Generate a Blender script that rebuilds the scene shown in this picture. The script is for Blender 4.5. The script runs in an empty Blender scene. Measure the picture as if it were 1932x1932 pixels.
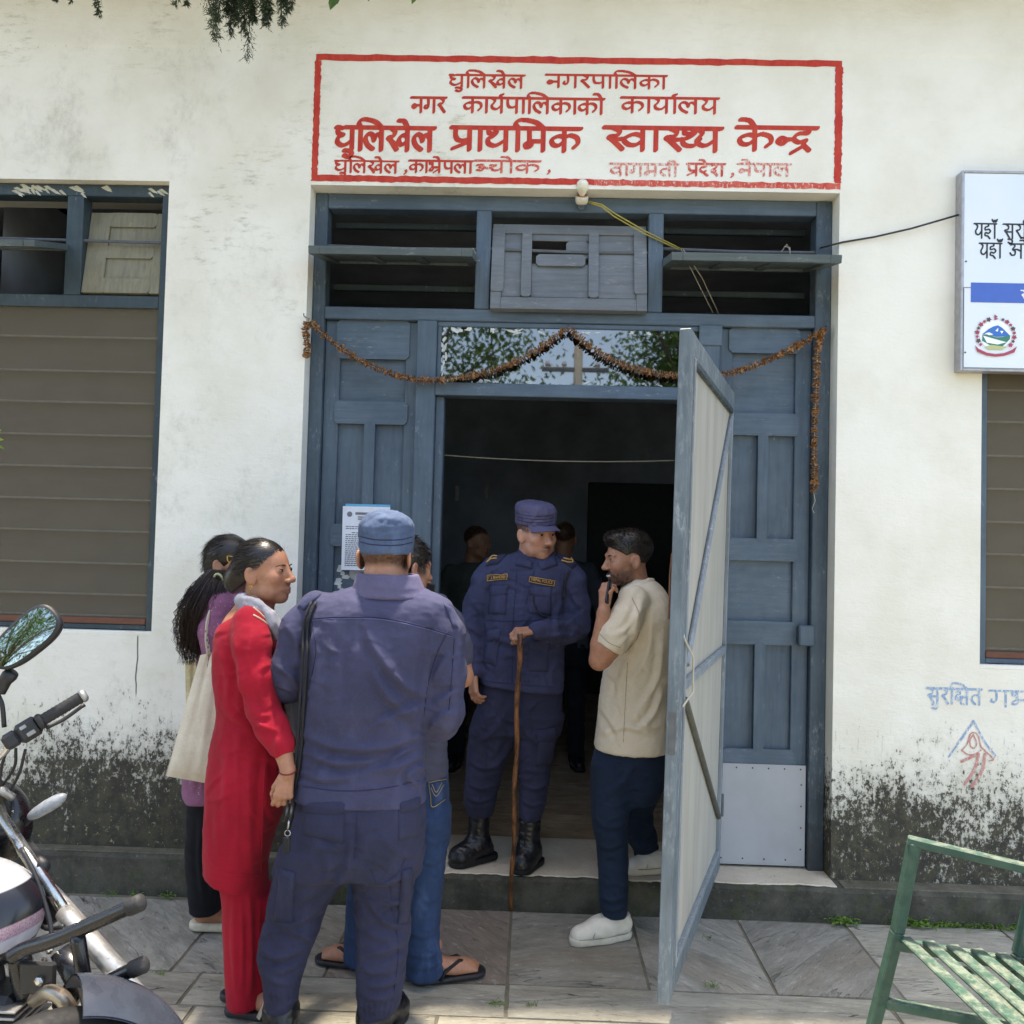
import bpy, bmesh, math, random
import numpy as np
from mathutils import Vector, Matrix
from mathutils.bvhtree import BVHTree

# ---------------------------------------------------------------- camera
SC = bpy.context.scene
COL = SC.collection
FPX = 1600.0                                   # focal length for a 1932 px wide frame
CAM = np.array([0.0, -3.95, 1.65])
PITCH, YAW, ROLL = (math.radians(a) for a in (1.9, 1.4, -1.5))
def _rot(p, y, r):
    cy, sy, cp, sp, cr, sr = math.cos(y), math.sin(y), math.cos(p), math.sin(p), math.cos(r), math.sin(r)
    return (np.array([[cy, -sy, 0], [sy, cy, 0], [0, 0, 1]]) @ np.array([[1, 0, 0], [0, cp, -sp], [0, sp, cp]])
            @ np.array([[cr, 0, sr], [0, 1, 0], [-sr, 0, cr]]))
RC = _rot(PITCH, YAW, ROLL)
cd = bpy.data.cameras.new('camera')
cam = bpy.data.objects.new('camera', cd)
COL.objects.link(cam)
cd.sensor_width = 36.0
cd.sensor_fit = 'HORIZONTAL'
cd.lens = 36.0 * FPX / 1932
cd.clip_start, cd.clip_end = 0.05, 500
m = np.eye(4)
m[:3, 0], m[:3, 1], m[:3, 2], m[:3, 3] = RC[:, 0], RC[:, 2], -RC[:, 1], CAM
cam.matrix_world = Matrix(m.tolist())
SC.camera = cam

# ---------------------------------------------------------------- sky, sun, exposure
SUN_EL, SUN_AZ = math.radians(83.5), math.radians(-10)    # high midday sun, just over the roof of the building
wd = bpy.data.worlds.new('World')
SC.world = wd
wd.use_nodes = True
nt = wd.node_tree
sky = nt.nodes.new('ShaderNodeTexSky')
sky.sky_type = 'NISHITA'
sky.sun_disc = False
sky.sun_elevation = SUN_EL
sky.sun_rotation = SUN_AZ
sky.altitude = 1500
sky.air_density, sky.dust_density, sky.ozone_density = 1.0, 6.0, 1.0
bg = nt.nodes['Background']
nt.links.new(sky.outputs[0], bg.inputs[0])
bg.inputs[1].default_value = 0.15
ld = bpy.data.lights.new('sun', 'SUN')
ld.energy = 2.8
ld.angle = math.radians(3)
ld.color = (1.0, 0.95, 0.88)
sun = bpy.data.objects.new('sun', ld)
COL.objects.link(sun)
sd = Vector((math.cos(SUN_EL) * math.sin(SUN_AZ), math.cos(SUN_EL) * math.cos(SUN_AZ), math.sin(SUN_EL)))
sun.rotation_euler = sd.to_track_quat('Z', 'Y').to_euler()
sun.location = (0, 0, 12)
vs = SC.view_settings
vs.view_transform = 'Standard'
vs.look = 'None'
vs.exposure = 2.12
vs.gamma = 1.0
vs.use_white_balance = True                    # the phone's own white balance: open shade under a hazy sky
vs.white_balance_temperature = 7600
vs.white_balance_tint = 9
vs.use_curve_mapping = False
SC.cycles.use_denoising = True
SC.cycles.max_bounces = 8
SC.cycles.sample_clamp_indirect = 6.0

# ---------------------------------------------------------------- helpers
RND = random.Random(7)
def P(u, v, y):
    "world point on the plane at depth y seen in direction (u, v) of a 1932 px frame"
    d = RC @ np.array([(u - 966) / FPX, 1, -(v - 966) / FPX])
    return CAM + d * ((y - CAM[1]) / d[1])
def lin(c):
    c = np.array(c, float) / 255
    return tuple(np.where(c <= .04045, c / 12.92, ((c + .055) / 1.055) ** 2.4)) + (1.0,)
def hx(s):
    return lin([int(s[i:i + 2], 16) for i in (0, 2, 4)])
def arr(*a):
    return np.array(a, float)

class MB:
    "collects faces of one mesh"
    def __init__(s): s.v, s.f = [], []
    def add(s, v, f):
        n = len(s.v); s.v += [tuple(map(float, p)) for p in v]; s.f += [tuple(i + n for i in q) for q in f]; return s
    def box(s, x0, x1, y0, y1, z0, z1, b=0.003, M=None):
        b = min(b, (x1 - x0) * .4, (y1 - y0) * .4, (z1 - z0) * .4)
        v, f = [], []
        X, Y, Z = (x0, x1), (y0, y1), (z0, z1)
        for i in (0, 1):
            for j in (0, 1):
                for k in (0, 1):
                    sx, sy, sz = 1 - 2 * i, 1 - 2 * j, 1 - 2 * k
                    v += [(X[i], Y[j] + sy * b, Z[k] + sz * b), (X[i] + sx * b, Y[j], Z[k] + sz * b), (X[i] + sx * b, Y[j] + sy * b, Z[k])]
        I = lambda i, j, k, a: (i * 4 + j * 2 + k) * 3 + a
        for a, (p, q) in enumerate(((1, 2), (0, 2), (0, 1))):
            for e in (0, 1):
                c = []
                for (m_, n_) in ((0, 0), (1, 0), (1, 1), (0, 1)):
                    t = [0, 0, 0]; t[a] = e; t[p] = m_; t[q] = n_
                    c.append(I(*t, a))
                f.append(c if (e == 1) != (a == 1) else c[::-1])
        for a in range(3):
            p, q = [t for t in range(3) if t != a]
            for m_ in (0, 1):
                for n_ in (0, 1):
                    t0 = [0, 0, 0]; t0[p] = m_; t0[q] = n_
                    t1 = list(t0); t1[a] = 1
                    f.append([I(*t0, p), I(*t1, p), I(*t1, q), I(*t0, q)])
        for i in (0, 1):
            for j in (0, 1):
                for k in (0, 1): f.append([I(i, j, k, 0), I(i, j, k, 1), I(i, j, k, 2)])
        if M is not None: v = [M @ Vector(p) for p in v]
        return s.add(v, f)
    def tube(s, pts, r, n=8, cap=True, flat=None):
        pts = [np.array(p, float) for p in pts]
        rs = [r] * len(pts) if np.isscalar(r) else list(r)
        T = []
        for i in range(len(pts)):
            t = pts[min(i + 1, len(pts) - 1)] - pts[max(i - 1, 0)]
            T.append(t / (np.linalg.norm(t) + 1e-12))
        ref = np.array([0, 0, 1.0]) if abs(T[0][2]) < .9 else np.array([1.0, 0, 0])
        a = np.cross(T[0], ref); a /= np.linalg.norm(a)
        v, f = [], []
        for i, p in enumerate(pts):
            a = a - T[i] * a.dot(T[i]); a /= np.linalg.norm(a)
            b = np.cross(T[i], a)
            for k in range(n):
                w = 2 * math.pi * k / n
                e = a * math.cos(w) + b * math.sin(w) * (flat or 1)
                v.append(p + e * rs[i])
        for i in range(len(pts) - 1):
            for k in range(n):
                f.append((i * n + k, i * n + (k + 1) % n, (i + 1) * n + (k + 1) % n, (i + 1) * n + k))
        if cap: f += [tuple(range(n))[::-1], tuple(range((len(pts) - 1) * n, len(pts) * n))]
        return s.add(v, f)
    def lathe(s, prof, n=16, M=None):
        v, f = [], []
        for (r, z) in prof:
            for k in range(n):
                w = 2 * math.pi * k / n
                v.append((r * math.cos(w), r * math.sin(w), z))
        for i in range(len(prof) - 1):
            for k in range(n):
                f.append((i * n + k, i * n + (k + 1) % n, (i + 1) * n + (k + 1) % n, (i + 1) * n + k))
        f += [tuple(range(n))[::-1], tuple(range((len(prof) - 1) * n, len(prof) * n))]
        if M is not None: v = [M @ Vector(p) for p in v]
        return s.add(v, f)
    def prism(s, poly, y0, y1):
        "poly in (x, z), counter-clockwise seen from -y"
        n = len(poly)
        v = [(x, y0, z) for x, z in poly] + [(x, y1, z) for x, z in poly]
        f = [tuple(range(n)), tuple(range(2 * n - 1, n - 1, -1))] + [(i + n, (i + 1) % n + n, (i + 1) % n, i) for i in range(n)]
        return s.add(v, f)
    def quad(s, a, b, c, d): return s.add([a, b, c, d], [(0, 1, 2, 3)])
    def build(s, name, mat, parent=None, smooth=False, **k):
        return obj(name, s.v, s.f, mat, parent, smooth, **k)

def obj(name, v, f, mat, parent=None, smooth=False, label=None, cat=None, group=None, kind=None, col=None):
    me = bpy.data.meshes.new(name)
    v = np.asarray(v, np.float64)
    if parent is not None:
        v = v - np.array(base_of(parent))
    if isinstance(f, np.ndarray):
        nf, k = f.shape
        me.vertices.add(len(v)); me.vertices.foreach_set('co', v.astype(np.float32).ravel())
        me.loops.add(nf * k); me.loops.foreach_set('vertex_index', f.astype(np.int32).ravel())
        me.polygons.add(nf); me.polygons.foreach_set('loop_start', np.arange(0, nf * k, k, dtype=np.int32))
        me.update(calc_edges=True)
    else:
        me.from_pydata([tuple(p) for p in v], [], [tuple(q) for q in f])
    if smooth: me.polygons.foreach_set('use_smooth', [True] * len(me.polygons))
    if col is not None:
        at = me.color_attributes.new('Col', 'FLOAT_COLOR', 'POINT')
        at.data.foreach_set('color', np.asarray(col, np.float32).ravel())
    if mat is not None: me.materials.append(mat)
    me.validate()
    o = bpy.data.objects.new(name, me)
    COL.objects.link(o)
    if parent is not None:
        o.parent = parent
    return tag(o, label, cat, group, kind)
BASE = {}
def base_of(o):
    b = np.zeros(3)
    while o is not None:
        b = b + np.array(o.location); o = o.parent
    return b
def tag(o, label=None, cat=None, group=None, kind=None):
    if label: o['label'] = label
    if cat: o['category'] = cat
    if group: o['group'] = group
    if kind: o['kind'] = kind
    return o
def thing(name, loc, label=None, cat=None, group=None, kind=None):
    o = bpy.data.objects.new(name, None)
    o.empty_display_size = .1
    COL.objects.link(o)
    o.location = tuple(float(c) for c in loc)
    return tag(o, label, cat, group, kind)

# ---------------------------------------------------------------- materials
class N:
    "a short way to wire a node tree"
    def __init__(s, name):
        s.m = bpy.data.materials.new(name); s.m.use_nodes = True
        s.t = s.m.node_tree; s.b = s.t.nodes['Principled BSDF']; s._tc = None
    def n(s, kind, **kw):
        x = s.t.nodes.new('ShaderNode' + kind)
        for k, v in kw.items(): setattr(x, k, v)
        return x
    def l(s, a, b): s.t.links.new(a, b)
    def put(s, sock, val):
        if hasattr(val, 'is_linked') or isinstance(val, bpy.types.NodeSocket): s.l(val, sock)
        else: sock.default_value = val
    @property
    def co(s):
        if s._tc is None: s._tc = s.n('TexCoord')
        return s._tc.outputs['Object']
    @property
    def rnd(s): return s.n('ObjectInfo').outputs['Random']
    def map(s, scale=(1, 1, 1), rot=(0, 0, 0), loc=(0, 0, 0), src=None):
        x = s.n('Mapping'); s.l(src or s.co, x.inputs[0])
        s.put(x.inputs['Scale'], scale); s.put(x.inputs['Rotation'], rot); s.put(x.inputs['Location'], loc)
        return x.outputs[0]
    def noise(s, scale=5, det=4, rough=.55, co=None, dist=0.0):
        x = s.n('TexNoise'); s.l(co or s.co, x.inputs['Vector'])
        for k, v in (('Scale', scale), ('Detail', det), ('Roughness', rough), ('Distortion', dist)): s.put(x.inputs[k], v)
        return x.outputs[0]
    def voro(s, scale=5, co=None, feat='F1'):
        x = s.n('TexVoronoi', feature=feat); s.l(co or s.co, x.inputs['Vector']); x.inputs['Scale'].default_value = scale
        return x.outputs['Distance']
    def wave(s, scale=5, co=None, dist=2, det=2, dirn='X'):
        x = s.n('TexWave', bands_direction=dirn); s.l(co or s.co, x.inputs['Vector'])
        for k, v in (('Scale', scale), ('Distortion', dist), ('Detail', det)): x.inputs[k].default_value = v
        return x.outputs[1]
    def ramp(s, f, a, b, ca=0.0, cb=1.0):
        x = s.n('MapRange', clamp=True, interpolation_type='SMOOTHSTEP')
        s.put(x.inputs[0], f); s.put(x.inputs[1], a); s.put(x.inputs[2], b); s.put(x.inputs[3], ca); s.put(x.inputs[4], cb)
        return x.outputs[0]
    def math(s, op, a, b=0.0, c=0.0):
        x = s.n('Math', operation=op)
        for i, q in enumerate((a, b, c)): s.put(x.inputs[i], q)
        return x.outputs[0]
    def mix(s, f, a, b, blend='MIX'):
        x = s.n('Mix', data_type='RGBA', blend_type=blend)
        s.put(x.inputs[0], f); s.put(x.inputs[6], a); s.put(x.inputs[7], b)
        return x.outputs[2]
    def sep(s, co=None):
        x = s.n('SeparateXYZ'); s.l(co or s.co, x.inputs[0]); return x.outputs
    def bump(s, h, strength=.3, dist=.01, prev=None):
        x = s.n('Bump'); s.put(x.inputs['Height'], h); x.inputs['Strength'].default_value = strength; x.inputs['Distance'].default_value = dist
        if prev is not None: s.l(prev, x.inputs['Normal'])
        return x.outputs[0]
    def set(s, color=None, rough=None, metal=None, normal=None, spec=None, **kw):
        B = s.b.inputs
        if color is not None: s.put(B['Base Color'], color)
        if rough is not None: s.put(B['Roughness'], rough)
        if metal is not None: s.put(B['Metallic'], metal)
        if normal is not None: s.l(normal, B['Normal'])
        if spec is not None: s.put(B['Specular IOR Level'], spec)
        for k, v in kw.items(): s.put(B[k.replace('_', ' ')], v)
        return s.m
def plain(name, c, rough=.6, metal=0.0, var=.15, scale=30, bump=.15, bscale=150, spec=.5, bd=.002):
    "one colour with slight unevenness and fine relief"
    n = N(name)
    dark = tuple(x * (1 - var) for x in c[:3]) + (1,); lite = tuple(min(1, x * (1 + var)) for x in c[:3]) + (1,)
    f = n.noise(scale, 5, .6)
    return n.set(n.mix(n.ramp(f, .3, .7), dark, lite), n.ramp(n.noise(scale * 2), .3, .7, max(0, rough - .08), min(1, rough + .08)), metal,
                 n.bump(n.noise(bscale, 3), bump, bd), spec)
# ---------------------------------------------------------------- surface materials
def m_wall():
    n = N('whitewashed_plaster'); x = n.sep()
    X, Z = x[0], x[2]
    base = n.mix(n.ramp(n.noise(2.2, 6, .6), .35, .7), hx('f0ede2'), hx('e5e1d2'))
    base = n.mix(n.math('MULTIPLY', n.ramp(n.noise(1.1, 4), .5, .75), .35), base, hx('dcd7c4'))
    # yellowed and grazed patches, mostly high on the left
    graz = n.noise(9, 8, .75, n.map((1, 1, 3.2)))
    area = n.ramp(n.noise(1.4, 3, .5, n.map((1, 1, 1), (0, 0, 0), (3.1, 0, 1.7))), .48, .66)
    left = n.ramp(X, -0.9, 1.4, 1.0, 0.12); high = n.ramp(Z, 2.2, 3.2, .12, 1.0)
    gm = n.math('MULTIPLY', n.math('MULTIPLY', n.ramp(graz, .5, .72), area), n.math('MULTIPLY', left, high))
    base = n.mix(n.math('MULTIPLY', gm, .8), base, hx('8d8768'))
    # small dark nicks
    nick = n.ramp(n.voro(13, n.map((1, 1, 1.6))), .05, .025); nk = n.ramp(n.noise(3.3, 2, .5, n.map(loc=(9, 4, 2))), .64, .74)
    base = n.mix(n.math('MULTIPLY', n.math('MULTIPLY', nick, nk), .8), base, hx('4b4738'))
    # damp line with bits of dirt where the top course begins
    ln = n.math('ABSOLUTE', n.math('ADD', n.math('SUBTRACT', Z, 3.965), n.math('MULTIPLY', n.math('SUBTRACT', n.noise(4, 3), .5), .03)))
    lm = n.math('MULTIPLY', n.ramp(ln, .035, .0), n.ramp(n.noise(38, 6, .8), .56, .7))
    base = n.mix(n.math('MULTIPLY', n.math('MULTIPLY', lm, n.ramp(X, -.6, .6, 1, .25)), .75), base, hx('5f5a42'))
    # hairline crack under the left window
    cr = n.math('ABSOLUTE', n.math('ADD', n.math('SUBTRACT', X, -1.835), n.math('MULTIPLY', n.math('SUBTRACT', n.noise(6, 2), .5), .03)))
    cm = n.math('MULTIPLY', n.ramp(cr, .0042, .0018), n.math('MULTIPLY', n.ramp(Z, .86, .9), n.ramp(Z, 1.16, 1.15)))
    base = n.mix(n.math('MULTIPLY', cm, .85), base, hx('2e2c26'))
    # soot-black mould climbing from the ground
    h1 = n.math('ADD', n.math('MULTIPLY', n.noise(1.9, 3, .6, n.map((1, 1, .7))), .5), n.math('MULTIPLY', n.noise(5.5, 4, .65, n.map((1, 1, .8), loc=(2.2, 0, 1.1))), .5)); h2 = n.noise(26, 8, .78, n.map((1, 1, .8))); h3 = n.noise(70, 5, .8, n.map((1, 1, .55)))
    dz = n.math('ADD', n.ramp(Z, .98, .2, 0, .88), n.math('MULTIPLY', n.ramp(X, 1.6, -1.4, -.08, .1), 1.0))
    zz = n.math('ADD', dz, n.math('MULTIPLY', n.math('SUBTRACT', h1, .5), 1.7))
    mould = n.math('ADD', zz, n.math('ADD', n.math('MULTIPLY', n.math('SUBTRACT', h2, .5), 2.5), n.math('MULTIPLY', n.math('SUBTRACT', h3, .5), 2.1)))
    mk = n.math('MULTIPLY', n.ramp(mould, .4, .64), n.ramp(n.math('ADD', Z, n.math('MULTIPLY', n.noise(9, 3), .25)), 1.12, .9))
    grey = n.ramp(n.math('ADD', zz, n.math('MULTIPLY', n.math('SUBTRACT', h2, .5), .8)), .08, .8)
    base = n.mix(n.math('MULTIPLY', grey, .72), base, hx('7b786a'))
    mc = n.mix(n.ramp(n.noise(14, 5, .7), .4, .62), hx('2b2a25'), hx('454234'))
    mc = n.mix(n.math('MULTIPLY', n.ramp(n.noise(33, 5, .7, n.map(loc=(5, 1, 8))), .58, .7), n.ramp(Z, .55, .25)), mc, hx('a89c72'))
    base = n.mix(n.math('MULTIPLY', mk, .93), base, mc)
    # fine dark runs just above the mould
    run = n.math('MULTIPLY', n.ramp(n.noise(60, 3, .6, n.map((1, 1, .1))), .6, .72), n.ramp(n.math('ADD', Z, n.math('MULTIPLY', n.noise(20, 2), .12)), .93, .84))
    run = n.math('MULTIPLY', run, n.ramp(Z, .66, .8))
    base = n.mix(n.math('MULTIPLY', run, .5), base, hx('55513f'))
    hgt = n.math('ADD', n.math('MULTIPLY', n.noise(7, 8, .7, n.map((1, 1, 2.2))), 1.0), n.math('MULTIPLY', n.noise(45, 5, .7), .35))
    hgt = n.math('SUBTRACT', hgt, n.math('MULTIPLY', cm, 1.2))
    hgt = n.math('ADD', hgt, n.math('MULTIPLY', n.ramp(Z, 3.955, 3.985), .5))
    return n.set(base, .88, 0, n.bump(hgt, .42, .014), .25)
def m_wood(name, c1, c2, worn='8f9599', wear=.0, axis=2, rough=.5, low=None):
    "old gloss paint on wood, grain along one axis"
    n = N(name)
    sc = [1, 1, 1]; sc[axis] = .07
    g = n.noise(60, 6, .65, n.map(tuple(sc)), .3)
    base = n.mix(n.ramp(n.noise(3, 5, .6), .3, .72), hx(c1), hx(c2))
    base = n.mix(n.ramp(g, .35, .75, 0, .3), base, hx('20282e'))
    if wear:
        w = n.math('MULTIPLY', n.ramp(n.noise(55, 6, .75, n.map(tuple(.25 + .75 * q for q in sc))), .62 - wear * .1, .7), n.ramp(n.noise(5, 3), .4, .62))
        base = n.mix(n.math('MULTIPLY', w, .7), base, hx(worn))
    if low:
        Z = n.sep()[2]
        d = n.ramp(n.math('ADD', Z, n.math('MULTIPLY', n.noise(18, 5, .7), .5)), .95, .3)
        base = n.mix(n.math('MULTIPLY', d, .75), base, hx(low))
    speck = n.ramp(n.voro(45), .05, .03); sp = n.ramp(n.noise(6, 2, .5, n.map(loc=(2, 7, 1))), .66, .74)
    base = n.mix(n.math('MULTIPLY', speck, n.math('MULTIPLY', sp, .8)), base, hx('b8bfc2'))
    return n.set(base, n.ramp(n.noise(20, 3), .3, .7, rough - .1, rough + .15), 0, n.bump(n.math('ADD', g, n.math('MULTIPLY', n.noise(140, 3), .3)), .35, .0025), .45)
def m_stone(name, ca, cb, cc, ang=None):
    "layered paving stone; streak direction and tone vary from slab to slab"
    n = N(name)
    r = n.rnd
    cmb = n.n('CombineXYZ'); n.put(cmb.inputs[2], n.math('MULTIPLY', r, 6.28) if ang is None else ang)
    rot = n.n('VectorRotate', rotation_type='Z_AXIS'); n.l(n.co, rot.inputs['Vector'])
    n.put(rot.inputs['Angle'], n.math('MULTIPLY', n.math('SUBTRACT', r, .5), 3.1) if ang is None else ang)
    co = n.map((.26, 1, 1), src=rot.outputs[0])
    s1 = n.noise(11, 9, .75, co, .25); s2 = n.noise(48, 8, .75, co, .5); s3 = n.noise(5, 5, .6)
    base = n.mix(n.ramp(s1, .36, .66), hx(ca), hx(cb))
    base = n.mix(n.ramp(n.noise(3.1, 4, .6, co), .5, .68, 0, .75), base, hx(cc))
    base = n.mix(n.ramp(s2, .54, .7, 0, .6), base, hx('cbc8bd'))
    base = n.mix(n.ramp(s3, .52, .72, 0, .3), base, hx('56544a'))
    base = n.mix(n.math('MULTIPLY', n.ramp(s2, .44, .32), .8), base, hx('3d3930'))
    ck = n.ramp(n.math('ABSOLUTE', n.math('SUBTRACT', n.noise(3.4, 5, .6, n.map((.45, 1, 1), src=co), .05), .5)), .0035, .001)
    base = n.mix(n.math('MULTIPLY', ck, n.ramp(n.noise(2.7, 2), .5, .6, 0, .8)), base, hx('2b2822'))
    tone = n.math('MULTIPLY', n.math('SUBTRACT', r, .5), .35)
    hs = n.n('HueSaturation'); n.put(hs.inputs['Value'], n.math('ADD', 1.0, tone)); n.l(base, hs.inputs['Color'])
    hgt = n.math('SUBTRACT', n.math('ADD', s1, n.math('MULTIPLY', s2, .6)), ck)
    return n.set(hs.outputs[0], n.ramp(s2, .3, .7, .6, .85), 0, n.bump(hgt, .9, .016), .35)
def m_concrete(name, ca, cb, moss=None, scale=6):
    n = N(name)
    f = n.noise(scale, 8, .7); g = n.noise(45, 6, .75)
    base = n.mix(n.ramp(f, .36, .66), hx(ca), hx(cb))
    base = n.mix(n.ramp(g, .58, .74, 0, .6), base, hx('8f8d80'))
    base = n.mix(n.ramp(g, .42, .3, 0, .6), base, hx('22211d'))
    if moss:
        mk = n.math('MULTIPLY', n.ramp(n.noise(8, 6, .7, n.map(loc=(3, 3, 3))), .5, .66), n.ramp(n.noise(50, 5, .75), .42, .6))
        base = n.mix(n.math('MULTIPLY', mk, .8), base, hx(moss))
    return n.set(base, .9, 0, n.bump(n.math('ADD', f, n.math('MULTIPLY', g, .5)), .6, .01), .2)
MW = m_wall()
M_BLUE = m_wood('blue_grey_paint', '566775', '475868', wear=.5, axis=2)
M_BLUEH = m_wood('blue_grey_paint_rails', '5b6c7b', '4b5c6b', wear=.5, axis=0)
M_JAMB = m_wood('blue_grey_paint_weathered', '50606c', '3e4d59', wear=1.2, axis=2, low='1e211f')
M_GREYSH = m_wood('dusty_grey_shutter', '74797c', '666b6e', '9a9a94', .8, 0)
M_SHGREEN = m_wood('grey_green_shutter', '5a6668', '4b585b', wear=1.0, axis=0)
M_OLIVE = m_wood('faded_olive_shutter', '8a8570', '777361', 'a8a28a', .6, 2, .7)
M_WFRAME = m_wood('dark_green_grey_frame', '3a4a50', '2d3b42', wear=.4, axis=2)
M_BROWN = m_wood('reddish_brown_wood', '7a4a34', '5e3626', '8c7060', .5, 0)
M_IRON = plain('grey_iron_rod', hx('5b5f63'), .5, .3)
M_DARKIN = plain('dim_room_paint', hx('a2abb6'), .8, var=.2, scale=3)
M_WHITEPLATE = plain('grey_white_sheet_metal', hx('a3a6ab'), .4, .0, .06, 5, .08, 20)
M_STONE = m_stone('layered_grey_stone', 'a19d92', '7c7a71', '908778')
M_STONE_R = m_stone('layered_rusty_stone', '8a7d72', '726b62', '8e7363')
M_STONE_L = m_stone('layered_pale_stone', 'aba798', '8a877c', '9c9484', 0.0)
M_FLOOR = m_stone('indoor_stone_floor', 'a08c72', '7d6b55', '937a5c', 0.0)
M_STEP = m_concrete('damp_dark_concrete', '3e3d37', '5a584f', '454e2a')
M_STEPTOP = m_concrete('worn_pale_concrete', 'c2b6a1', 'd0c5b1', None)
M_LEDGE = m_concrete('mossy_ledge_concrete', '5b584b', '777364', '343c1c')
M_JOINT = m_concrete('sandy_joint', '6d695c', '7d786a', '4a5230')
M_BLACK = plain('black_plastic', hx('1c1d20'), .42)
M_STRING = plain('pale_string', hx('b9b2a0'), .8)
# ================================================================ ground
STEP_Z, STEP_Y = .145, -.105
gnd = MB(); gnd.quad((-40, -60, -.009), (40, -60, -.009), (40, 40, -.009), (-40, 40, -.009))
gnd.build('ground', M_JOINT, kind='structure')
pave = thing('paving', (0, 0, 0), kind='structure')
def slab(poly, mat, z=0.0, n=6):
    "one paving stone with a slightly uneven top and worn edges"
    poly = [np.array(p, float) for p in poly]
    c = sum(poly) / 4
    tilt = [RND.uniform(-.004, .004) for _ in range(4)]
    mb = MB(); V = []; F = []
    def bil(s, t): return (poly[0] * (1 - s) + poly[1] * s) * (1 - t) + (poly[3] * (1 - s) + poly[2] * s) * t
    for j in range(n + 1):
        for i in range(n + 1):
            p = bil(i / n, j / n); e = i in (0, n) or j in (0, n)
            w = c + (p - c) * (1 - (.002 + RND.uniform(0, .005) if e else 0))
            V.append((w[0], w[1], z + RND.uniform(-.0015, .0015) - (.006 if e else 0) + tilt[0] * (w[0] - c[0]) + tilt[1] * (w[1] - c[1])))
    for j in range(n):
        for i in range(n): F.append((j * (n + 1) + i, j * (n + 1) + i + 1, (j + 1) * (n + 1) + i + 1, (j + 1) * (n + 1) + i))
    rim = [i for i in range(n + 1)] + [j * (n + 1) + n for j in range(1, n + 1)] + [n * (n + 1) + i for i in range(n - 1, -1, -1)] + [j * (n + 1) for j in range(n - 1, 0, -1)]
    k0 = len(V)
    for i in rim: V.append((V[i][0], V[i][1], -.04))
    for a in range(len(rim)):
        b = (a + 1) % len(rim); F.append((rim[b], rim[a], k0 + a, k0 + b))
    o = obj('paving_stone', [(x - c[0], y - c[1], zz) for x, y, zz in V], F, mat, None)
    o.parent = pave; o.location = (float(c[0]), float(c[1]), 0)
    return o
g = .005
r1 = [-3.6, -2.75, -2.05, -1.32, -.74, -.05, .48, .95, 1.42, 2.1, 2.9, 3.7]
ya, yb, yc = STEP_Y - .005, -.735, -.955
mats1 = [M_STONE, M_STONE, M_STONE, M_STONE, M_STONE_R, M_STONE, M_STONE, M_STONE, M_STONE_L, M_STONE, M_STONE]
for i in range(len(r1) - 1):
    slab([(r1[i] + g, yb + g), (r1[i + 1] - g, yb + g), (r1[i + 1] - g, ya), (r1[i] + g, ya)], mats1[i])
r2 = [-3.7, -2.5, -1.2, -.05, 1.34, 2.3, 3.4]
for i in range(len(r2) - 1):
    slab([(r2[i] + g, yc + g), (r2[i + 1] - g, yc + g), (r2[i + 1] - g, yb - g * .2), (r2[i] + g, yb - g * .2)], M_STONE_L)
yy = yc
for j in range(4):
    dy = (.42, .6, .6, .7)[j]; off = RND.uniform(0, .6)
    xs = [-3.8 + off + .85 * k for k in range(9)]
    for i in range(8):
        slab([(xs[i] + g, yy - dy + g), (xs[i + 1] - g, yy - dy + g), (xs[i + 1] - g, yy - g * .3), (xs[i] + g, yy - g * .3)], M_STONE_L if j == 0 else RND.choice([M_STONE, M_STONE_L]))
    yy -= dy

# ================================================================ building
bld = thing('health_post_building', (0, 0, 0), 'whitewashed single-storey building with mould-stained base and blue-grey entrance', 'building')
DX0, DX1, DZ1 = -1.093, 1.398, 3.312
LX1, LZ0, LZ1 = -1.772, 1.157, 3.318
RX0, RZ0, RZ1 = 2.061, 1.118, 3.318
LX0, RX1 = -3.45, 3.75
WT, HT = .36, 4.42
def wall_mesh():
    mb = MB()
    xs = sorted({-6.5, LX0, LX1, DX0, DX1, RX0, RX1, 6.5}); zs = sorted({-.03, RZ0, LZ0, DZ1, LZ1, HT})
    holes = [(LX0, LX1, LZ0, LZ1), (DX0, DX1, -.03, DZ1), (RX0, RX1, RZ0, RZ1)]
    for i in range(len(xs) - 1):
        for k in range(len(zs) - 1):
            cx, cz = (xs[i] + xs[i + 1]) / 2, (zs[k] + zs[k + 1]) / 2
            if any(a < cx < b and c < cz < d for a, b, c, d in holes): continue
            for y, fl in ((0, 1), (WT, 0)):
                q = [(xs[i], y, zs[k]), (xs[i + 1], y, zs[k]), (xs[i + 1], y, zs[k + 1]), (xs[i], y, zs[k + 1])]
                mb.quad(*(q if fl else q[::-1]))
    for a, b, c, d in holes:                                   # plastered reveals
        mb.quad((a, 0, c), (a, 0, d), (a, WT, d), (a, WT, c)); mb.quad((b, 0, c), (b, WT, c), (b, WT, d), (b, 0, d))
        mb.quad((a, 0, d), (b, 0, d), (b, WT, d), (a, WT, d)); mb.quad((a, 0, c), (a, WT, c), (b, WT, c), (b, 0, c))
    mb.quad((-6.5, 0, HT), (6.5, 0, HT), (6.5, WT, HT), (-6.5, WT, HT))
    return mb
wo = wall_mesh().build('wall', MW, bld)
mm = wo.data; bmx = bmesh.new(); bmx.from_mesh(mm); bmesh.ops.remove_doubles(bmx, verts=bmx.verts, dist=1e-5)
ed = [e for e in bmx.edges if len(e.link_faces) == 2 and e.calc_face_angle(0) > 1.0 and all(abs(v.co.y) < 1e-4 for v in e.verts)]
bmesh.ops.bevel(bmx, geom=ed, offset=.012, segments=3, profile=.5, affect='EDGES'); bmx.to_mesh(mm); bmx.free()
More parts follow.
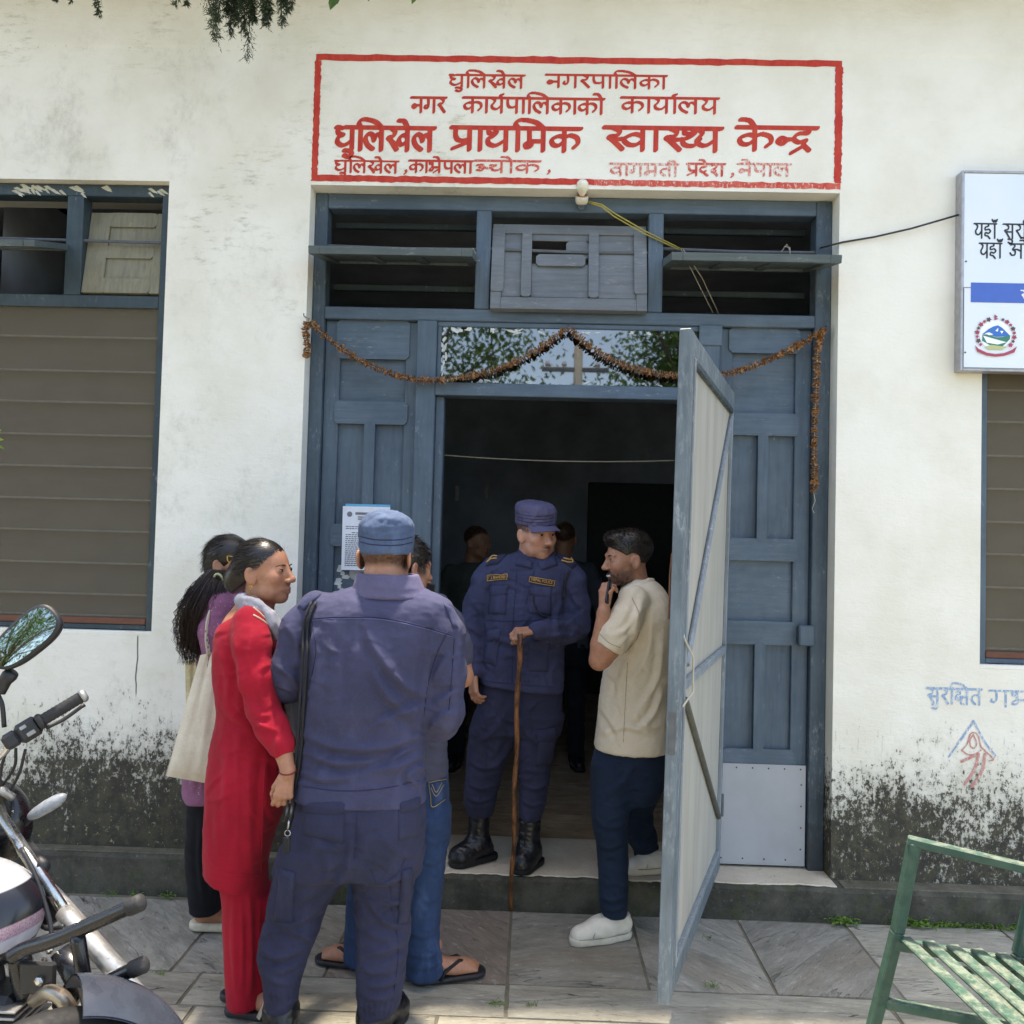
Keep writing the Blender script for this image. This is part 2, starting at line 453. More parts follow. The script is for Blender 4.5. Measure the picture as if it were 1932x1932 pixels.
MB().box(-6.55, 6.55, -.47, 5.2, HT, HT + .12, .01).build('roof', M_LEDGE, bld)  # out of view; overhang deepened so its shadow covers the paving by the wall
# plinth: dark damp front, pale worn top inside the doorway, mossy ledges beside it
def rough_strip(x0, x1, y0, y1, z0, z1, amp, n, name, mat, parent, amp2=.006):
    "long step whose front arris is chipped"
    mb = MB(); V = []; F = []
    for i in range(n + 1):
        x = x0 + (x1 - x0) * i / n
        ch = abs(RND.gauss(0, amp)); c2 = RND.uniform(0, amp2)
        V += [(x, y0 + .004 + c2 * .3, z0), (x, y0, z0 + .5 * (z1 - z0)), (x, y0 + c2 * .4, z1 - .012 - ch), (x, y0 + .012 + ch, z1 - c2 * .3), (x, y1, z1)]
    for i in range(n):
        for k in range(4): F.append((i * 5 + k, (i + 1) * 5 + k, (i + 1) * 5 + k + 1, i * 5 + k + 1))
    return obj(name, V, F, mat, parent)
rough_strip(-6.5, DX0 - .02, STEP_Y + .02, .01, -.03, STEP_Z + .03, .004, 160, 'plinth', M_STEP, bld)
rough_strip(DX1 + .02, 6.5, STEP_Y, .01, -.03, STEP_Z - .005, .004, 140, 'plinth', M_STEP, bld)
rough_strip(DX0 - .02, DX1 + .02, STEP_Y, .10, -.03, STEP_Z - .004, .004, 110, 'step', M_STEP, bld)
mb = MB(); V = []; F = []; nn = 90                              # pale trodden cement skin over the step, edge worn back
for i in range(nn + 1):
    x = DX0 + (DX1 - DX0) * i / nn
    e = STEP_Y + .014 + .012 * math.sin(x * 9) * math.sin(x * 3.3) + abs(RND.gauss(0, .005)) + (.006 if i % 7 else .014)
    V += [(x, e, STEP_Z - .006), (x, e + .006, STEP_Z), (x, .12, STEP_Z), (x, .42, STEP_Z + .001)]
for i in range(nn):
    for k in range(3): F.append((i * 4 + k, (i + 1) * 4 + k, (i + 1) * 4 + k + 1, i * 4 + k + 1))
obj('step_tread', V, F, M_STEPTOP, bld)
MB().box(-6.4, DX0 - .03, STEP_Y + .045, .005, STEP_Z + .026, STEP_Z + .034, .002).build('ledge', M_LEDGE, bld)
MB().box(DX1 + .03, 6.4, STEP_Y + .02, .005, STEP_Z - .009, STEP_Z - .001, .002).build('ledge', M_LEDGE, bld)
# the room behind
MB().quad((-2.8, .40, STEP_Z + .004), (2.8, .40, STEP_Z + .004), (2.8, 4.6, STEP_Z + .004), (-2.8, 4.6, STEP_Z + .004)).build('room_floor', M_FLOOR, bld)
rm = MB()
rm.quad((-2.8, 4.6, 0), (2.8, 4.6, 0), (2.8, 4.6, 3.5), (-2.8, 4.6, 3.5))
rm.quad((-2.8, WT, 0), (-2.8, 4.6, 0), (-2.8, 4.6, 3.5), (-2.8, WT, 3.5)); rm.quad((2.8, 4.6, 0), (2.8, WT, 0), (2.8, WT, 3.5), (2.8, 4.6, 3.5))
rm.quad((-2.8, 4.6, 3.5), (2.8, 4.6, 3.5), (2.8, WT, 3.5), (-2.8, WT, 3.5))
rm.build('room_wall', M_DARKIN, bld)
for x in (-4.35, 4.6):                                         # side rooms behind the windows
    s = 1 if x > 0 else -1
    mb = MB(); a, b = x - 1.6, x + 1.6
    mb.quad((a, 2.6, 0), (b, 2.6, 0), (b, 2.6, 3.5), (a, 2.6, 3.5)); mb.quad((a, WT, 3.5), (a, 2.6, 3.5), (b, 2.6, 3.5), (b, WT, 3.5))
    mb.quad((a, WT, 0), (a, 2.6, 0), (b, 2.6, 0), (b, WT, 0)); e = b if s > 0 else a; mb.quad((e, WT, 0), (e, 2.6, 0), (e, 2.6, 3.5), (e, WT, 3.5))
    mb.build('room_wall', M_DARKIN, bld)
for u, v in ((863, 930), (918, 927)):                           # pale strips on the far wall
    p = P(u, v, 4.58); MB().box(p[0] - .02, p[0] + .02, 4.57, 4.596, p[2] - .08, p[2] + .07).build('wall_strip', plain('pale_strip', hx('c8cacc'), .6), bld)
mb = MB(); mb.box(.55, 1.5, 4.52, 4.595, .15, 2.25, .01).build('inner_door', plain('dark_inner_door', hx('2a2d33'), .6), bld)

# ---------------------------------------------------------------- entrance frame
ent = thing('entrance', (0, 0, 0)); ent.parent = bld
FY = .09
def bx(name, mat, x0, x1, z0, z1, y0=FY, y1=FY + .09, b=.004, par=None): return MB().box(x0, x1, y0, y1, z0, z1, b).build(name, mat, par or ent)
bx('jamb', M_JAMB, DX0 + .002, -1.03, STEP_Z, 3.31)
bx('jamb', M_JAMB, 1.322, DX1 - .002, STEP_Z, 3.31)
bx('head_rail', M_BLUEH, -1.03, 1.322, 3.237, 3.31, FY + .002)
bx('middle_rail', M_BLUEH, -1.03, 1.322, 2.697, 2.757, FY + .001)
bx('mullion', M_BLUE, -.306, -.235, 2.757, 3.237, FY - .003)
bx('mullion', M_BLUE, .523, .594, 2.757, 3.237, FY - .003)
bx('post', M_BLUE, -.577, -.482, STEP_Z, 2.697, FY - .006)
bx('post', M_BLUE, .776, .874, STEP_Z, 2.697, FY - .004)
bx('joint_plate', M_BLUEH, .772, .882, 2.60, 2.70, FY - .012, FY)
bx('door_head', M_BLUEH, -.482, .776, 2.335, 2.398, FY - .012)
bx('pane_bead', M_BLUEH, -.482, .776, 2.672, 2.697, FY + .01, FY + .05)
bx('pane_bead', M_BLUE, -.482, -.462, 2.398, 2.672, FY + .01, FY + .05)
bx('rebate', M_BLUE, -.482, -.44, STEP_Z, 2.335, FY + .025, FY + .09)
bx('rebate', M_BLUE, .735, .776, STEP_Z, 2.335, FY + .025, FY + .09)
def m_glass(name, tint, rough=.02, dirt=.1):
    n = N(name)
    d = n.math('MULTIPLY', n.ramp(n.noise(6, 6, .7), .45, .75), dirt)
    gl = n.n('BsdfGlass'); gl.inputs['Roughness'].default_value = rough; gl.inputs['Color'].default_value = tint; gl.inputs['IOR'].default_value = 1.45
    tr = n.n('BsdfTransparent'); tr.inputs['Color'].default_value = tint
    gs = n.n('BsdfGlossy'); gs.inputs['Roughness'].default_value = rough
    fr = n.n('Fresnel'); fr.inputs[0].default_value = 1.75
    mx = n.n('MixShader'); n.l(n.math('ADD', fr.outputs[0], .16), mx.inputs[0]); n.l(tr.outputs[0], mx.inputs[1]); n.l(gs.outputs[0], mx.inputs[2])
    df = n.n('BsdfDiffuse'); df.inputs['Color'].default_value = hx('8d9088')
    m2 = n.n('MixShader'); n.l(d, m2.inputs[0]); n.l(mx.outputs[0], m2.inputs[1]); n.l(df.outputs[0], m2.inputs[2])
    n.l(m2.outputs[0], n.t.nodes['Material Output'].inputs['Surface'])
    return n.m
M_GLASS = m_glass('dusty_window_glass', (.2, .22, .24, 1))
pane = MB().box(-.462, .776, FY + .018, FY + .023, 2.398, 2.672, .001).build('pane', M_GLASS, ent)
M_FLAKE = plain('flaking_white_paint', hx('c9ccca'), .8)
for i in range(46):                                             # old paint left along the pane's edges
    e = RND.random(); w, h = RND.uniform(.006, .03), RND.uniform(.003, .012)
    if e < .4: x, z = RND.uniform(-.45, .7), 2.662 - abs(RND.gauss(0, .01))
    elif e < .7: x, z, w, h = -.455 + abs(RND.gauss(0, .012)), RND.uniform(2.41, 2.66), h, w
    else: x, z = RND.uniform(-.45, .7), 2.408 + abs(RND.gauss(0, .006))
    if i == 0: flk = MB()
    a = RND.uniform(-.5, .5); pts = []
    for k in range(6):
        t = k * math.pi / 3 + RND.uniform(-.3, .3); r = RND.uniform(.6, 1.1)
        pts.append((x + r * w * math.cos(t) * math.cos(a) - r * h * math.sin(t) * math.sin(a), z + r * w * math.cos(t) * math.sin(a) + r * h * math.sin(t) * math.cos(a)))
    flk.prism(pts, FY + .0155 - i * 4e-5, FY + .0178)
fk = flk.build('paint_flakes', M_FLAKE, ent); fk['kind'] = 'stuff'
# fixed panelled leaves on both sides of the door
def chamf(x0, x1, z0, z1, c): return [(x0 + c, z0), (x1 - c, z0), (x1, z0 + c), (x1, z1 - c), (x1 - c, z1), (x0 + c, z1), (x0, z1 - c), (x0, z0 + c)]
def panel_leaf(x0, x1, zs, sl, sr, mid, plate, side):
    "stiles, chamfered rails, a muntin in the tall bays and sunk panels"
    y = FY + .035
    L = thing('side_leaf', (0, 0, 0)); L.parent = bld
    bx('stile', M_BLUE, x0, sl, STEP_Z + .003, 2.695, y, y + .04, .003, L); bx('stile', M_BLUE, sr, x1, STEP_Z + .003, 2.695, y + .001, y + .04, .003, L)
    for (a, b) in zs['rails']:
        MB().prism(chamf(sl - .018, sr + .018, a, b, .016), y - .009, y + .036).build('rail', M_BLUEH, L)
    for (a, b) in zs['wide']: bx('panel', M_BLUEH, sl - .002, sr + .002, a - .01, b + .01, y + .022, y + .034, .002, L)
    for (a, b) in zs['tall']:
        m0, m1 = mid
        MB().prism(chamf(m0, m1, a - .014, b + .014, .013), y - .011, y + .036).build('muntin', M_BLUE, L)
        bx('panel', M_BLUE, sl - .002, m0 + .004, a - .01, b + .01, y + .021, y + .034, .002, L)
        bx('panel', M_BLUE, m1 - .004, sr + .002, a - .01, b + .01, y + .022, y + .034, .002, L)
    if plate:
        pl = bx('kick_plate', M_WHITEPLATE, x0 + .002, x1 - .004, STEP_Z + .012, plate, y - .014, y - .0115, .001, L)
        nl = plain('rusty_nail', hx('5a4438'), .6, .4)
        pos = [(x0 + .04 + k * .075, plate - .018) for k in range(6)] + [(x1 - .025, plate - .1 * k - .09) for k in range(4)] + [(x0 + .05 + .1 * k, STEP_Z + .04) for k in range(4)]
        for (a, b) in pos:
            MB().lathe([(.004, 0), (.0035, .002), (.001, .003)], 8, Matrix.Translation((a, y - .014, b)) @ Matrix.Rotation(math.pi / 2, 4, 'X')).build('nail', nl, L)
    return L
ZR = dict(rails=[(2.578, 2.70), (2.181, 2.288), (1.583, 1.689), (1.186, 1.297), (.60, .695)], wide=[(2.288, 2.578), (1.297, 1.583)], tall=[(1.689, 2.181), (.695, 1.186)])
rl = panel_leaf(.876, 1.32, ZR, .94, 1.244, (1.068, 1.116), .625, 1)
ZL = dict(rails=[(2.51, 2.70), (2.193, 2.304), (1.60, 1.706), (1.186, 1.297), (.56, .695), (.15, .3)], wide=[(2.304, 2.51), (1.297, 1.60), (.3, .56)], tall=[(1.706, 2.193), (.695, 1.186)])
ll = panel_leaf(-1.028, -.579, ZL, -.955, -.635, (-.824, -.772), None, -1)
MB().box(1.262, 1.336, FY - .022, FY + .02, 1.19, 1.285, .006).build('bolt_box', M_BLUE, rl)
# worn white paint and a round plate under the notice
mb = MB()
for i in range(14):
    x, z = -.925 + RND.gauss(0, .012), 1.50 - i * .016; w = RND.uniform(.008, .022)
    mb.prism([(x - w, z - .008), (x + w * .4, z - .011), (x + w, z), (x + w * .3, z + .01), (x - w * .8, z + .007)], FY + .0535 - i * 5e-5, FY + .0565)
mb.build('bare_patch', M_FLAKE, ll)['kind'] = 'stuff'
MB().lathe([(.034, 0), (.036, .004), (.028, .007), (.012, .008)], 24, Matrix.Translation((-.845, FY + .056, 1.47)) @ Matrix.Rotation(math.pi / 2, 4, 'X')).build('round_plate', M_WHITEPLATE, ll)

# top lights: bars, the two swung-out shutters and the dusty centre shutter
for a, b, z in ((-1.03, -.306, 3.052), (-.235, .523, 3.05), (.594, 1.322, 3.066)):
    MB().tube([(a, FY + .02, z + .006), ((a + b) / 2, FY + .018, z - .003), (b, FY + .02, z)], .0085, 8).build('bar', M_IRON, ent)
    for zz in (3.2, 2.885): bx('inner_strip', M_WFRAME, a, b, zz, zz + .03, FY + .16, FY + .19)
def shutter(x0, x1, h, Mx, mat, name='shutter', bays=2, plank=False):
    "panelled shutter built flat (x across, z up, y thickness) and turned about its pivot"
    S = thing(name, (0, 0, 0)); S.parent = bld
    def q(nm, a, b, c, d, y0, y1, mt=mat, ch=None):
        mb = MB()
        if ch: mb.prism(chamf(a, b, c, d, ch), y0, y1)
        else: mb.box(a, b, y0, y1, c, d, .002)
        mb.v = [tuple(Mx @ Vector(p)) for p in mb.v]
        mb.build(nm, mt, S)
    st = .05
    q('stile', x0, x0 + st, -h / 2, h / 2, -.018, .018); q('stile', x1 - st, x1, -h / 2, h / 2, -.018, .018)
    q('rail', x0 + st, x1 - st, h / 2 - st, h / 2, -.0175, .0175); q('rail', x0 + st, x1 - st, -h / 2, -h / 2 + st + .012, -.0175, .0175)
    w = (x1 - x0 - 2 * st)
    return S, q
for a, b in ((-1.045, -.30), (.592, 1.348)):
    Mx = Matrix.Translation((0, FY - .055, 2.985)) @ Matrix.Rotation(math.radians(-78), 4, 'X')
    S, q = shutter(a, b, .44, Mx, M_SHGREEN)
    w = (b - a - .1) / 3
    for k in (1, 2): q('muntin', a + .05 + w * k - .022, a + .05 + w * k + .022, -.16, .172, -.0145, .0145)
    for k in range(3): q('panel', a + .05 + w * k, a + .05 + w * (k + 1), -.16, .172, -.006, .006)
Mx = Matrix.Translation((0, FY + .012, 2.965)) @ Matrix.Rotation(math.radians(-13), 4, 'X')
S, q = shutter(-.228, .516, .455, Mx, M_GREYSH, 'shutter')
for c in (-.06, .262):
    q('muntin', c - .024, c + .024, -.165, .19, -.0245, .0, ch=.01)
q('cross_rail', -.015, .222, .0, .062, -.0235, .0, ch=.014)
q('stile', -.228, -.168, -.14, .205, -.0235, -.0175, ch=.008); q('stile', .456, .516, -.14, .205, -.0235, -.0175, ch=.008)
for a, b, c, d in ((-.178, -.084, -.16, .18), (.286, .466, -.16, .18), (-.036, .238, -.16, .02)): q('panel', a, b, c, d, -.008, .0)
q('panel', -.036, .238, .145, .18, -.008, .0)
q('broken_pane', .13, .238, .05, .145, -.006, .0, ch=.012)
for a, z in ((-.33, 3.03), (1.17, 3.075)):                      # string ties
    mb = MB(); mb.tube([(a, FY, z + .012), (a + .012, FY - .05, z - .01), (a + .02, FY - .03, z - .05), (a + .05, FY - .1, z - .07)], .0025, 5)
    mb.tube([(a - .01, FY + .01, z - .01), (a + .01, FY - .01, z + .02), (a + .025, FY, z - .005)], .0025, 5); mb.build('tie_string', M_STRING, ent)

# ---------------------------------------------------------------- open screen door
H0, H1 = np.array([.905, .065]), np.array([.478, -1.13])
LW = float(np.linalg.norm(H1 - H0)); ex = (H1 - H0) / LW; nrm = np.array([-ex[1], ex[0]])
if nrm[0] < 0: nrm = -nrm                                        # +t faces the right-hand side of the picture
leaf = thing('screen_door', (float(H0[0]), float(H0[1]), 0)); leaf.parent = bld
LM = Matrix(((ex[0], nrm[0], .014, H0[0] - .0175), (ex[1], nrm[1], 0, H0[1]), (0, 0, 1, 0), (0, 0, 0, 1)))
def lq(nm, mat, a, b, c, d, t0, t1, be=.003, ch=None):
    mb = MB(); mb.box(a, b, t0, t1, c, d, be); mb.v = [tuple(LM @ Vector(p)) for p in mb.v]
    return mb.build(nm, mat, leaf)
M_LEAF = m_wood('scuffed_pale_blue_paint', '6c7981', '5a666e', 'a3abae', 1.6, 2)
M_LEAF2 = m_wood('pale_blue_grey_bead', '8b959b', '767f87', 'b8bdbf', 1.0, 2)
LZA, LZB = .155, 2.372
lq('stile', M_LEAF, LW - .075, LW, LZA, LZB, -.02, .02); lq('stile', M_LEAF, 0, .07, LZA, LZB, -.02, .02)
lq('rail', M_LEAF, .07, LW - .075, LZB - .085, LZB, -.019, .019); lq('rail', M_LEAF, .07, LW - .075, LZA, LZA + .085, -.019, .019)
def m_screen():
    n = N('dusty_fly_screen')
    st = n.noise(9, 5, .65, n.map((1, 1, .12)))
    base = n.mix(n.ramp(st, .3, .75), hx('aeaca3'), hx('9c9a92'))
    base = n.mix(n.ramp(n.noise(4, 5, .7, n.map((1, 1, .2))), .5, .75, 0, .45), base, hx('858379'))
    w1 = n.wave(300, None, 0, 0, 'Z')
    return n.set(base, .85, 0, n.bump(n.noise(500, 2), .1, .001), .2)
lq('fly_screen', m_screen(), .05, LW - .06, LZA + .07, LZB - .07, .006, .010, .001)
lq('bead', M_LEAF2, LW - .098, LW - .078, LZA + .085, LZB - .085, .01, .026, .002); lq('bead', M_LEAF2, .072, .09, LZA + .085, LZB - .085, .01, .026, .002)
lq('bead', M_WFRAME, .09, LW - .098, LZB - .11, LZB - .088, .01, .027, .002); lq('bead', M_LEAF2, .09, LW - .098, LZA + .088, LZA + .11, .01, .027, .002)
lq('middle_rail', M_LEAF2, .09, LW - .098, 1.16, 1.195, .011, .03, .004)
def lpt(s, t, z): return tuple(LM @ Vector((s, t, z)))
MB().tube([lpt(.1, .02, LZB - .13), lpt(LW - .12, .022, 1.24)], .011, 8).build('brace', M_LEAF2, leaf)
MB().tube([lpt(LW - .13, .02, 1.12), lpt(.1, .02, .42)], .012, 8).build('brace', plain('dark_grey_strip', hx('55554f'), .6), leaf)
MB().tube([lpt(LW - .06, -.0, 1.40), lpt(LW - .055, .024, 1.33), lpt(LW - .11, .045, 1.27), lpt(LW - .12, .046, 1.15), lpt(LW - .05, .024, 1.11)], .0035, 6).build('wire_loop', M_STRING, leaf)
MB().tube([lpt(LW - .03, -.024, 1.62), lpt(LW - .028, -.028, 1.55), lpt(LW - .018, -.026, 1.40)], .004, 6).build('hook', plain('rusty_iron', hx('6d4a38'), .7, .5), leaf)
mb = MB(); mb.box(LW - .001, LW + .003, -.012, .012, .96, 1.10, .001); mb.v = [tuple(LM @ Vector(p)) for p in mb.v]; mb.build('lock_plate', M_IRON, leaf)
for z in (.45, 1.3, 2.1):
    MB().tube([(H0[0] + .004, H0[1] - .024, z - .05), (H0[0] + .004, H0[1] - .024, z + .05)], .009, 10).build('hinge', M_IRON, leaf)

# ---------------------------------------------------------------- windows
def m_louvre():
    n = N('mesh_covered_glass')
    base = n.mix(n.ramp(n.noise(2.5, 4, .6), .35, .7), hx('7c7566'), hx('6b6458'))
    base = n.mix(n.ramp(n.noise(40, 3, .6, n.map((.15, 1, 1))), .4, .7, 0, .3), base, hx('88847a'))
    return n.set(base, .5, 0, n.bump(n.wave(260, None, .6, 1, 'Z'), .2, .001), .3)
M_LOUV = m_louvre()
M_EDGE = plain('louvre_edge', hx('b3b0a5'), .5)
def m_mesh():
    n = N('fine_insect_mesh')
    df = n.n('BsdfDiffuse'); df.inputs['Color'].default_value = hx('746c5e')
    tr = n.n('BsdfTransparent'); mx = n.n('MixShader')
    n.l(n.math('ADD', .34, n.math('MULTIPLY', n.wave(420, None, .3, 1, 'Z'), .12)), mx.inputs[0])
    n.l(tr.outputs[0], mx.inputs[1]); n.l(df.outputs[0], mx.inputs[2]); n.l(mx.outputs[0], n.t.nodes['Material Output'].inputs['Surface'])
    return n.m
M_MESH = m_mesh()
def window(x0, x1, z0, z1, railz, lines, mats, mulls, name='window'):
    wn = thing(name, (0, 0, 0)); wn.parent = bld
    fm, yF = mats, .045
    b2 = lambda nm, mt, a, b, c, d, y0=yF, y1=yF + .08, be=.003: MB().box(a, b, y0, y1, c, d, be).build(nm, mt, wn)
    b2('jamb', fm, x0 + .002, x0 + .05, z0 + .004, z1 - .002); b2('jamb', fm, x1 - .05, x1 - .002, z0 + .004, z1 - .002)
    b2('head', fm, x0 + .05, x1 - .05, z1 - .06, z1 - .003); b2('bottom_rail', fm, x0 + .05, x1 - .05, z0 + .02, z0 + .045)
    b2('sill_bead', M_BROWN, x0 + .05, x1 - .05, z0 + .046, z0 + .075, yF - .004, yF + .05)
    b2('middle_rail', fm, x0 + .05, x1 - .05, railz - .06, railz)
    for a, b in zip(lines[:-1], lines[1:]):                     # glass louvres, top edge tipped in
        m2 = MB(); t = .035
        m2.add([(x0 + .05, yF + .03, b + .004), (x1 - .05, yF + .03, b + .004), (x1 - .05, yF + .03 + t, a + .012), (x0 + .05, yF + .03 + t, a + .012),
                (x0 + .05, yF + .036, b + .004), (x1 - .05, yF + .036, b + .004), (x1 - .05, yF + .036 + t, a + .012), (x0 + .05, yF + .036 + t, a + .012)],
               [(0, 1, 2, 3), (7, 6, 5, 4), (1, 0, 4, 5), (3, 2, 6, 7)])
        lv = m2.build('louvre', M_LOUV, wn)
        MB().box(x0 + .05, x1 - .05, yF + .02, yF + .03, b, b + .009, .001).build('louvre_edge', M_EDGE, lv)
    MB().box(x0 + .048, x1 - .048, yF + .012, yF + .0125, lines[-1] - .02, lines[0] + .03, .0001).build('insect_mesh', M_MESH, wn)
    for a, b in mulls: b2('mullion', fm, a, b, railz, z1 - .06, yF - .002)
    b2('sill', MW, x0, x1, z0 - .002, z0 + .018, .004, yF, .004)
    return wn
lines = [2.715, 2.572, 2.407, 2.256, 2.098, 1.945, 1.79, 1.638, 1.484, 1.336, 1.235]
w1 = window(LX0, LX1, LZ0, LZ1, 2.776, lines, M_WFRAME, [(-2.285, -2.205), (-2.95, -2.87)])
for z in (3.045,):
    MB().tube([(LX0 + .05, .06, z + .01), (LX1 - .05, .06, z - .004)], .008, 8).build('bar', M_IRON, w1)
def wshut(x0, x1, Mx, mat, h=.42):
    S = thing('shutter', (0, 0, 0)); S.parent = w1
    def q(nm, a, b, c, d, y0, y1, ch=None):
        mb = MB()
        if ch: mb.prism(chamf(a, b, c, d, ch), y0, y1)
        else: mb.box(a, b, y0, y1, c, d, .002)
        mb.v = [tuple(Mx @ Vector(p)) for p in mb.v]; o = mb.build(nm, mat, w1); return o
    bpy.data.objects.remove(S)
    q('shutter_stile', x0, x0 + .1, -h / 2, h / 2, -.014, .014); q('shutter_stile', x1 - .05, x1, -h / 2, h / 2, -.014, .014)
    for c, d in ((h / 2 - .075, h / 2), (-.03, .035), (-h / 2, -h / 2 + .075)): q('shutter_rail', x0 + .09, x1 - .045, c, d, -.0155, .0135, .014)
    q('shutter_panel', x0 + .1, x1 - .05, -h / 2 + .05, h / 2 - .05, -.004, .004)
wshut(-2.203, -1.825, Matrix.Translation((0, .095, 2.995)) @ Matrix.Rotation(math.radians(-9), 4, 'X'), M_OLIVE)
wshut(-2.88, -2.27, Matrix.Translation((0, -.03, 2.985)) @ Matrix.Rotation(math.radians(-74), 4, 'X'), M_SHGREEN)
mb = MB(); mb.box(-2.56, -2.46, .55, .6, 2.5, 3.4, .01).build('inner_post', plain('pale_inner_post', hx('8d8a80'), .8), w1)
# streaks of white paint slopped over the window head
mb = MB()
for i in range(40):
    x = RND.uniform(-2.6, -1.83); z = 3.262 + RND.uniform(0, .04) ; w = RND.uniform(.02, .07)
    if x > -2.2 and RND.random() < .6: continue
    mb.prism([(x, z + .006), (x + w * .5, z - .01), (x + w, z - .016), (x + w * .8, z - .006), (x + w * .3, z + .012)], .0435 - i * 3e-5, .0447)
mb.build('paint_smear', plain('pale_paint_smear', hx('bcb9a6'), .8), w1)['kind'] = 'stuff'
w2 = window(RX0, RX1, RZ0, RZ1, 2.776, [2.715, 2.57, 2.41, 2.26, 2.10, 1.945, 1.79, 1.64, 1.485, 1.335, 1.20], M_BLUE, [(2.9, 2.98)])
mb = MB(); mb.box(2.15, 2.9, .28, .33, 1.0, 1.27, .03).build('pale_cloth', plain('pale_violet_cloth', hx('9a98a8'), .9), w2)
# ================================================================ lettering: strokes of a broad brush turned into flat paint
def smooth(pts, n=7):
    "Catmull-Rom through the points"
    p = [np.array(q, float) for q in pts]
    if len(p) < 3: return p
    p = [2 * p[0] - p[1]] + p + [2 * p[-1] - p[-2]]
    out = []
    for i in range(1, len(p) - 2):
        for k in range(n):
            t = k / n
            out.append(.5 * ((2 * p[i]) + (-p[i - 1] + p[i + 1]) * t + (2 * p[i - 1] - 5 * p[i] + 4 * p[i + 1] - p[i + 2]) * t * t + (-p[i - 1] + 3 * p[i] - 3 * p[i + 1] + p[i + 2]) * t ** 3))
    return out + [p[-2]]
BAR = lambda x: [(x, 1), (x, 0)]
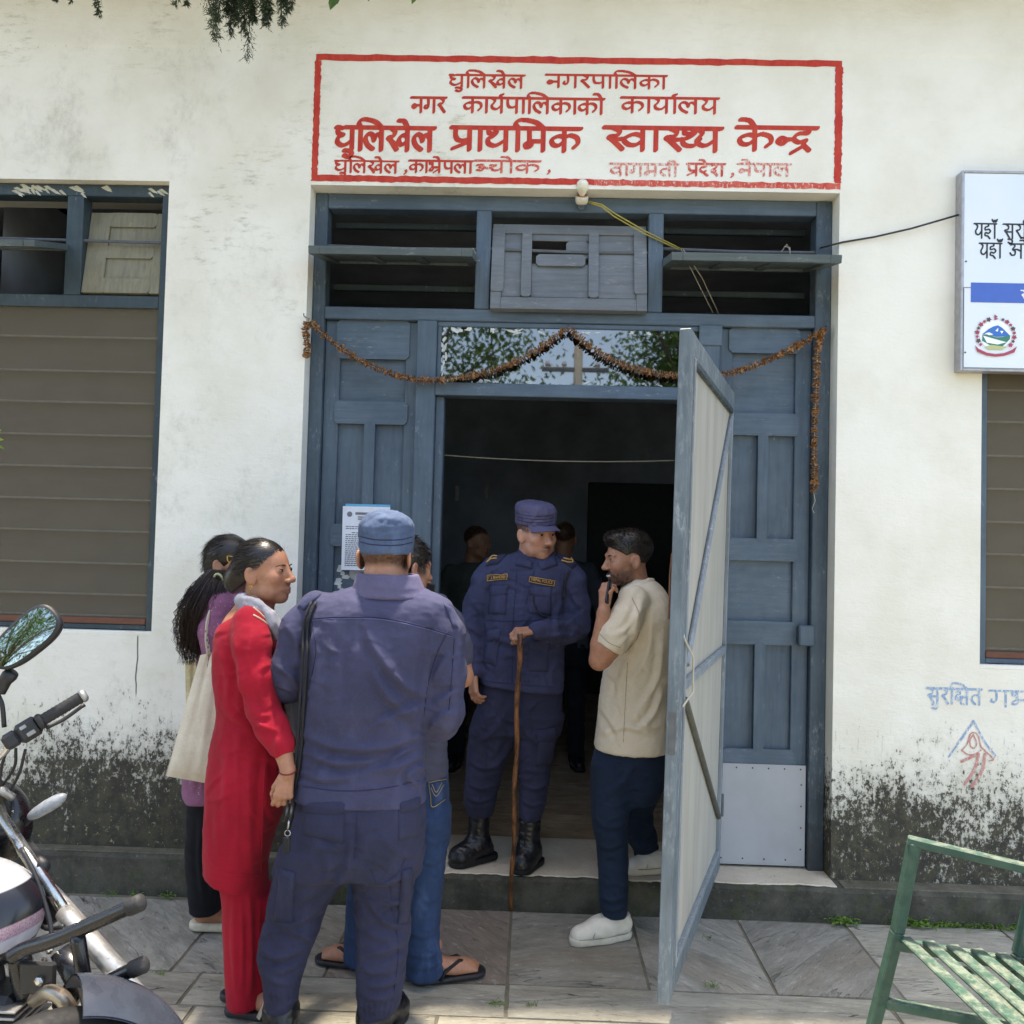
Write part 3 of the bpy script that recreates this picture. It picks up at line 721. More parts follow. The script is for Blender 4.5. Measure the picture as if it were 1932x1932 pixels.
# consonant: advance, bar position (for matras), strokes; headline is drawn for the whole word at z = 1
RA = [(.2, 1), (.38, .84), (.33, .64), (.12, .57), (.22, .42), (.46, .02)]
GL = {
 'na': (.74, .58, [BAR(.58), [(.58, .46), (.3, .46)], [(.3, .46), (.16, .53), (.09, .4), (.2, .28), (.31, .38), (.3, .46)]]),
 'ga': (.76, .6, [[(.26, 1), (.27, .5), (.2, .27), (.07, .33), (.1, .46)], BAR(.6)]),
 'ra': (.54, .3, [RA]),
 'pa': (.7, .55, [[(.13, 1), (.13, .6), (.22, .38), (.42, .38), (.55, .52)], BAR(.55)]),
 'pra': (.7, .55, [[(.13, 1), (.13, .62), (.22, .42), (.42, .42), (.55, .54)], BAR(.55), [(.55, .36), (.05, .04)]]),
 'aa': (.3, .17, [BAR(.17)]),
 'la': (.88, .7, [[(.36, .03), (.15, .22), (.06, .5), (.18, .72), (.34, .66), (.41, .42)], [(.41, .42), (.47, .66), (.6, .7), (.7, .56)], BAR(.7)]),
 'ka': (.94, .45, [BAR(.45), [(.45, .62), (.28, .66), (.08, .5), (.12, .28), (.28, .24), (.45, .44)], [(.45, .58), (.62, .7), (.82, .6), (.86, .36), (.74, .16)]]),
 'ya': (.74, .58, [[(.1, 1), (.26, .84), (.2, .62), (.12, .5), (.16, .3), (.36, .24), (.58, .5)], BAR(.58)]),
 'kha': (1.06, .86, [[(.2, 1), (.36, .84), (.3, .64), (.1, .56), (.22, .4), (.44, .02)], [(.28, .34), (.4, .24), (.56, .28)], [(.86, .62), (.68, .68), (.52, .46), (.62, .24), (.86, .4)], BAR(.86)]),
 'va': (.74, .58, [[(.58, .62), (.34, .7), (.09, .48), (.18, .25), (.38, .22), (.58, .42)], BAR(.58)]),
 'dha': (.84, .66, [[(.3, .96), (.1, .95), (.1, .74), (.3, .64), (.13, .57), (.07, .34), (.26, .18), (.48, .26), (.66, .44)], BAR(.66)]),
 'tha': (.84, .64, [[(.28, .72), (.14, .76), (.13, .94), (.28, .98), (.36, .8), (.26, .62), (.11, .5), (.13, .28), (.34, .2), (.64, .46)], BAR(.64)]),
 'ma': (.8, .62, [[(.2, 1), (.2, .36), (.09, .3), (.13, .14), (.26, .2), (.28, .4)], [(.2, .42), (.62, .42)], BAR(.62)]),
 'sa': (.84, .66, [RA, [(.28, .48), (.66, .46)], BAR(.66)]),
 'sva': (1.12, .96, [RA, [(.28, .44), (.5, .5)], [(.96, .62), (.74, .7), (.5, .48), (.6, .25), (.78, .22), (.96, .42)], BAR(.96)]),
 'sthya': (1.5, 1.34, [RA, [(.28, .46), (.52, .5)], [(.74, .74), (.58, .78), (.6, .96), (.76, .98), (.84, .8), (.7, .6), (.54, .48), (.58, .26), (.8, .22), (.96, .5)], [(.9, .98), (1.02, .8), (.94, .6), (.88, .44), (.98, .26), (1.14, .26), (1.34, .5)], BAR(1.34)]),
 'ndra': (1.06, .7, [[(.48, .5), (.3, .48), (.16, .55), (.08, .4), (.2, .28), (.3, .4)], [(.84, 1), (.84, .78), (.6, .74), (.48, .52), (.6, .36), (.78, .44), (.72, .26), (.86, .0)], [(.72, .2), (.42, -.12)]]),
 'bhra': (.9, .68, [[(.24, .98), (.08, .92), (.1, .74), (.24, .7)], [(.24, 1), (.24, .5), (.12, .34), (.08, .2), (.22, .16), (.3, .34)], [(.24, .46), (.68, .46)], BAR(.68), [(.68, .32), (.34, .02)]]),
 'bha': (.9, .68, [[(.24, .98), (.08, .92), (.1, .74), (.24, .7)], [(.24, 1), (.24, .5), (.12, .34), (.08, .2), (.22, .16), (.3, .34)], [(.24, .46), (.68, .46)], BAR(.68)]),
 'ncha': (1.16, .98, [[(.08, .6), (.28, .66), (.3, .5), (.16, .44), (.32, .34), (.24, .16), (.08, .2)], [(.3, .44), (.5, .36), (.62, .46)], [(.56, .62), (.78, .6), (.62, .44), (.66, .22), (.84, .2), (.98, .42)], BAR(.98)]),
 'ta': (.7, .55, [[(.55, .62), (.26, .62), (.1, .44), (.16, .2), (.32, .03)], BAR(.55)]),
 'da': (.68, .4, [[(.42, 1), (.42, .76), (.16, .7), (.07, .46), (.22, .3), (.4, .4), (.32, .24), (.52, .0)]]),
 'sha': (.86, .68, [[(.12, .88), (.26, .98), (.38, .84), (.3, .66), (.12, .54), (.1, .36), (.24, .28), (.4, .02)], [(.2, .5), (.3, .4)], BAR(.68)]),
 'ha': (.66, .34, [[(.34, 1), (.34, .84), (.12, .76), (.12, .58), (.38, .62), (.5, .48), (.36, .34), (.14, .38), (.1, .2), (.3, .14), (.46, -.04)]]),
 'a': (1.0, .82, [[(.1, .92), (.26, .98), (.38, .84), (.22, .62), (.4, .48), (.36, .24), (.16, .2), (.04, .36)], [(.26, .58), (.5, .62), (.82, .5)], BAR(.82)]),
 'ksha': (.94, .76, [[(.1, .78), (.28, .86), (.34, .68), (.14, .6), (.1, .44), (.26, .36), (.36, .5)], [(.1, .34), (.3, .28), (.46, .4), (.4, .12), (.56, -.02)], [(.4, .5), (.76, .5)], BAR(.76)]),
 'comma': (.3, .15, [[(.12, .16), (.16, .02), (.06, -.14)]]),
 'sp': (.5, .2, []),
}
def word_strokes(spec):
    "spec: list of (glyph, marks); returns strokes in em units, their width and headline spans"
    x = 0; S = []; span = []; w0 = None
    for it in spec:
        nm, marks = it if isinstance(it, tuple) else (it, '')
        adv, bar, st = GL[nm]
        if 'i' in marks:                                        # short i stands before its letter and arches over it
            S.append([(x + .16, 1), (x + .16, 0)]); S.append([(x + .16, 1.0), (x + .08, 1.2), (x + .26, 1.37), (x + .3 + bar * .6, 1.27), (x + .3 + bar, 1.0)]); x += .3
        for s in st: S.append([(x + a, b) for a, b in s])
        bx_ = x + bar
        if 'e' in marks: S.append([(bx_ - .36, 1.34), (bx_ - .14, 1.3), (bx_, 1.0)])
        if 'E' in marks: S.append([(bx_ - .42, 1.24), (bx_ - .16, 1.24), (bx_, 1.0)]); S.append([(bx_ - .3, 1.46), (bx_ - .06, 1.36), (bx_, 1.0)])
        if 'R' in marks: S.append([(bx_, 1.0), (bx_ - .08, 1.16), (bx_ + .06, 1.24)])
        if 'u' in marks: S.append([(bx_ - .3, -.04), (bx_ - .06, -.08), (bx_, -.24), (bx_ - .12, -.34), (bx_ - .3, -.26)])
        if 'I' in marks:
            S.append([(x + adv + .16, 1), (x + adv + .16, 0)]); S.append([(x + adv + .16, 1), (x + adv + .12, 1.22), (x + adv - .1, 1.34), (bx_ - .05, 1.22), (bx_ - .02, 1.06)]); adv += .32
        if 'n' in marks: S.append([(bx_ - .06, 1.24), (bx_ + .04, 1.26)]); S.append([(bx_ - .2, 1.3), (bx_ - .1, 1.16), (bx_ + .1, 1.16), (bx_ + .18, 1.32)])
        x += adv
    if not all((t if isinstance(t, str) else t[0]) in ('comma', 'sp') for t in spec):
        lead = .36 if (spec[0] if isinstance(spec[0], str) else spec[0][0]) in ('dha', 'bhra', 'bha', 'tha') else 0.0
        S.append([(lead, 1), (x, 1)])
        if lead: S.append([(.02, 1), (.16, .99)])
    return S, x
def paint(name, S, ox, oz, em, wid, mat, parent, y=-.0016, nib=(.075, .035, 40), h=.0022, slope=0.0, shear=0.0, rough=0.0):
    "rasterise strokes (em units) with an elliptic nib and build one flat sheet in the wall plane"
    a, b, ang = nib; c, s = math.cos(math.radians(ang)), math.sin(math.radians(ang))
    A = np.array([[c, s], [-s, c]])                            # into nib axes
    segs = []
    for st in S:
        p = smooth(st) if len(st) > 2 else [np.array(q, float) for q in st]
        for i in range(len(p) - 1): segs.append((p[i] * (wid, 1), p[i + 1] * (wid, 1)))
    if not segs: return None
    Q = np.array([q for sg in segs for q in sg]); lo, hi = Q.min(0) - a - .02, Q.max(0) + a + .02
    hh = h / em; nx, nz = int((hi[0] - lo[0]) / hh) + 2, int((hi[1] - lo[1]) / hh) + 2
    D = np.full((nz, nx), 9.0)
    for p, q in segs:
        i0, i1 = int((min(p[0], q[0]) - a - lo[0]) / hh) - 1, int((max(p[0], q[0]) + a - lo[0]) / hh) + 3
        k0, k1 = int((min(p[1], q[1]) - a - lo[1]) / hh) - 1, int((max(p[1], q[1]) + a - lo[1]) / hh) + 3
        i0, k0 = max(i0, 0), max(k0, 0)
        X, Z = np.meshgrid(lo[0] + hh * np.arange(i0, min(i1, nx)), lo[1] + hh * np.arange(k0, min(k1, nz)))
        pts = np.stack([X, Z], -1) @ A.T / (a, b); P0, P1 = (A @ p) / (a, b), (A @ q) / (a, b)
        d = P1 - P0; t = np.clip(((pts - P0) @ d) / (d @ d + 1e-9), 0, 1)
        dd = np.linalg.norm(pts - P0 - t[..., None] * d, axis=-1)
        sub = D[k0:k1, i0:i1]; np.minimum(sub, dd, out=sub)
    D = D - 1
    if rough:
        r_ = np.random.RandomState(len(S)); D += rough * r_.randn(*D.shape)
    V, F = [], []
    for k in range(nz):
        row = D[k]; ins = row < 0
        if not ins.any(): continue
        ch = np.flatnonzero(np.diff(ins.astype(int)))
        for u0, u1 in zip(ch[0::2], ch[1::2]):
            x0 = u0 + row[u0] / (row[u0] - row[u0 + 1]); x1 = u1 + row[u1] / (row[u1] - row[u1 + 1])
            z = lo[1] + hh * k
            xa, xb = lo[0] + hh * x0, lo[0] + hh * x1
            n0 = len(V)
            for (xx, zz) in ((xa, z - hh / 2), (xb, z - hh / 2), (xb, z + hh / 2), (xa, z + hh / 2)):
                gx = ox + (xx + shear * zz) * em
                V.append((gx, y, oz + zz * em + slope * (gx - ox)))
            F.append((n0, n0 + 1, n0 + 2, n0 + 3))
    return obj(name, V, F, mat, parent)
def m_paint(name, c, c2, wear, wallc='e6e4d8'):
    n = N(name)
    br = n.noise(30, 5, .7, n.map((1, 1, .35)), .6)
    base = n.mix(n.ramp(br, .3, .7), hx(c), hx(c2))
    fl = n.noise(90, 6, .75, n.map((1, 1, .5)))
    base = n.mix(n.ramp(fl, .72 - wear * .45, .80 - wear * .3), base, hx(wallc))
    return n.set(base, .7, 0, n.bump(fl, .2, .002), .3)
M_RED = m_paint('brick_red_sign_paint', 'b8322c', 'c84a38', .12)
M_REDW = m_paint('worn_red_sign_paint', 'c4443a', 'd8695a', .42)
M_REDX = m_paint('faded_red_sign_paint', 'c9564c', 'dc8276', .6)
sign = thing('painted_sign', (0, 0, 0), 'hand-painted red Devanagari sign in a red border above the entrance', 'sign')
B0, B1, BT, BB = -1.088, 1.400, 3.944, 3.330
def brush_band(nm, x0, x1, z0, z1, mat, horiz):
    mb = MB(); n = 60; V = []; F = []
    for i in range(n + 1):
        t = i / n; j0, j1 = RND.gauss(0, .0016), RND.gauss(0, .0016)
        if horiz: V += [(x0 + (x1 - x0) * t, -.0015, z0 + j0), (x0 + (x1 - x0) * t, -.0015, z1 + j1)]
        else: V += [(x0 + j0, -.0017, z0 + (z1 - z0) * t), (x1 + j1, -.0017, z0 + (z1 - z0) * t)]
    for i in range(n): F.append((2 * i, 2 * i + 2, 2 * i + 3, 2 * i + 1) if horiz else (2 * i, 2 * i + 1, 2 * i + 3, 2 * i + 2))
    return obj(nm, V, F, mat, sign)
brush_band('border', B0, B1, BT - .03, BT, M_RED, True); brush_band('border', B0, .25, BB, BB + .03, M_RED, True); brush_band('border', .25, B1, BB, BB + .028, M_REDW, True)
brush_band('border', B0 - .004, B0 + .026, BB, BT - .031, M_RED, False); brush_band('border', B1 - .03, B1 + .004, BB + .029, BT - .031, M_RED, False)
dhulikhel = [('dha', 'u'), ('la', 'i'), ('kha', 'e'), 'la']
def line(words, v, em, mat, nib, y):
    "words: (spec, u0, u1) with the headline at pixel row v"
    for spec, u0, u1, *mt in words:
        S, w = word_strokes(spec)
        p0, p1 = P(u0, v, 0), P(u1, v, 0)
        paint('word', S, p0[0], p0[2] - em, em, (p1[0] - p0[0]) / em / w, mt[0] if mt else mat, sign, y, nib)
line([(dhulikhel, 848, 990), (['na', 'ga', 'ra', 'pa', 'aa', ('la', 'i'), 'ka', 'aa'], 1030, 1258)], 141, .06, M_RED, (.12, .065, 40), -.0016)
line([(['na', 'ga', 'ra'], 776, 842), (['ka', 'aa', ('ya', 'R'), 'pa', 'aa', ('la', 'i'), 'ka', 'aa', 'ka', ('aa', 'e')], 874, 1140), (['ka', 'aa', ('ya', ''), ('aa', 'R'), 'la', 'ya'], 1172, 1356)], 184, .071, M_RED, (.115, .062, 40), -.0016)
line([(dhulikhel, 634, 820), (['pra', 'aa', 'tha', ('ma', 'i'), 'ka'], 852, 1096), (['sva', 'aa', 'sthya'], 1140, 1362), ([('ka', 'e'), 'ndra'], 1390, 1542)], 240, .107, M_RED, (.13, .075, 40), -.0016)
line([(dhulikhel, 632, 752), (['comma'], 762, 772), (['ka', 'aa', ('bhra', 'e'), 'pa', 'la', 'aa'], 772, 892), (['ncha', ('aa', 'e'), 'ka'], 896, 1020, M_REDW), (['comma'], 1032, 1042, M_REDW)], 303, .056, M_RED, (.12, .06, 40), -.0016)
line([(['va', 'aa', 'ga', 'ma', ('ta', 'I')], 1150, 1280, M_REDX), (['pra', ('da', 'e'), 'sha'], 1296, 1368, M_REDW), (['comma'], 1378, 1388, M_REDW), ([('na', 'e'), 'pa', 'aa', 'la'], 1392, 1492, M_REDX)], 309, .056, M_REDW, (.12, .065, 40), -.0016)

# ---------------------------------------------------------------- faded blue writing and emblem low on the right
M_BLUEINK = m_paint('faded_blue_wall_paint', '7f9cc0', '98b0cc', .55, 'e4e3da'); M_REDINK = m_paint('faded_red_wall_paint', 'c07d76', 'cd9890', .5, 'd6d2c8')
graf = thing('wall_writing', (0, 0, 0), 'faded blue Devanagari words on the wall beneath the right window', 'wall writing')
S, w = word_strokes([('sa', 'u'), 'ra', ('ksha', 'i'), 'ta']); p0, p1 = P(1748, 1298, 0), P(1852, 1300, 0)
paint('word', S, p0[0], p0[2] - .07, .07, (p1[0] - p0[0]) / .07 / w, M_BLUEINK, graf, -.0016, (.085, .05, 40))
S, w = word_strokes(['ga', ('bha', 'R'), 'pa']); p0, p1 = P(1866, 1303, 0), P(1990, 1306, 0)
paint('word', S, p0[0], p0[2] - .07, .07, (p1[0] - p0[0]) / .07 / w, M_BLUEINK, graf, -.0016, (.085, .05, 40))
emb = thing('wall_emblem', (0, 0, 0), 'small faded blue triangle with red line figure painted on mould-stained wall', 'wall emblem')
def wl(pts): return [tuple(P(u, v, 0)[[0, 2]]) for u, v in pts]
T = lambda x, y: ((1640 + x / 4.735) * .94336, (1300 + y / 4.735) * .94336)   # reading of an enlarged detail
def wall_lines(nm, strokes, mat, wdt, par, y=-.0016):
    S = [wl([T(*q) for q in s]) for s in strokes]
    return paint(nm, S, 0, 0, 1, 1, mat, par, y, (wdt, wdt * .8, 40), .0022)
wall_lines('triangle', [[(1450, 670), (1330, 850), (1220, 1010)], [(1455, 675), (1560, 870), (1660, 1000)], ], M_BLUEINK, .0045, emb)
wall_lines('triangle', [[(1450, 680), (1310, 880)]], M_BLUEINK, .006, emb, -.0019)
wall_lines('figure', [[(1340, 950), (1390, 890), (1420, 800), (1460, 780), (1500, 820), (1520, 910), (1560, 950)], [(1340, 950), (1400, 990), (1470, 985), (1520, 950)], [(1450, 800), (1420, 850), (1425, 910), (1460, 930), (1480, 880), (1450, 800)], [(1560, 955), (1640, 1030), (1600, 1050)]], M_REDINK, .0036, emb, -.0022)
wall_lines('figure', [[(1500, 985), (1460, 1130), (1370, 1270)], [(1560, 985), (1530, 1150), (1440, 1290)], [(1480, 990), (1340, 1055)]], M_REDINK, .0075, emb, -.0025)

# ---------------------------------------------------------------- lightbox board on the right
bb = P(1814, 322, -.055); bd_ = P(1813, 700, -.055)
BX0, BZ1, BZ0 = float(bb[0]), float(bb[2]), float(bd_[2])
board = thing('lightbox_board', (BX0, -.03, BZ0), 'pale blue lightbox board with black Devanagari text and round emblem', 'sign board')
n = N('printed_board_face'); x = n.sep()
n.set(n.mix(n.ramp(n.noise(1.1, 3), .35, .75), hx('e6ecf1'), hx('d3e0ea')), .3, 0, None, .5)
fc = n.m
MB().box(BX0 + .012, 4.2, -.058, -.045, BZ0 + .012, BZ1 - .012, .002).build('face', fc, board)
M_ALU = plain('board_aluminium', hx('a9a8ac'), .4, .5)
MB().box(BX0, BX0 + .0115, -.062, -.002, BZ0, BZ1, .003).build('frame', M_ALU, board); MB().box(BX0 + .0115, 4.21, -.062, -.002, BZ1 - .0115, BZ1, .003).build('frame', M_ALU, board); MB().box(BX0 + .0115, 4.21, -.062, -.002, BZ0, BZ0 + .0115, .003).build('frame', M_ALU, board)
MB().box(BX0 + .012, 4.19, -.045, -.004, BZ0 + .012, BZ1 - .012, .001).build('back', M_ALU, board)
M_INK = plain('black_print', hx('1d1f24'), .5); M_BPRINT = plain('blue_print', hx('3f66bd'), .4, var=.03)
def btxt(spec, u0, v, em, wid, mat=M_INK, y=-.0592):
    S, w = word_strokes(spec); p = P(u0, v, -.059)
    paint('word', S, p[0], p[2] - em, em, wid, mat, board, y, (.062, .05, 40), .0018); return p[0] + w * wid * em
btxt(['ya', 'ha', ('aa', 'n')], 1838, 422, .066, .9); btxt([('sa', 'u'), 'ra', ('ksha', 'i'), 'ta'], 1893, 423, .066, .95)
btxt(['ya', 'ha', ('aa', 'n')], 1848, 459, .066, .9); btxt(['a', ('aa', 'E'), 'ya', 'dha'], 1905, 460, .066, .95)
pa, pb = P(1832, 533, -.059), P(1832, 570, -.059)
MB().prism([(pa[0], pb[2]), (4.1, pb[2]), (4.1, pa[2]), (pa[0], pa[2])], -.0598, -.0585).build('blue_band', M_BPRINT, board)
M_WINK = plain('white_print', hx('f2f4f8'), .5)
btxt(['sa', ('va', 'aa')] if False else ['sa', 'va'], 1926, 548, .045, .95, M_WINK, -.0604)
MB().box(BX0 + .0125, BX0 + .0145, -.0605, -.059, BZ0 + .014, float(P(1832, 543, -.059)[2]), .0004).build('thin_line', M_INK, board)
MB().box(BX0 + .0125, pa[0], -.0605, -.059, float(P(1832, 543, -.059)[2]), float(P(1832, 543, -.059)[2]) + .002, .0004).build('thin_line', M_INK, board)
MB().box(BX0 + .0125, 4.1, -.0605, -.059, BZ0 + .0145, BZ0 + .0165, .0004).build('thin_line', M_INK, board)
# round state emblem: red flower wreath, blue peaks, white snow, green hills, scroll and little flag
ec = P(1878, 632, -.059); E0, E1 = float(ec[0]), float(ec[2])
em_ = lambda pts: [(E0 + a * .098, E1 + b * .092) for a, b in pts]
def flat(nm, pts, c, y, mt=None): return MB().prism(em_(pts), y, y + .0006).build(nm, mt or plain(nm + '_print', hx(c), .5, var=.05), board)
circ = lambda r, n=24, x=0, z=0: [(x + r * math.cos(t * 2 * math.pi / n), z + r * math.sin(t * 2 * math.pi / n)) for t in range(n)]
flat('emblem_field', circ(.74), 'f4f6fa', -.0598)
flat('emblem_hills', [(-.62, -.3), (-.2, -.55), (.3, -.6), (.66, -.2), (.68, .0), (.3, -.1), (0, -.12), (-.3, .02), (-.6, .0)], '2f7f6b', -.0606)
flat('emblem_peaks', [(-.62, .02), (-.3, .3), (-.1, .42), (.1, .48), (.3, .36), (.66, -.02), (.3, -.08), (0, -.1), (-.3, .04)], '2f6fc0', -.0612)
for q in ([(-.5, .06), (-.3, .12), (-.1, .02), (-.3, -.03)], [(-.02, .2), (.12, .36), (.1, .16)], [(.2, .2), (.36, .2), (.28, .06)], [(-.58, -.05), (0, -.22), (.5, -.36), (.1, -.48), (-.4, -.4)]): flat('emblem_snow', q, 'f6f8fb', -.0618)
flat('emblem_valley', [(-.5, -.62), (-.2, -.5), (.2, -.56), (.55, -.58), (.3, -.74), (-.3, -.74)], 'b9bf86', -.0622)
flat('emblem_scroll', [(-.95, -.55), (-.78, -.72), (-.4, -.9), (0, -.96), (.4, -.9), (.78, -.72), (.98, -.55), (.86, -.86), (.4, -1.04), (0, -1.09), (-.4, -1.04), (-.84, -.86)], 'b0455a', -.0626)
flat('emblem_flag', [(-.06, .72), (.12, .8), (-.01, .86), (.1, .9), (-.06, 1.02)], 'a64b5c', -.0626)
mr = plain('emblem_wreath_print', hx('a9415a'), .5, var=.25); mg = plain('emblem_leaf_print', hx('5c3f46'), .5)
for k in range(22):
    t = math.radians(112 + k * (316 / 21)); cx, cz = .86 * math.cos(t), .82 * math.sin(t)
    if math.sin(t) < -.75: continue
    r = .13 if k % 2 == 0 else .09
    st = []
    for j in range(10):
        a = j * math.pi / 5 + k; q = r if j % 2 == 0 else r * .6
        st.append((cx + q * math.cos(a), cz + q * math.sin(a)))
    flat('emblem_flower', st, '', -.063 - k * 1e-5, mr if k % 3 else mg)
for z in (2.98, 2.56):
    MB().lathe([(.004, 0), (.004, .003), (.001, .004)], 8, Matrix.Translation((BX0 + .022, -.058, z)) @ Matrix.Rotation(math.pi / 2, 4, 'X')).build('screw', M_IRON, board)

# ---------------------------------------------------------------- cable, bulb holder, notice, garland
def sag(a, b, s, n=16): return [tuple(np.array(a) * (1 - t) + np.array(b) * t - np.array((0, 0, s * 4 * t * (1 - t)))) for t in np.linspace(0, 1, n)]
M_CABLE = plain('black_cable', hx('2a2b2e'), .5)
ca, cb = P(1548, 468, FY - .01), P(1813, 404, -.03)
MB().tube([tuple(ca), tuple(P(1566, 463, .0)), tuple(P(1590, 457, -.008)), tuple(P(1650, 447, -.014)), tuple(P(1720, 431, -.02)), tuple(cb)], .0045, 6).build('power_cable', M_CABLE, None, True, label='thin black cable running from the entrance top light to the lightbox board', cat='cable')
bc = P(1098, 372, .03)
lamp = thing('bulb_holder', bc, 'white bulb in an orange-rimmed holder fixed above the door', 'light bulb')
Ml = Matrix.Translation(tuple(bc)) @ Matrix.Rotation(math.radians(38), 4, 'X')
MB().lathe([(.026, -.03), (.03, -.02), (.031, -.004), (.029, .004), (.024, .006)], 20, Ml).build('holder', plain('cream_porcelain', hx('cfc9b4'), .35), lamp, True)
MB().lathe([(.0255, .0055), (.026, .008), (.017, .009), (.0165, .006)], 20, Ml).build('rim', plain('orange_brown_rim', hx('a8653c'), .5), lamp, True)
MB().lathe([(.012, .004), (.014, .012), (.02, .022), (.027, .036), (.03, .052), (.026, .068), (.016, .078), (.004, .081)], 20, Ml).build('bulb', plain('opal_glass', hx('e6e3d0'), .18), lamp, True)
MB().tube([tuple(bc + arr(.0, .03, -.03)), tuple(bc + arr(0, .06, -.02))], .018, 10).build('bracket', M_BLUEH, lamp)
yw = plain('yellow_twin_wire', hx('a89a45'), .5)
w1_, w2_ = P(1110, 380, .05), P(1285, 470, FY - .01)
wire = thing('twin_wire', bc, 'yellow twin wire drooping from the bulb holder over the top bars', 'wire')
MB().tube([tuple(w1_), tuple(P(1135, 386, .04)), tuple(P(1160, 403, .05)), tuple(P(1215, 435, .075)), tuple(w2_)], .0035, 6).build('strand', yw, wire, True)
MB().tube([tuple(w1_ + arr(0, 0, -.006)), tuple(P(1135, 390, .04)), tuple(P(1158, 408, .05)), tuple(P(1212, 439, .075)), tuple(w2_ + arr(-.01, 0, -.004))], .003, 6).build('strand', yw, wire, True)
MB().tube([tuple(w2_), tuple(P(1310, 520, .16)), tuple(P(1345, 590, .2))], .0017, 6).build('strand', M_STRING, wire, True)
MB().tube([tuple(w2_ + arr(.01, 0, 0)), tuple(P(1325, 525, .16)), tuple(P(1356, 592, .2))], .0017, 6).build('strand', M_STRING, wire, True)
MB().tube(sag(tuple(P(830, 858, .5)), tuple(P(1290, 868, .5)), .02), .003, 5).build('washing_line', M_STRING, None, True, label='pale string stretched across the dark doorway inside', cat='string')
npap = thing('notice_sheet', P(690, 1015, FY + .02), 'white printed notice pinned on the left side leaf behind the police cap', 'notice')
a, b, c = P(648, 955, FY + .028), P(737, 957, FY + .028), P(645, 1075, FY + .028)
M_PAPER = plain('white_paper', hx('dfe2ea'), .7, var=.03); M_BPAP = plain('blue_paper', hx('5fa9cf'), .7, var=.05)
MB().prism([(a[0] + .012, c[2] + .05), (b[0], c[2] + .05), (b[0], a[2] + .012), (a[0] + .012, a[2] + .012)], FY + .0172, FY + .0178).build('blue_sheet', M_BPAP, npap)
MB().prism([(c[0], c[2]), (b[0], c[2] + .003), (b[0], a[2]), (a[0], a[2])], FY + .0155, FY + .0162).build('sheet', M_PAPER, npap)
mb = MB(); zz = a[2] - .03; px_ = lambda x0, x1, z, h, k: mb.prism([(x0, z - h), (x1, z - h), (x1, z), (x0, z)], FY + .0148 - k * 1e-5, FY + .0153)
k = 0
for i in range(20):
    z = a[2] - .095 - i * .0098
    if i == 2: continue
    x = a[0] + .018 + (.03 if i in (3,) else 0)
    while x < b[0] - .02 - (.12 if i in (0, 1) or i > 15 else 0):
        w_ = RND.uniform(.006, .016); px_(x, x + w_, z, .0042, k); x += w_ + .0035; k += 1
for i, (x0, x1) in enumerate(((.062, .13), (.14, .2))): px_(a[0] + x0, min(a[0] + x1, b[0] - .01), a[2] - .028, .011, k); k += 1
for i in range(2): px_(a[0] + .075, a[0] + .15, a[2] - .048 - .01 * i, .005, k); k += 1
mb.build('print', plain('grey_print', hx('6d6f76'), .7), npap)
MB().lathe([(.013, 0), (.0125, .0004), (.007, .0005)], 16, Matrix.Translation((a[0] + .034, FY + .0153, a[2] - .038)) @ Matrix.Rotation(math.pi / 2, 4, 'X')).build('crest', plain('grey_crest_print', hx('7a7c84'), .7), npap)

def m_garl():
    n = N('dried_marigold')
    return n.set(n.mix(n.ramp(n.noise(70, 4, .7), .35, .68), hx('6e4228'), hx('b48e66')), .85, 0, n.bump(n.noise(300, 2), .3, .002), .2)
M_GARL = m_garl()
garl = thing('flower_garland', tuple(P(1072, 618, .03)), 'dried brown marigold garland swagged across the entrance with hanging tails', 'garland')
def gchain(pts, step=.0075, r=.0205):
    p = [np.array(q) for q in smooth(pts, 14)]
    out = [p[0]]; acc = 0
    for i in range(1, len(p)):
        d = np.linalg.norm(p[i] - p[i - 1]); n_ = max(1, int(d / .002))
        for k in range(1, n_ + 1):
            acc += d / n_
            if acc >= step: out.append(p[i - 1] + (p[i] - p[i - 1]) * k / n_); acc = 0
    mb = MB()
    for i, q in enumerate(out):
        t = out[min(i + 1, len(out) - 1)] - out[max(i - 1, 0)]; t /= np.linalg.norm(t) + 1e-9
        t = t + np.array([RND.gauss(0, .28) for _ in range(3)]); t /= np.linalg.norm(t)
        a_ = np.cross(t, (0, 1, .3)); a_ /= np.linalg.norm(a_); b_ = np.cross(t, a_)
        m_ = 9; rr = r * RND.uniform(.78, 1.12); V = [q + t * RND.uniform(.001, .004), q - t * .003]
        for k in range(m_):
            w_ = 2 * math.pi * k / m_ + RND.uniform(-.25, .25); e = rr * RND.uniform(.7, 1.15)
            V.append(q + (a_ * math.cos(w_) + b_ * math.sin(w_)) * e + t * RND.gauss(0, .0035))
        F = []
        for k in range(m_): F += [(0, 2 + k, 2 + (k + 1) % m_), (1, 2 + (k + 1) % m_, 2 + k)]
        mb.add(V, F)
    return mb, p
def gpath(uv, y): return [tuple(P(u, v, yy)) for (u, v), yy in zip(uv, y)]
swags = [gpath([(582, 606), (640, 655), (700, 690), (765, 712), (830, 717), (900, 706), (960, 688), (1020, 655), (1068, 620)], [-.02, .03, .04, .045, .045, .05, .05, .05, .05]),
         gpath([(1076, 620), (1110, 650), (1150, 676), (1200, 696), (1250, 706), (1290, 709), (1340, 710), (1385, 702), (1440, 683), (1500, 655), (1555, 622)], [.05] * 11),
         gpath([(1553, 622), (1543, 660), (1541, 720), (1538, 780), (1536, 850), (1537, 900), (1535, 930)], [.045] * 7),
         gpath([(578, 608), (577, 630), (579, 650), (578, 672)], [-.025] * 4)]
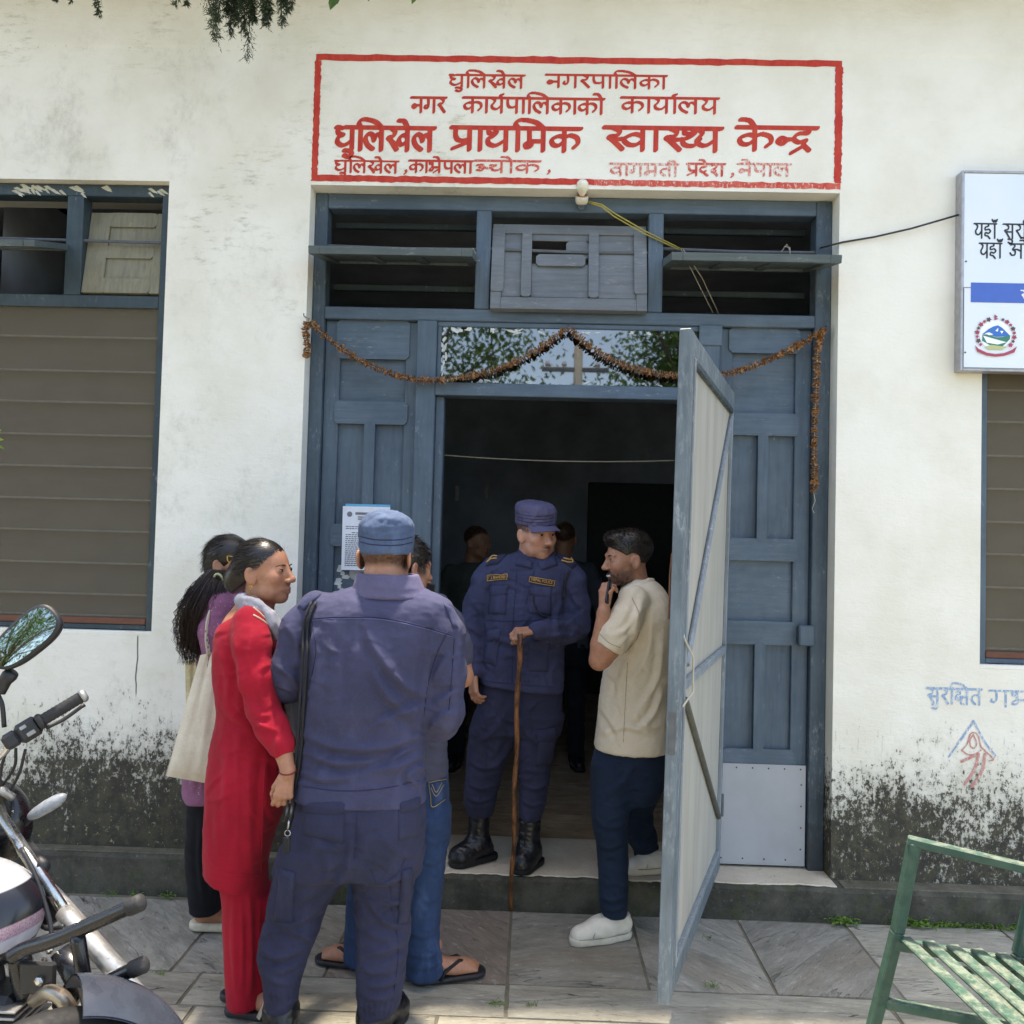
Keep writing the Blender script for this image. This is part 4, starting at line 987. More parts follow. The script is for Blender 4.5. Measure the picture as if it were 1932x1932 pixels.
for s_ in swags:
    mb, pp = gchain(s_, .0088)
    mb.build('dried_flowers', M_GARL, garl)['kind'] = 'stuff'
    MB().tube(pp[::3] + [pp[-1]], .0025, 5).build('string', M_STRING, garl)
MB().tube([tuple(P(1535, 928, .04)), tuple(P(1538, 945, .04)), tuple(P(1532, 960, .042)), tuple(P(1536, 968, .045))], .0015, 5).build('string_end', M_STRING, garl)
for u, v in ((577, 602), (1072, 616), (1556, 620)):
    p = P(u, v, .06 if u > 600 else .0); MB().tube([tuple(p + arr(0, .03, .01)), tuple(p + arr(0, -.035, .006)), tuple(p + arr(0, -.038, .018))], .0025, 6).build('nail', M_IRON, garl)
# ================================================================ figures: implicit surfaces turned into meshes
def proj(p):
    q = (np.asarray(p) - CAM) @ RC
    return np.stack([966 + FPX * q[..., 0] / q[..., 1], 966 - FPX * q[..., 2] / q[..., 1]], -1)
_rs = np.random.RandomState(11)
_TAB = _rs.rand(4096).astype(np.float64)
def vnoise(p):
    i = np.floor(p).astype(np.int64); f = p - i; f = f * f * f * (f * (f * 6 - 15) + 10)
    def h(a, b, c): return _TAB[((i[:, 0] + a) * 73856093 ^ (i[:, 1] + b) * 19349663 ^ (i[:, 2] + c) * 83492791) & 4095]
    x, y, z = f.T
    l = lambda a, b, t: a + (b - a) * t
    return l(l(l(h(0, 0, 0), h(1, 0, 0), x), l(h(0, 1, 0), h(1, 1, 0), x), y), l(l(h(0, 0, 1), h(1, 0, 1), x), l(h(0, 1, 1), h(1, 1, 1), x), y), z) * 2 - 1
def fbm(p, o=3):
    r = 0; a = 1.0
    for k in range(o): r = r + a * vnoise(p * 2.03 ** k + 17.3 * k); a *= .5
    return r
class SDF:
    def __init__(s, lo, hi, h):
        s.lo, s.h = np.array(lo, float), h
        s.n = np.ceil((np.array(hi, float) - s.lo) / h).astype(int) + 1
        s.ax = [s.lo[i] + h * np.arange(s.n[i]) for i in range(3)]
        s.D = np.full(tuple(s.n), .3, np.float32)
    def _sub(s, lo, hi):
        a = np.maximum(np.floor((np.array(lo) - s.lo) / s.h).astype(int), 0); b = np.minimum(np.ceil((np.array(hi) - s.lo) / s.h).astype(int) + 1, s.n)
        if np.any(b <= a): return None
        sl = tuple(slice(a[i], b[i]) for i in range(3))
        return sl, [s.ax[0][sl[0]][:, None, None], s.ax[1][sl[1]][None, :, None], s.ax[2][sl[2]][None, None, :]]
    def _mix(s, sl, d, k, op):
        A = s.D[sl]
        if op == 'sub':
            d = -d; h = np.clip(.5 - .5 * (A - d) / k, 0, 1); s.D[sl] = A * (1 - h) + d * h + k * h * (1 - h)
        else:
            h = np.clip(.5 + .5 * (A - d) / k, 0, 1); s.D[sl] = A * (1 - h) + d * h - k * h * (1 - h)
    def cap(s, p, q, r0, r1=None, k=.012, op='add', flat=None):
        p, q = np.array(p, float), np.array(q, float); r1 = r0 if r1 is None else r1
        m_ = max(r0, r1) * (1 if flat is None else max(1, flat[1])) + k + 3 * s.h
        su = s._sub(np.minimum(p, q) - m_, np.maximum(p, q) + m_)
        if su is None: return s
        sl, (X, Y, Z) = su
        dx, dy, dz = X - p[0], Y - p[1], Z - p[2]
        e = q - p
        if flat is not None:                                    # squash along a direction
            nn = np.array(flat[0], float); nn /= np.linalg.norm(nn); e = e - nn * (e @ nn)
            t0 = (dx * nn[0] + dy * nn[1] + dz * nn[2]) * (1 / flat[1] - 1)
            e0 = q - p; en = (e0 @ nn) * (1 / flat[1] - 1)
            dx, dy, dz = dx + nn[0] * t0, dy + nn[1] * t0, dz + nn[2] * t0; e = e0 + nn * en
        t = np.clip((dx * e[0] + dy * e[1] + dz * e[2]) / (e @ e + 1e-12), 0, 1)
        d = np.sqrt((dx - t * e[0]) ** 2 + (dy - t * e[1]) ** 2 + (dz - t * e[2]) ** 2) - (r0 + (r1 - r0) * t)
        s._mix(sl, d, k, op); return s
    def chain(s, pts, k=.012, op='add'):
        for a, b in zip(pts[:-1], pts[1:]): s.cap(a[:3], b[:3], a[3], b[3], k, op)
        return s
    def ell(s, c, r, R=None, k=.012, op='add'):
        c, r = np.array(c, float), np.array(r, float); m_ = r.max() + k + 3 * s.h
        su = s._sub(c - m_, c + m_)
        if su is None: return s
        sl, (X, Y, Z) = su; X, Y, Z = X - c[0], Y - c[1], Z - c[2]
        if R is not None: X, Y, Z = (X * R[0, i] + Y * R[1, i] + Z * R[2, i] for i in range(3))
        k0 = np.sqrt((X / r[0]) ** 2 + (Y / r[1]) ** 2 + (Z / r[2]) ** 2)
        d = (k0 - 1) * r.min() * .5 + .5 * k0 * (k0 - 1) / np.maximum(np.sqrt((X / r[0] ** 2) ** 2 + (Y / r[1] ** 2) ** 2 + (Z / r[2] ** 2) ** 2), 1e-6)
        s._mix(sl, d, k, op); return s
    def prof(s, rows, k=.02, pw=2.3, op='add', cap=(True, True)):
        "stack of super-ellipses; rows (z, cx, cy, a, b), any order"
        rows = sorted(rows, key=lambda r: r[0]); R = np.array(smooth(rows, 8)); R = R[np.argsort(R[:, 0])]
        z0, z1 = R[0, 0], R[-1, 0]; m_ = k + 3 * s.h
        su = s._sub((np.min(R[:, 1] - R[:, 3]) - m_, np.min(R[:, 2] - R[:, 4]) - m_, z0 - m_), (np.max(R[:, 1] + R[:, 3]) + m_, np.max(R[:, 2] + R[:, 4]) + m_, z1 + m_))
        sl, (X, Y, Z) = su; z = Z[0, 0]
        cx, cy, a, b = (np.interp(z, R[:, 0], R[:, i])[None, None, :] for i in range(1, 5))
        rho = (np.abs((X - cx) / a) ** pw + np.abs((Y - cy) / b) ** pw) ** (1 / pw)
        d = (rho - 1) * np.minimum(a, b)
        d = np.maximum(d, np.maximum(z0 - Z, Z - z1) + 0 * d)
        s._mix(sl, d, k, op); return s
    def cut(s, p, n):
        "keep the side the normal points away from"
        n = np.array(n, float); n /= np.linalg.norm(n)
        X, Y, Z = s.ax[0][:, None, None] - p[0], s.ax[1][None, :, None] - p[1], s.ax[2][None, None, :] - p[2]
        s.D = np.maximum(s.D, (X * n[0] + Y * n[1] + Z * n[2]).astype(np.float32)); return s
    def mesh(s, relax=1):
        D = s.D.astype(np.float64); I = D < 0
        c = np.zeros(tuple(s.n - 1), np.int8)
        for i in (0, 1):
            for j in (0, 1):
                for k in (0, 1): c += I[i:i + s.n[0] - 1, j:j + s.n[1] - 1, k:k + s.n[2] - 1]
        act = np.argwhere((c > 0) & (c < 8)); idx = np.full(tuple(s.n - 1), -1, np.int64); idx[tuple(act.T)] = np.arange(len(act))
        acc = np.zeros((len(act), 3)); cnt = np.zeros(len(act))
        cor = {(i, j, k): D[act[:, 0] + i, act[:, 1] + j, act[:, 2] + k] for i in (0, 1) for j in (0, 1) for k in (0, 1)}
        for a in range(3):
            for m_ in (0, 1):
                for n_ in (0, 1):
                    c0 = [m_, n_]; c0.insert(a, 0); c1 = [m_, n_]; c1.insert(a, 1)
                    d0, d1 = cor[tuple(c0)], cor[tuple(c1)]; ok = (d0 < 0) != (d1 < 0)
                    t = np.where(ok, d0 / np.where(ok, d0 - d1, 1), 0)
                    q = np.repeat(np.array([c0], float), len(act), 0); q[:, a] = t
                    acc += q * ok[:, None]; cnt += ok
        V = s.lo + s.h * (act + acc / cnt[:, None])
        F = []
        for a in range(3):
            b, c_ = [(1, 2), (2, 0), (0, 1)][a]
            A = np.take(I, range(0, s.n[a] - 1), a); B = np.take(I, range(1, s.n[a]), a)
            e = np.argwhere(A != B)
            ok = (e[:, b] > 0) & (e[:, b] < s.n[b] - 1) & (e[:, c_] > 0) & (e[:, c_] < s.n[c_] - 1); e = e[ok]
            if not len(e): continue
            sb, sc_ = np.zeros(3, int), np.zeros(3, int); sb[b] = 1; sc_[c_] = 1
            q = np.stack([idx[tuple((e - sb - sc_).T)], idx[tuple((e - sc_).T)], idx[tuple(e.T)], idx[tuple((e - sb).T)]], 1)
            fl = ~I[tuple(e.T)]; q[fl] = q[fl][:, ::-1]; F.append(q)
        F = np.concatenate(F); F = F[(F >= 0).all(1)]
        for _ in range(relax): V = lap(V, F, .5)
        return V, F
def lap(V, F, w=.5):
    A = np.zeros_like(V); n = np.zeros(len(V))
    for i in range(4):
        for j in ((i + 1) % 4, (i + 3) % 4):
            np.add.at(A, F[:, i], V[F[:, j]]); np.add.at(n, F[:, i], 1)
    return V + w * (A / np.maximum(n, 1)[:, None] - V)
def normals(V, F):
    N_ = np.cross(V[F[:, 2]] - V[F[:, 0]], V[F[:, 3]] - V[F[:, 1]]); O = np.zeros_like(V)
    for i in range(4): np.add.at(O, F[:, i], N_)
    return O / (np.linalg.norm(O, axis=1, keepdims=True) + 1e-12)
def bounds(*sets, pad=.05):
    A = np.concatenate([np.array(s, float)[:, :3] for s in sets]); return A.min(0) - pad, A.max(0) + pad
def rows_px(rows, Y):
    "silhouette rows (v, u_left, u_right, depth offset, half depth) -> (z, cx, cy, a, b)"
    out = []
    for v, ul, ur, dy, b in rows:
        p, q = P(ul, v, Y + dy), P(ur, v, Y + dy); out.append(((p[2] + q[2]) / 2, (p[0] + q[0]) / 2, Y + dy, (q[0] - p[0]) / 2, b))
    return out
def limb(pts, Y):
    "limb nodes (u, v, depth offset, radius) -> world"
    return [tuple(P(u, v, Y + dy)) + (r,) for u, v, dy, r in pts]
def folds(V, N_, lst):
    "raise ridges with a hollow beside them along picture-space lines, on surfaces turned to the viewer"
    uv = proj(V); dist = np.linalg.norm(V - CAM, axis=1); view = (CAM - V) / dist[:, None]
    face = np.clip(((N_ * view).sum(1) - .05) * 3, 0, 1); px = dist / FPX
    D = np.zeros(len(V))
    for pts, amp, wid in lst:
        p = np.array(smooth(pts, 6)); best = np.full(len(V), 1e9); sg = np.zeros(len(V)); tt = np.zeros(len(V))
        L = len(p) - 1
        lo, hi = p.min(0) - 60, p.max(0) + 60
        sel = np.flatnonzero((uv[:, 0] > lo[0]) & (uv[:, 0] < hi[0]) & (uv[:, 1] > lo[1]) & (uv[:, 1] < hi[1]))
        if not len(sel): continue
        w = uv[sel]; bs = np.full(len(sel), 1e9); s_ = np.zeros(len(sel)); t_ = np.zeros(len(sel))
        for i in range(L):
            e = p[i + 1] - p[i]; r = w - p[i]; t = np.clip(r @ e / (e @ e + 1e-9), 0, 1); o = r - t[:, None] * e; d = np.linalg.norm(o, axis=1)
            k = d < bs; bs[k] = d[k]; s_[k] = np.sign(e[0] * o[k, 1] - e[1] * o[k, 0]); t_[k] = (i + t[k]) / L
        x = bs * s_ * px[sel] / wid
        tap = np.sin(np.pi * np.clip(t_ * .94 + .03, 0, 1)) ** .6
        D[sel] += amp * tap * (np.exp(-np.abs(x) ** 1.35) - .65 * np.exp(-(x - 1.7) ** 2))
    return V + N_ * (D * face)[:, None]
def creases(box, n, seed, amp=.005, wid=.008, ang=(-35, 35), L=(25, 70)):
    "scattered short creases in a picture-space box"
    q = np.random.RandomState(seed); out = []
    for _ in range(n):
        u, v = q.uniform(box[0], box[2]), q.uniform(box[1], box[3]); a = math.radians(q.uniform(*ang)) * q.choice((-1, 1)); l = q.uniform(*L) / 2; c, s_ = math.cos(a) * l, math.sin(a) * l; b = q.uniform(-.3, .3) * l
        out.append(([(u - c, v - s_), (u - s_ * b / l, v + c * b / l), (u + c, v + s_)], amp * q.uniform(.4, 1.1), wid * q.uniform(.7, 1.4)))
    return out
def wrinkle(V, N_, amp, scale=(14, 14, 30), seed=0, ridge=True):
    q = fbm(V * np.array(scale) + seed * 7.7, 3)
    q = (1 - np.abs(q) * 1.6) if ridge else q
    return V + N_ * (amp * q)[:, None]
BV = {}
def garment(name, s, mat, parent, fold=(), wr=((.003, (9, 9, 22)),), relax=1, sm=True, col=None):
    V, F = s.mesh(relax) if isinstance(s, SDF) else s
    for i, w in enumerate(wr): V = wrinkle(V, normals(V, F), w[0], w[1], i + len(name) + len(V) % 13)
    if len(fold): V = folds(V, normals(V, F), fold)
    o = obj(name, V, F, mat, parent, sm, col=col)
    o_bvh = BVHTree.FromPolygons([tuple(p) for p in V], [tuple(q) for q in F.tolist()])
    BV[o.name] = o_bvh
    return o
def hit(o, u, v):
    d = RC @ np.array([(u - 966) / FPX, 1, -(v - 966) / FPX]); d /= np.linalg.norm(d)
    h = BV[o.name].ray_cast(Vector(CAM), Vector(d))
    if h[0] is None: return None
    n = h[1] if h[1].dot(Vector(d)) < 0 else -h[1]
    return np.array(h[0]), np.array(n)
def patch(name, o, quad, mat, th=.004, n=8, m_=6, parent=None, puff=0.0, sag_=0.0):
    "cloth piece laid on a garment; quad is four picture points, clockwise from top left"
    q = [np.array(p, float) for p in quad]; V = []; ok = True; last = None
    for j in range(m_ + 1):
        for i in range(n + 1):
            s, t = i / n, j / m_
            w = (q[0] * (1 - s) + q[1] * s) * (1 - t) + (q[3] * (1 - s) + q[2] * s) * t
            w = w + np.array((0, sag_ * math.sin(math.pi * s) * t))
            h = hit(o, *w) or last
            if h is None: continue
            last = h; e = i in (0, n) or j in (0, m_)
            V.append((h[0] + h[1] * (th * (.55 if e else 1) + puff * math.sin(math.pi * s) * math.sin(math.pi * t)), h[0] - h[1] * .004))
    if len(V) < (n + 1) * (m_ + 1): return None
    A = [v[0] for v in V]; B = [v[1] for v in V]; K = len(A); F = []
    I = lambda i, j: j * (n + 1) + i
    for j in range(m_):
        for i in range(n): F.append((I(i, j + 1), I(i + 1, j + 1), I(i + 1, j), I(i, j)))
    rim = [I(i, 0) for i in range(n)] + [I(n, j) for j in range(m_)] + [I(i, m_) for i in range(n, 0, -1)] + [I(0, j) for j in range(m_, 0, -1)]
    VV = A + [B[i] for i in rim]
    for a in range(len(rim)):
        b = (a + 1) % len(rim); F.append((rim[a], rim[b], K + b, K + a))
    return obj(name, VV, F, mat, parent or o.parent, True)
def seam(name, o, pts, mat, r=.0018, parent=None, lift=.0004, n=6):
    L = []
    for w in smooth(pts, n):
        h = hit(o, *w)
        if h is not None and (not L or np.linalg.norm(h[0] - L[-1]) < .12): L.append(h[0] + h[1] * lift)
    if len(L) > 2: return MB().tube(L, r, 6).build(name, mat, parent or o.parent, True)

# ---------------------------------------------------------------- cloth, skin, leather, hair
def m_cloth(name, c, c2=None, weave=700, rough=.85, wr=.25, wsc=9, sheen=.02, spot=None, fade=None):
    n = N(name); a = hx(c); b = hx(c2) if c2 else tuple(x * .82 for x in a[:3]) + (1,)
    base = n.mix(n.ramp(n.noise(5, 5, .6), .32, .7), a, b)
    base = n.mix(n.ramp(n.noise(160, 3, .6), .35, .75, 0, .16), base, tuple(min(1, x * 1.7) for x in a[:3]) + (1,))
    if spot:
        base = n.mix(n.ramp(n.voro(75), .14, .09), base, hx(spot))
    if fade: base = n.mix(n.ramp(n.noise(14, 4, .6, n.map((1, 1, .35))), .5, .72, 0, .5), base, hx(fade))
    b1 = n.bump(n.noise(wsc, 2, .45, n.map((1, 1, 1.6)), .3), wr * 1.5, .016)
    b2 = n.bump(n.wave(weave, None, 1, 1, 'DIAGONAL'), .05, .0008, b1)
    n.set(base, rough, 0, b2, .2)
    n.put(n.b.inputs['Sheen Weight'], sheen)
    return n.m
def m_skin(name):
    n = N(name); at = n.n('VertexColor', layer_name='Col')
    f = n.noise(45, 5, .65)
    f2 = n.noise(140, 4, .7); base0 = n.mix(n.ramp(f2, .35, .7, 0, .3), at.outputs[0], n.mix(1.0, at.outputs[0], (1.25, 1.12, 1.05, 1), 'MULTIPLY'))
    base = n.mix(n.ramp(f, .3, .7, 0, .45), base0, n.mix(1.0, at.outputs[0], (.72, .6, .56, 1), 'MULTIPLY'))
    n.set(base, n.ramp(n.noise(90, 3), .3, .7, .42, .62), 0, n.bump(n.noise(420, 3), .16, .001), .45)
    n.put(n.b.inputs['Subsurface Weight'], .12); n.put(n.b.inputs['Subsurface Radius'], (.012, .004, .002)); n.put(n.b.inputs['Subsurface Scale'], .6)
    return n.m
def m_hair(name, c='15120f', c2='2e241c', ax=(1, 1, .08), rough=.38):
    n = N(name); g = n.noise(130, 4, .6, n.map(ax))
    return n.set(n.mix(n.ramp(g, .35, .7), hx(c), hx(c2)), rough, 0, n.bump(g, .5, .003), .5)
M_SKIN = m_skin('brown_skin'); M_HAIR = m_hair('black_hair'); M_HAIRB = m_hair('dark_brown_hair', '1d1512', '3d2a22')
M_EYE = plain('eye_white', hx('cfc6bc'), .2, var=.02, bump=0); M_IRIS = plain('dark_iris', hx('1a1210'), .15, var=.02, bump=0)
M_UNI = m_cloth('navy_police_cloth', '3a3d58', '30334b', fade='464a6a'); M_UNIT = m_cloth('dark_navy_trouser_cloth', '2f3147', '26283b', fade='393b54')
M_UNIP = m_cloth('faded_sun_tinted_violet_cloth', '57546f', '4a4862', fade='666380')  # yoke and collar tone: fading plus sunlight on the shoulders, put into the colour
M_SEAM = m_cloth('navy_seam_thread', '2a2c48', wr=.05); M_SEAML = m_cloth('light_stitching', '60628a', wr=.05)
M_BOOT = plain('black_boot_leather', hx('14151a'), .38, var=.2, scale=20, bump=.3, bscale=90, bd=.003); M_SOLE = plain('black_rubber', hx('121214'), .7)
M_GOLD = plain('gold_thread', hx('c79a4e'), .6); M_PATCH = plain('dark_badge', hx('2a2430'), .8)
SKIN, LIP, BEARD = np.array(hx('ad7e65')), np.array(hx('7d4a40')), np.array(hx('3a2a23'))
def head_frame(c, yaw, pitch=0.0, roll=0.0, s=1.0):
    "yaw 0 faces the camera (-y), positive turns to picture right; pitch positive looks down"
    y, p, r = map(math.radians, (yaw, pitch, roll))
    f = np.array([math.sin(y) * math.cos(p), -math.cos(y) * math.cos(p), -math.sin(p)])
    up = np.array([0, 0, 1.0]); x = np.cross(f, up); x /= np.linalg.norm(x); u = np.cross(x, f)
    x, u = x * math.cos(r) + u * math.sin(r), u * math.cos(r) - x * math.sin(r)
    return np.stack([x, f, u], 1) * s, np.array(c, float)
def tf(fr, p): return fr[1] + np.asarray(p) @ fr[0].T
def head_mesh(fr, sex='m', fat=1.0, neck_to=None, smile=0.0, open_=0.0, hair=None, beard=0.0, stache=0.0, skin=SKIN, h=.0032, neck_r=.055):
    s = SDF((-.11, -.14, -.20), (.11, .15, .135), h)
    w = fat
    s.ell((0, -.018, .035), (.074, .094, .080), k=.01)
    s.ell((0, .024, -.018), (.062 * w, .066, .086), k=.03)
    s.ell((0, .028, -.066), (.053 * w, .052, .042), k=.025)
    s.ell((0, .064, -.094), (.022 * w, .019, .017), k=.02)
    for x in (-1, 1):
        s.ell((x * .041 * w, .058, -.022), (.021 * w, .022, .02), k=.022)
        s.ell((x * .047 * w, .028, -.072), (.014, .03, .02), k=.022)
        s.ell((x * .031, .1, .005), (.018, .017, .0125), k=.012, op='sub')
        s.ell((x * .031, .0735, .0045), (.0165, .0128, .0115), k=.006)
        if sex == 'm': s.cap((x * .012, .087, .022), (x * .044, .074, .024), .009, .006, k=.012)
        s.ell((x * .079, -.008, -.012), (.0085, .0205, .033), _rot(.2, x * .42, 0), k=.006)
        s.ell((x * .0865, -.002, -.006), (.0065, .012, .0205), _rot(.2, x * .42, 0), k=.005, op='sub')
    s.cap((0, .084, .012), (0, .106, -.026), .0075, .0115, k=.012)
    s.ell((0, .109, -.030), (.0115, .0105, .0095), k=.007)
    for x in (-1, 1): s.ell((x * .0125, .098, -.033), (.0085, .0095, .0075), k=.006)
    sm = .004 * smile
    for x in (-1, 1):
        s.cap((0, .0935 - .002 * smile, -.0595), (x * (.021 + sm), .080, -.0625 + sm), .0058, .0034, k=.006)
        s.cap((0, .0915 - .002 * smile, -.0715 - .004 * open_), (x * (.019 + sm), .079, -.0655 + sm), .0066, .0034, k=.006)
        s.cap((0, .103, -.0655 - .002 * open_), (x * (.019 + sm), .092, -.0638 + sm), .0024 + .003 * open_, .002, k=.004, op='sub')
        if smile: s.ell((x * .043 * w, .06, -.034), (.016, .016, .015), k=.014)
    s.cap((0, -.02, -.06), (0, -.03, -.20), neck_r, neck_r + .004, k=.02)
    if sex == 'm': s.cap((0, .022, -.135), (0, .018, -.15), .012, .012, k=.02)
    V, F = s.mesh(1)
    x, y, z = V.T
    C = np.repeat(skin[None], len(V), 0)
    def blend(c, f): C[:, :3] = C[:, :3] * (1 - f[:, None]) + np.array(c)[:3] * f[:, None]
    g = lambda d, a: np.clip(1 - np.abs(d) / a, 0, 1)
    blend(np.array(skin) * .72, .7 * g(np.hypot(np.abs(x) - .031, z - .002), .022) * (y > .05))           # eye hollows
    blend(skin * np.array((1.08, .86, .82, 1)), .6 * g(np.hypot(np.hypot(np.abs(x) - .04, z + .03), y - .07), .035))
    blend(LIP, .9 * np.clip(1.35 - np.hypot(x / .023, (z + .0655) / .0105), 0, 1) * (y > .076))
    if beard:
        bd = np.clip((-.03 - z) / .02, 0, 1) * np.clip((y + .0) / .025, 0, 1) * (1 - .0 * x) * np.clip((z + .135) / .02, 0, 1)
        bd = np.maximum(bd, np.clip((-.0 - z) / .02, 0, 1) * g(y - .012, .022) * (np.abs(x) > .045))
        bd *= 1 - .85 * np.clip(1.25 - np.hypot(x / .022, (z + .0655) / .010), 0, 1)
        bd *= np.clip((np.hypot((np.abs(x) - .04) * 1, (z + .028)) - .014) / .02, 0, 1)
        blend(BEARD, beard * bd * (.75 + .25 * fbm(V * 180, 2)))
    if stache: blend(BEARD, stache * np.clip(1.3 - np.hypot(x / .026, (z + .052) / .007), 0, 1) * (y > .07))
    if hair is not None: blend(BEARD * .32, hair(x, y, z) * (.85 + .15 * fbm(V * 150, 2)))
    return tf(fr, V), F, C
def eyes(fr, parent, look=(0, 0), narrow=0.0):
    for x in (-1, 1):
        c = np.array((x * .031, .0758, .0045)); mb = MB(); V = []
        R = .0118
        e = MB().lathe([(.001, R)] + [(R * math.sin(a), R * math.cos(a)) for a in np.linspace(.12, math.pi - .12, 10)] + [(.001, -R)], 14)
        vv = np.array(e.v)
        o = obj('eye', tf(fr, vv * (1.05, 1, .6 - .28 * narrow) + c), e.f, M_EYE, parent, True)
        e2 = MB().lathe([(.0062, 0), (.0052, .0012), (.001, .0018)], 12); v2 = np.array(e2.v)[:, [0, 2, 1]] * (1, 1, .85 - .4 * narrow)
        dx = look[0] * .004; obj('iris', tf(fr, v2 + c + (dx, R * .93, look[1] * .003)), [q[::-1] for q in e2.f], M_IRIS, o, True)
        MB().tube([tuple(tf(fr, p)) for p in ((x * .0455, .0745, .0045), (x * .038, .0845, .0088), (x * .029, .0865, .009), (x * .019, .0825, .0055))], .0017, 5).build('lashes', M_HAIR, parent, True)
def brows(fr, parent, r=.0032, tilt=0.0):
    for x in (-1, 1):
        MB().tube([tuple(tf(fr, p)) for p in ((x * .013, .0905, .0195 - tilt), (x * .026, .0895, .0235), (x * .038, .0815, .0235), (x * .047, .0705, .0185))], [r * .8, r, r * .85, r * .4], 6).build('eyebrow', M_HAIR, parent, True)
def hand_nodes(o, d, n, thumb=1, curl=(20, 25, 20), spread=.12, tcurl=(20, 25), tdir=(.55, .8, -.3), L=1.0):
    "returns capsules of a hand: o wrist, d along the hand, n out of its back, thumb=+1 on the d x n side"
    o, d, n = map(lambda q: np.array(q, float), (o, d, n)); d /= np.linalg.norm(d); n = n - d * (n @ d); n /= np.linalg.norm(n); s = np.cross(d, n) * thumb
    out = []
    pw = lambda a, b, c: o + (d * a + s * b + n * c) * L
    for b in (.026, .009, -.009, -.025): out.append((pw(.012, b * .62, 0), pw(.088 - abs(b) * .2, b, .0), .0125 * L, .0115 * L))
    cs = curl if isinstance(curl[0], (list, tuple)) else [curl] * 4
    for (b, l, r), cu in zip(((.029, .072, .0088), (.0098, .08, .009), (-.0098, .074, .0086), (-.028, .058, .0076)), cs):
        p = pw(.088 - abs(b) * .2, b, .001); a = 0; sp = b * spread / .03
        for f, k in zip((.46, .30, .24), cu):
            a += math.radians(k); v = d * math.cos(a) - n * math.sin(a) + s * sp * math.cos(a); q = p + v / np.linalg.norm(v) * l * f * L
            out.append((p, q, r * L, r * .93 * L)); p = q; r *= .92
    p = pw(.018, .022, -.006); t = np.array(tdir, float); v = d * t[0] + s * t[1] + n * t[2]; v /= np.linalg.norm(v)
    for l, r, k in ((.045, .0125, 0), (.034, .0105, tcurl[0]), (.027, .0092, tcurl[1])):
        a = math.radians(k); ax = np.cross(v, d + n * -.6); ax /= np.linalg.norm(ax) + 1e-9; v = v * math.cos(a) + np.cross(ax, v) * math.sin(a)
        q = p + v * l * L; out.append((p, q, r * L, r * .94 * L)); p = q
    return out
def skin_part(caps, h=.0026, k=.007, skin=SKIN, limbs=()):
    pts = [c[0] for c in caps] + [c[1] for c in caps] + [l_[:3] for L in limbs for l_ in L]
    s = SDF(*bounds(pts, pad=.055), h)
    for L in limbs: s.chain(L, .01)
    for c in caps: s.cap(c[0], c[1], c[2], c[3], k)
    V, F = s.mesh(1); C = np.repeat(skin[None], len(V), 0)
    C[:, :3] *= (1 + .06 * fbm(V * 60, 2))[:, None]
    return V, F, C
def join(parts):
    V, F, C = [], [], []; n = 0
    for v, f, c in parts: V.append(v); F.append(f + n); C.append(c); n += len(v)
    return np.concatenate(V), np.concatenate(F), np.concatenate(C)
def body(parts, parent, mat=None, links=()):
    "one mesh; hidden limbs inside the clothes tie the visible skin together (part a, part b, points between)"
    V, F, C = join(parts); off = np.cumsum([0] + [len(p[0]) for p in parts]); nf = np.cumsum([0] + [len(p[1]) for p in parts])
    for a, b, pts in links:
        pts = [np.array(q[:3], float) for q in pts]; ends = []
        for i, q in ((a, pts[0]), (b, pts[-1])):
            ff = F[nf[i]:nf[i + 1]]; c = V[ff].mean(1); ends.append(ff[np.argmin(((c - q) ** 2).sum(1))])
        ring_, add = ends[0], []
        for q in pts[1:-1]:
            k = len(V) + len(add); add += [q + np.array(o) * .012 for o in ((-1, -1, 0), (1, -1, 0), (1, 1, 0), (-1, 1, 0))]; nx_ = np.arange(k, k + 4)
            F = np.concatenate([F, [[ring_[j], ring_[(j + 1) % 4], nx_[(j + 1) % 4], nx_[j]] for j in range(4)]]); ring_ = nx_
        F = np.concatenate([F, [[ring_[j], ring_[(j + 1) % 4], ends[1][(j + 1) % 4], ends[1][j]] for j in range(4)]])
        if add: V = np.concatenate([V, add]); C = np.concatenate([C, np.repeat(C[-1:], len(add), 0)])
    o = obj('body', V, F, mat or M_SKIN, parent, True, col=C)
    BV[o.name] = BVHTree.FromPolygons([tuple(p) for p in V], [tuple(q) for q in F.tolist()]); return o
def strands(name, roots, dirs, length, width, mat, parent, seg=3, bend=(0, 0, -.3), jit=.25, seed=3):
    "many thin tapered hairs"
    r_ = np.random.RandomState(seed); V, F = [], []
    for p, d in zip(roots, dirs):
        d = d + r_.randn(3) * jit; d /= np.linalg.norm(d); l = length * r_.uniform(.6, 1.2)
        w = np.cross(d, r_.randn(3)); w /= np.linalg.norm(w) + 1e-9; q = p.copy(); n0 = len(V)
        for k in range(seg + 1):
            ww = w * width * (1 - .85 * k / seg); V += [q - ww, q + ww]
            d = d + np.array(bend) / seg; d /= np.linalg.norm(d); q = q + d * l / seg
        for k in range(seg): F.append((n0 + 2 * k, n0 + 2 * k + 1, n0 + 2 * k + 3, n0 + 2 * k + 2))
    return obj(name, np.array(V), np.array(F), mat, parent, True)
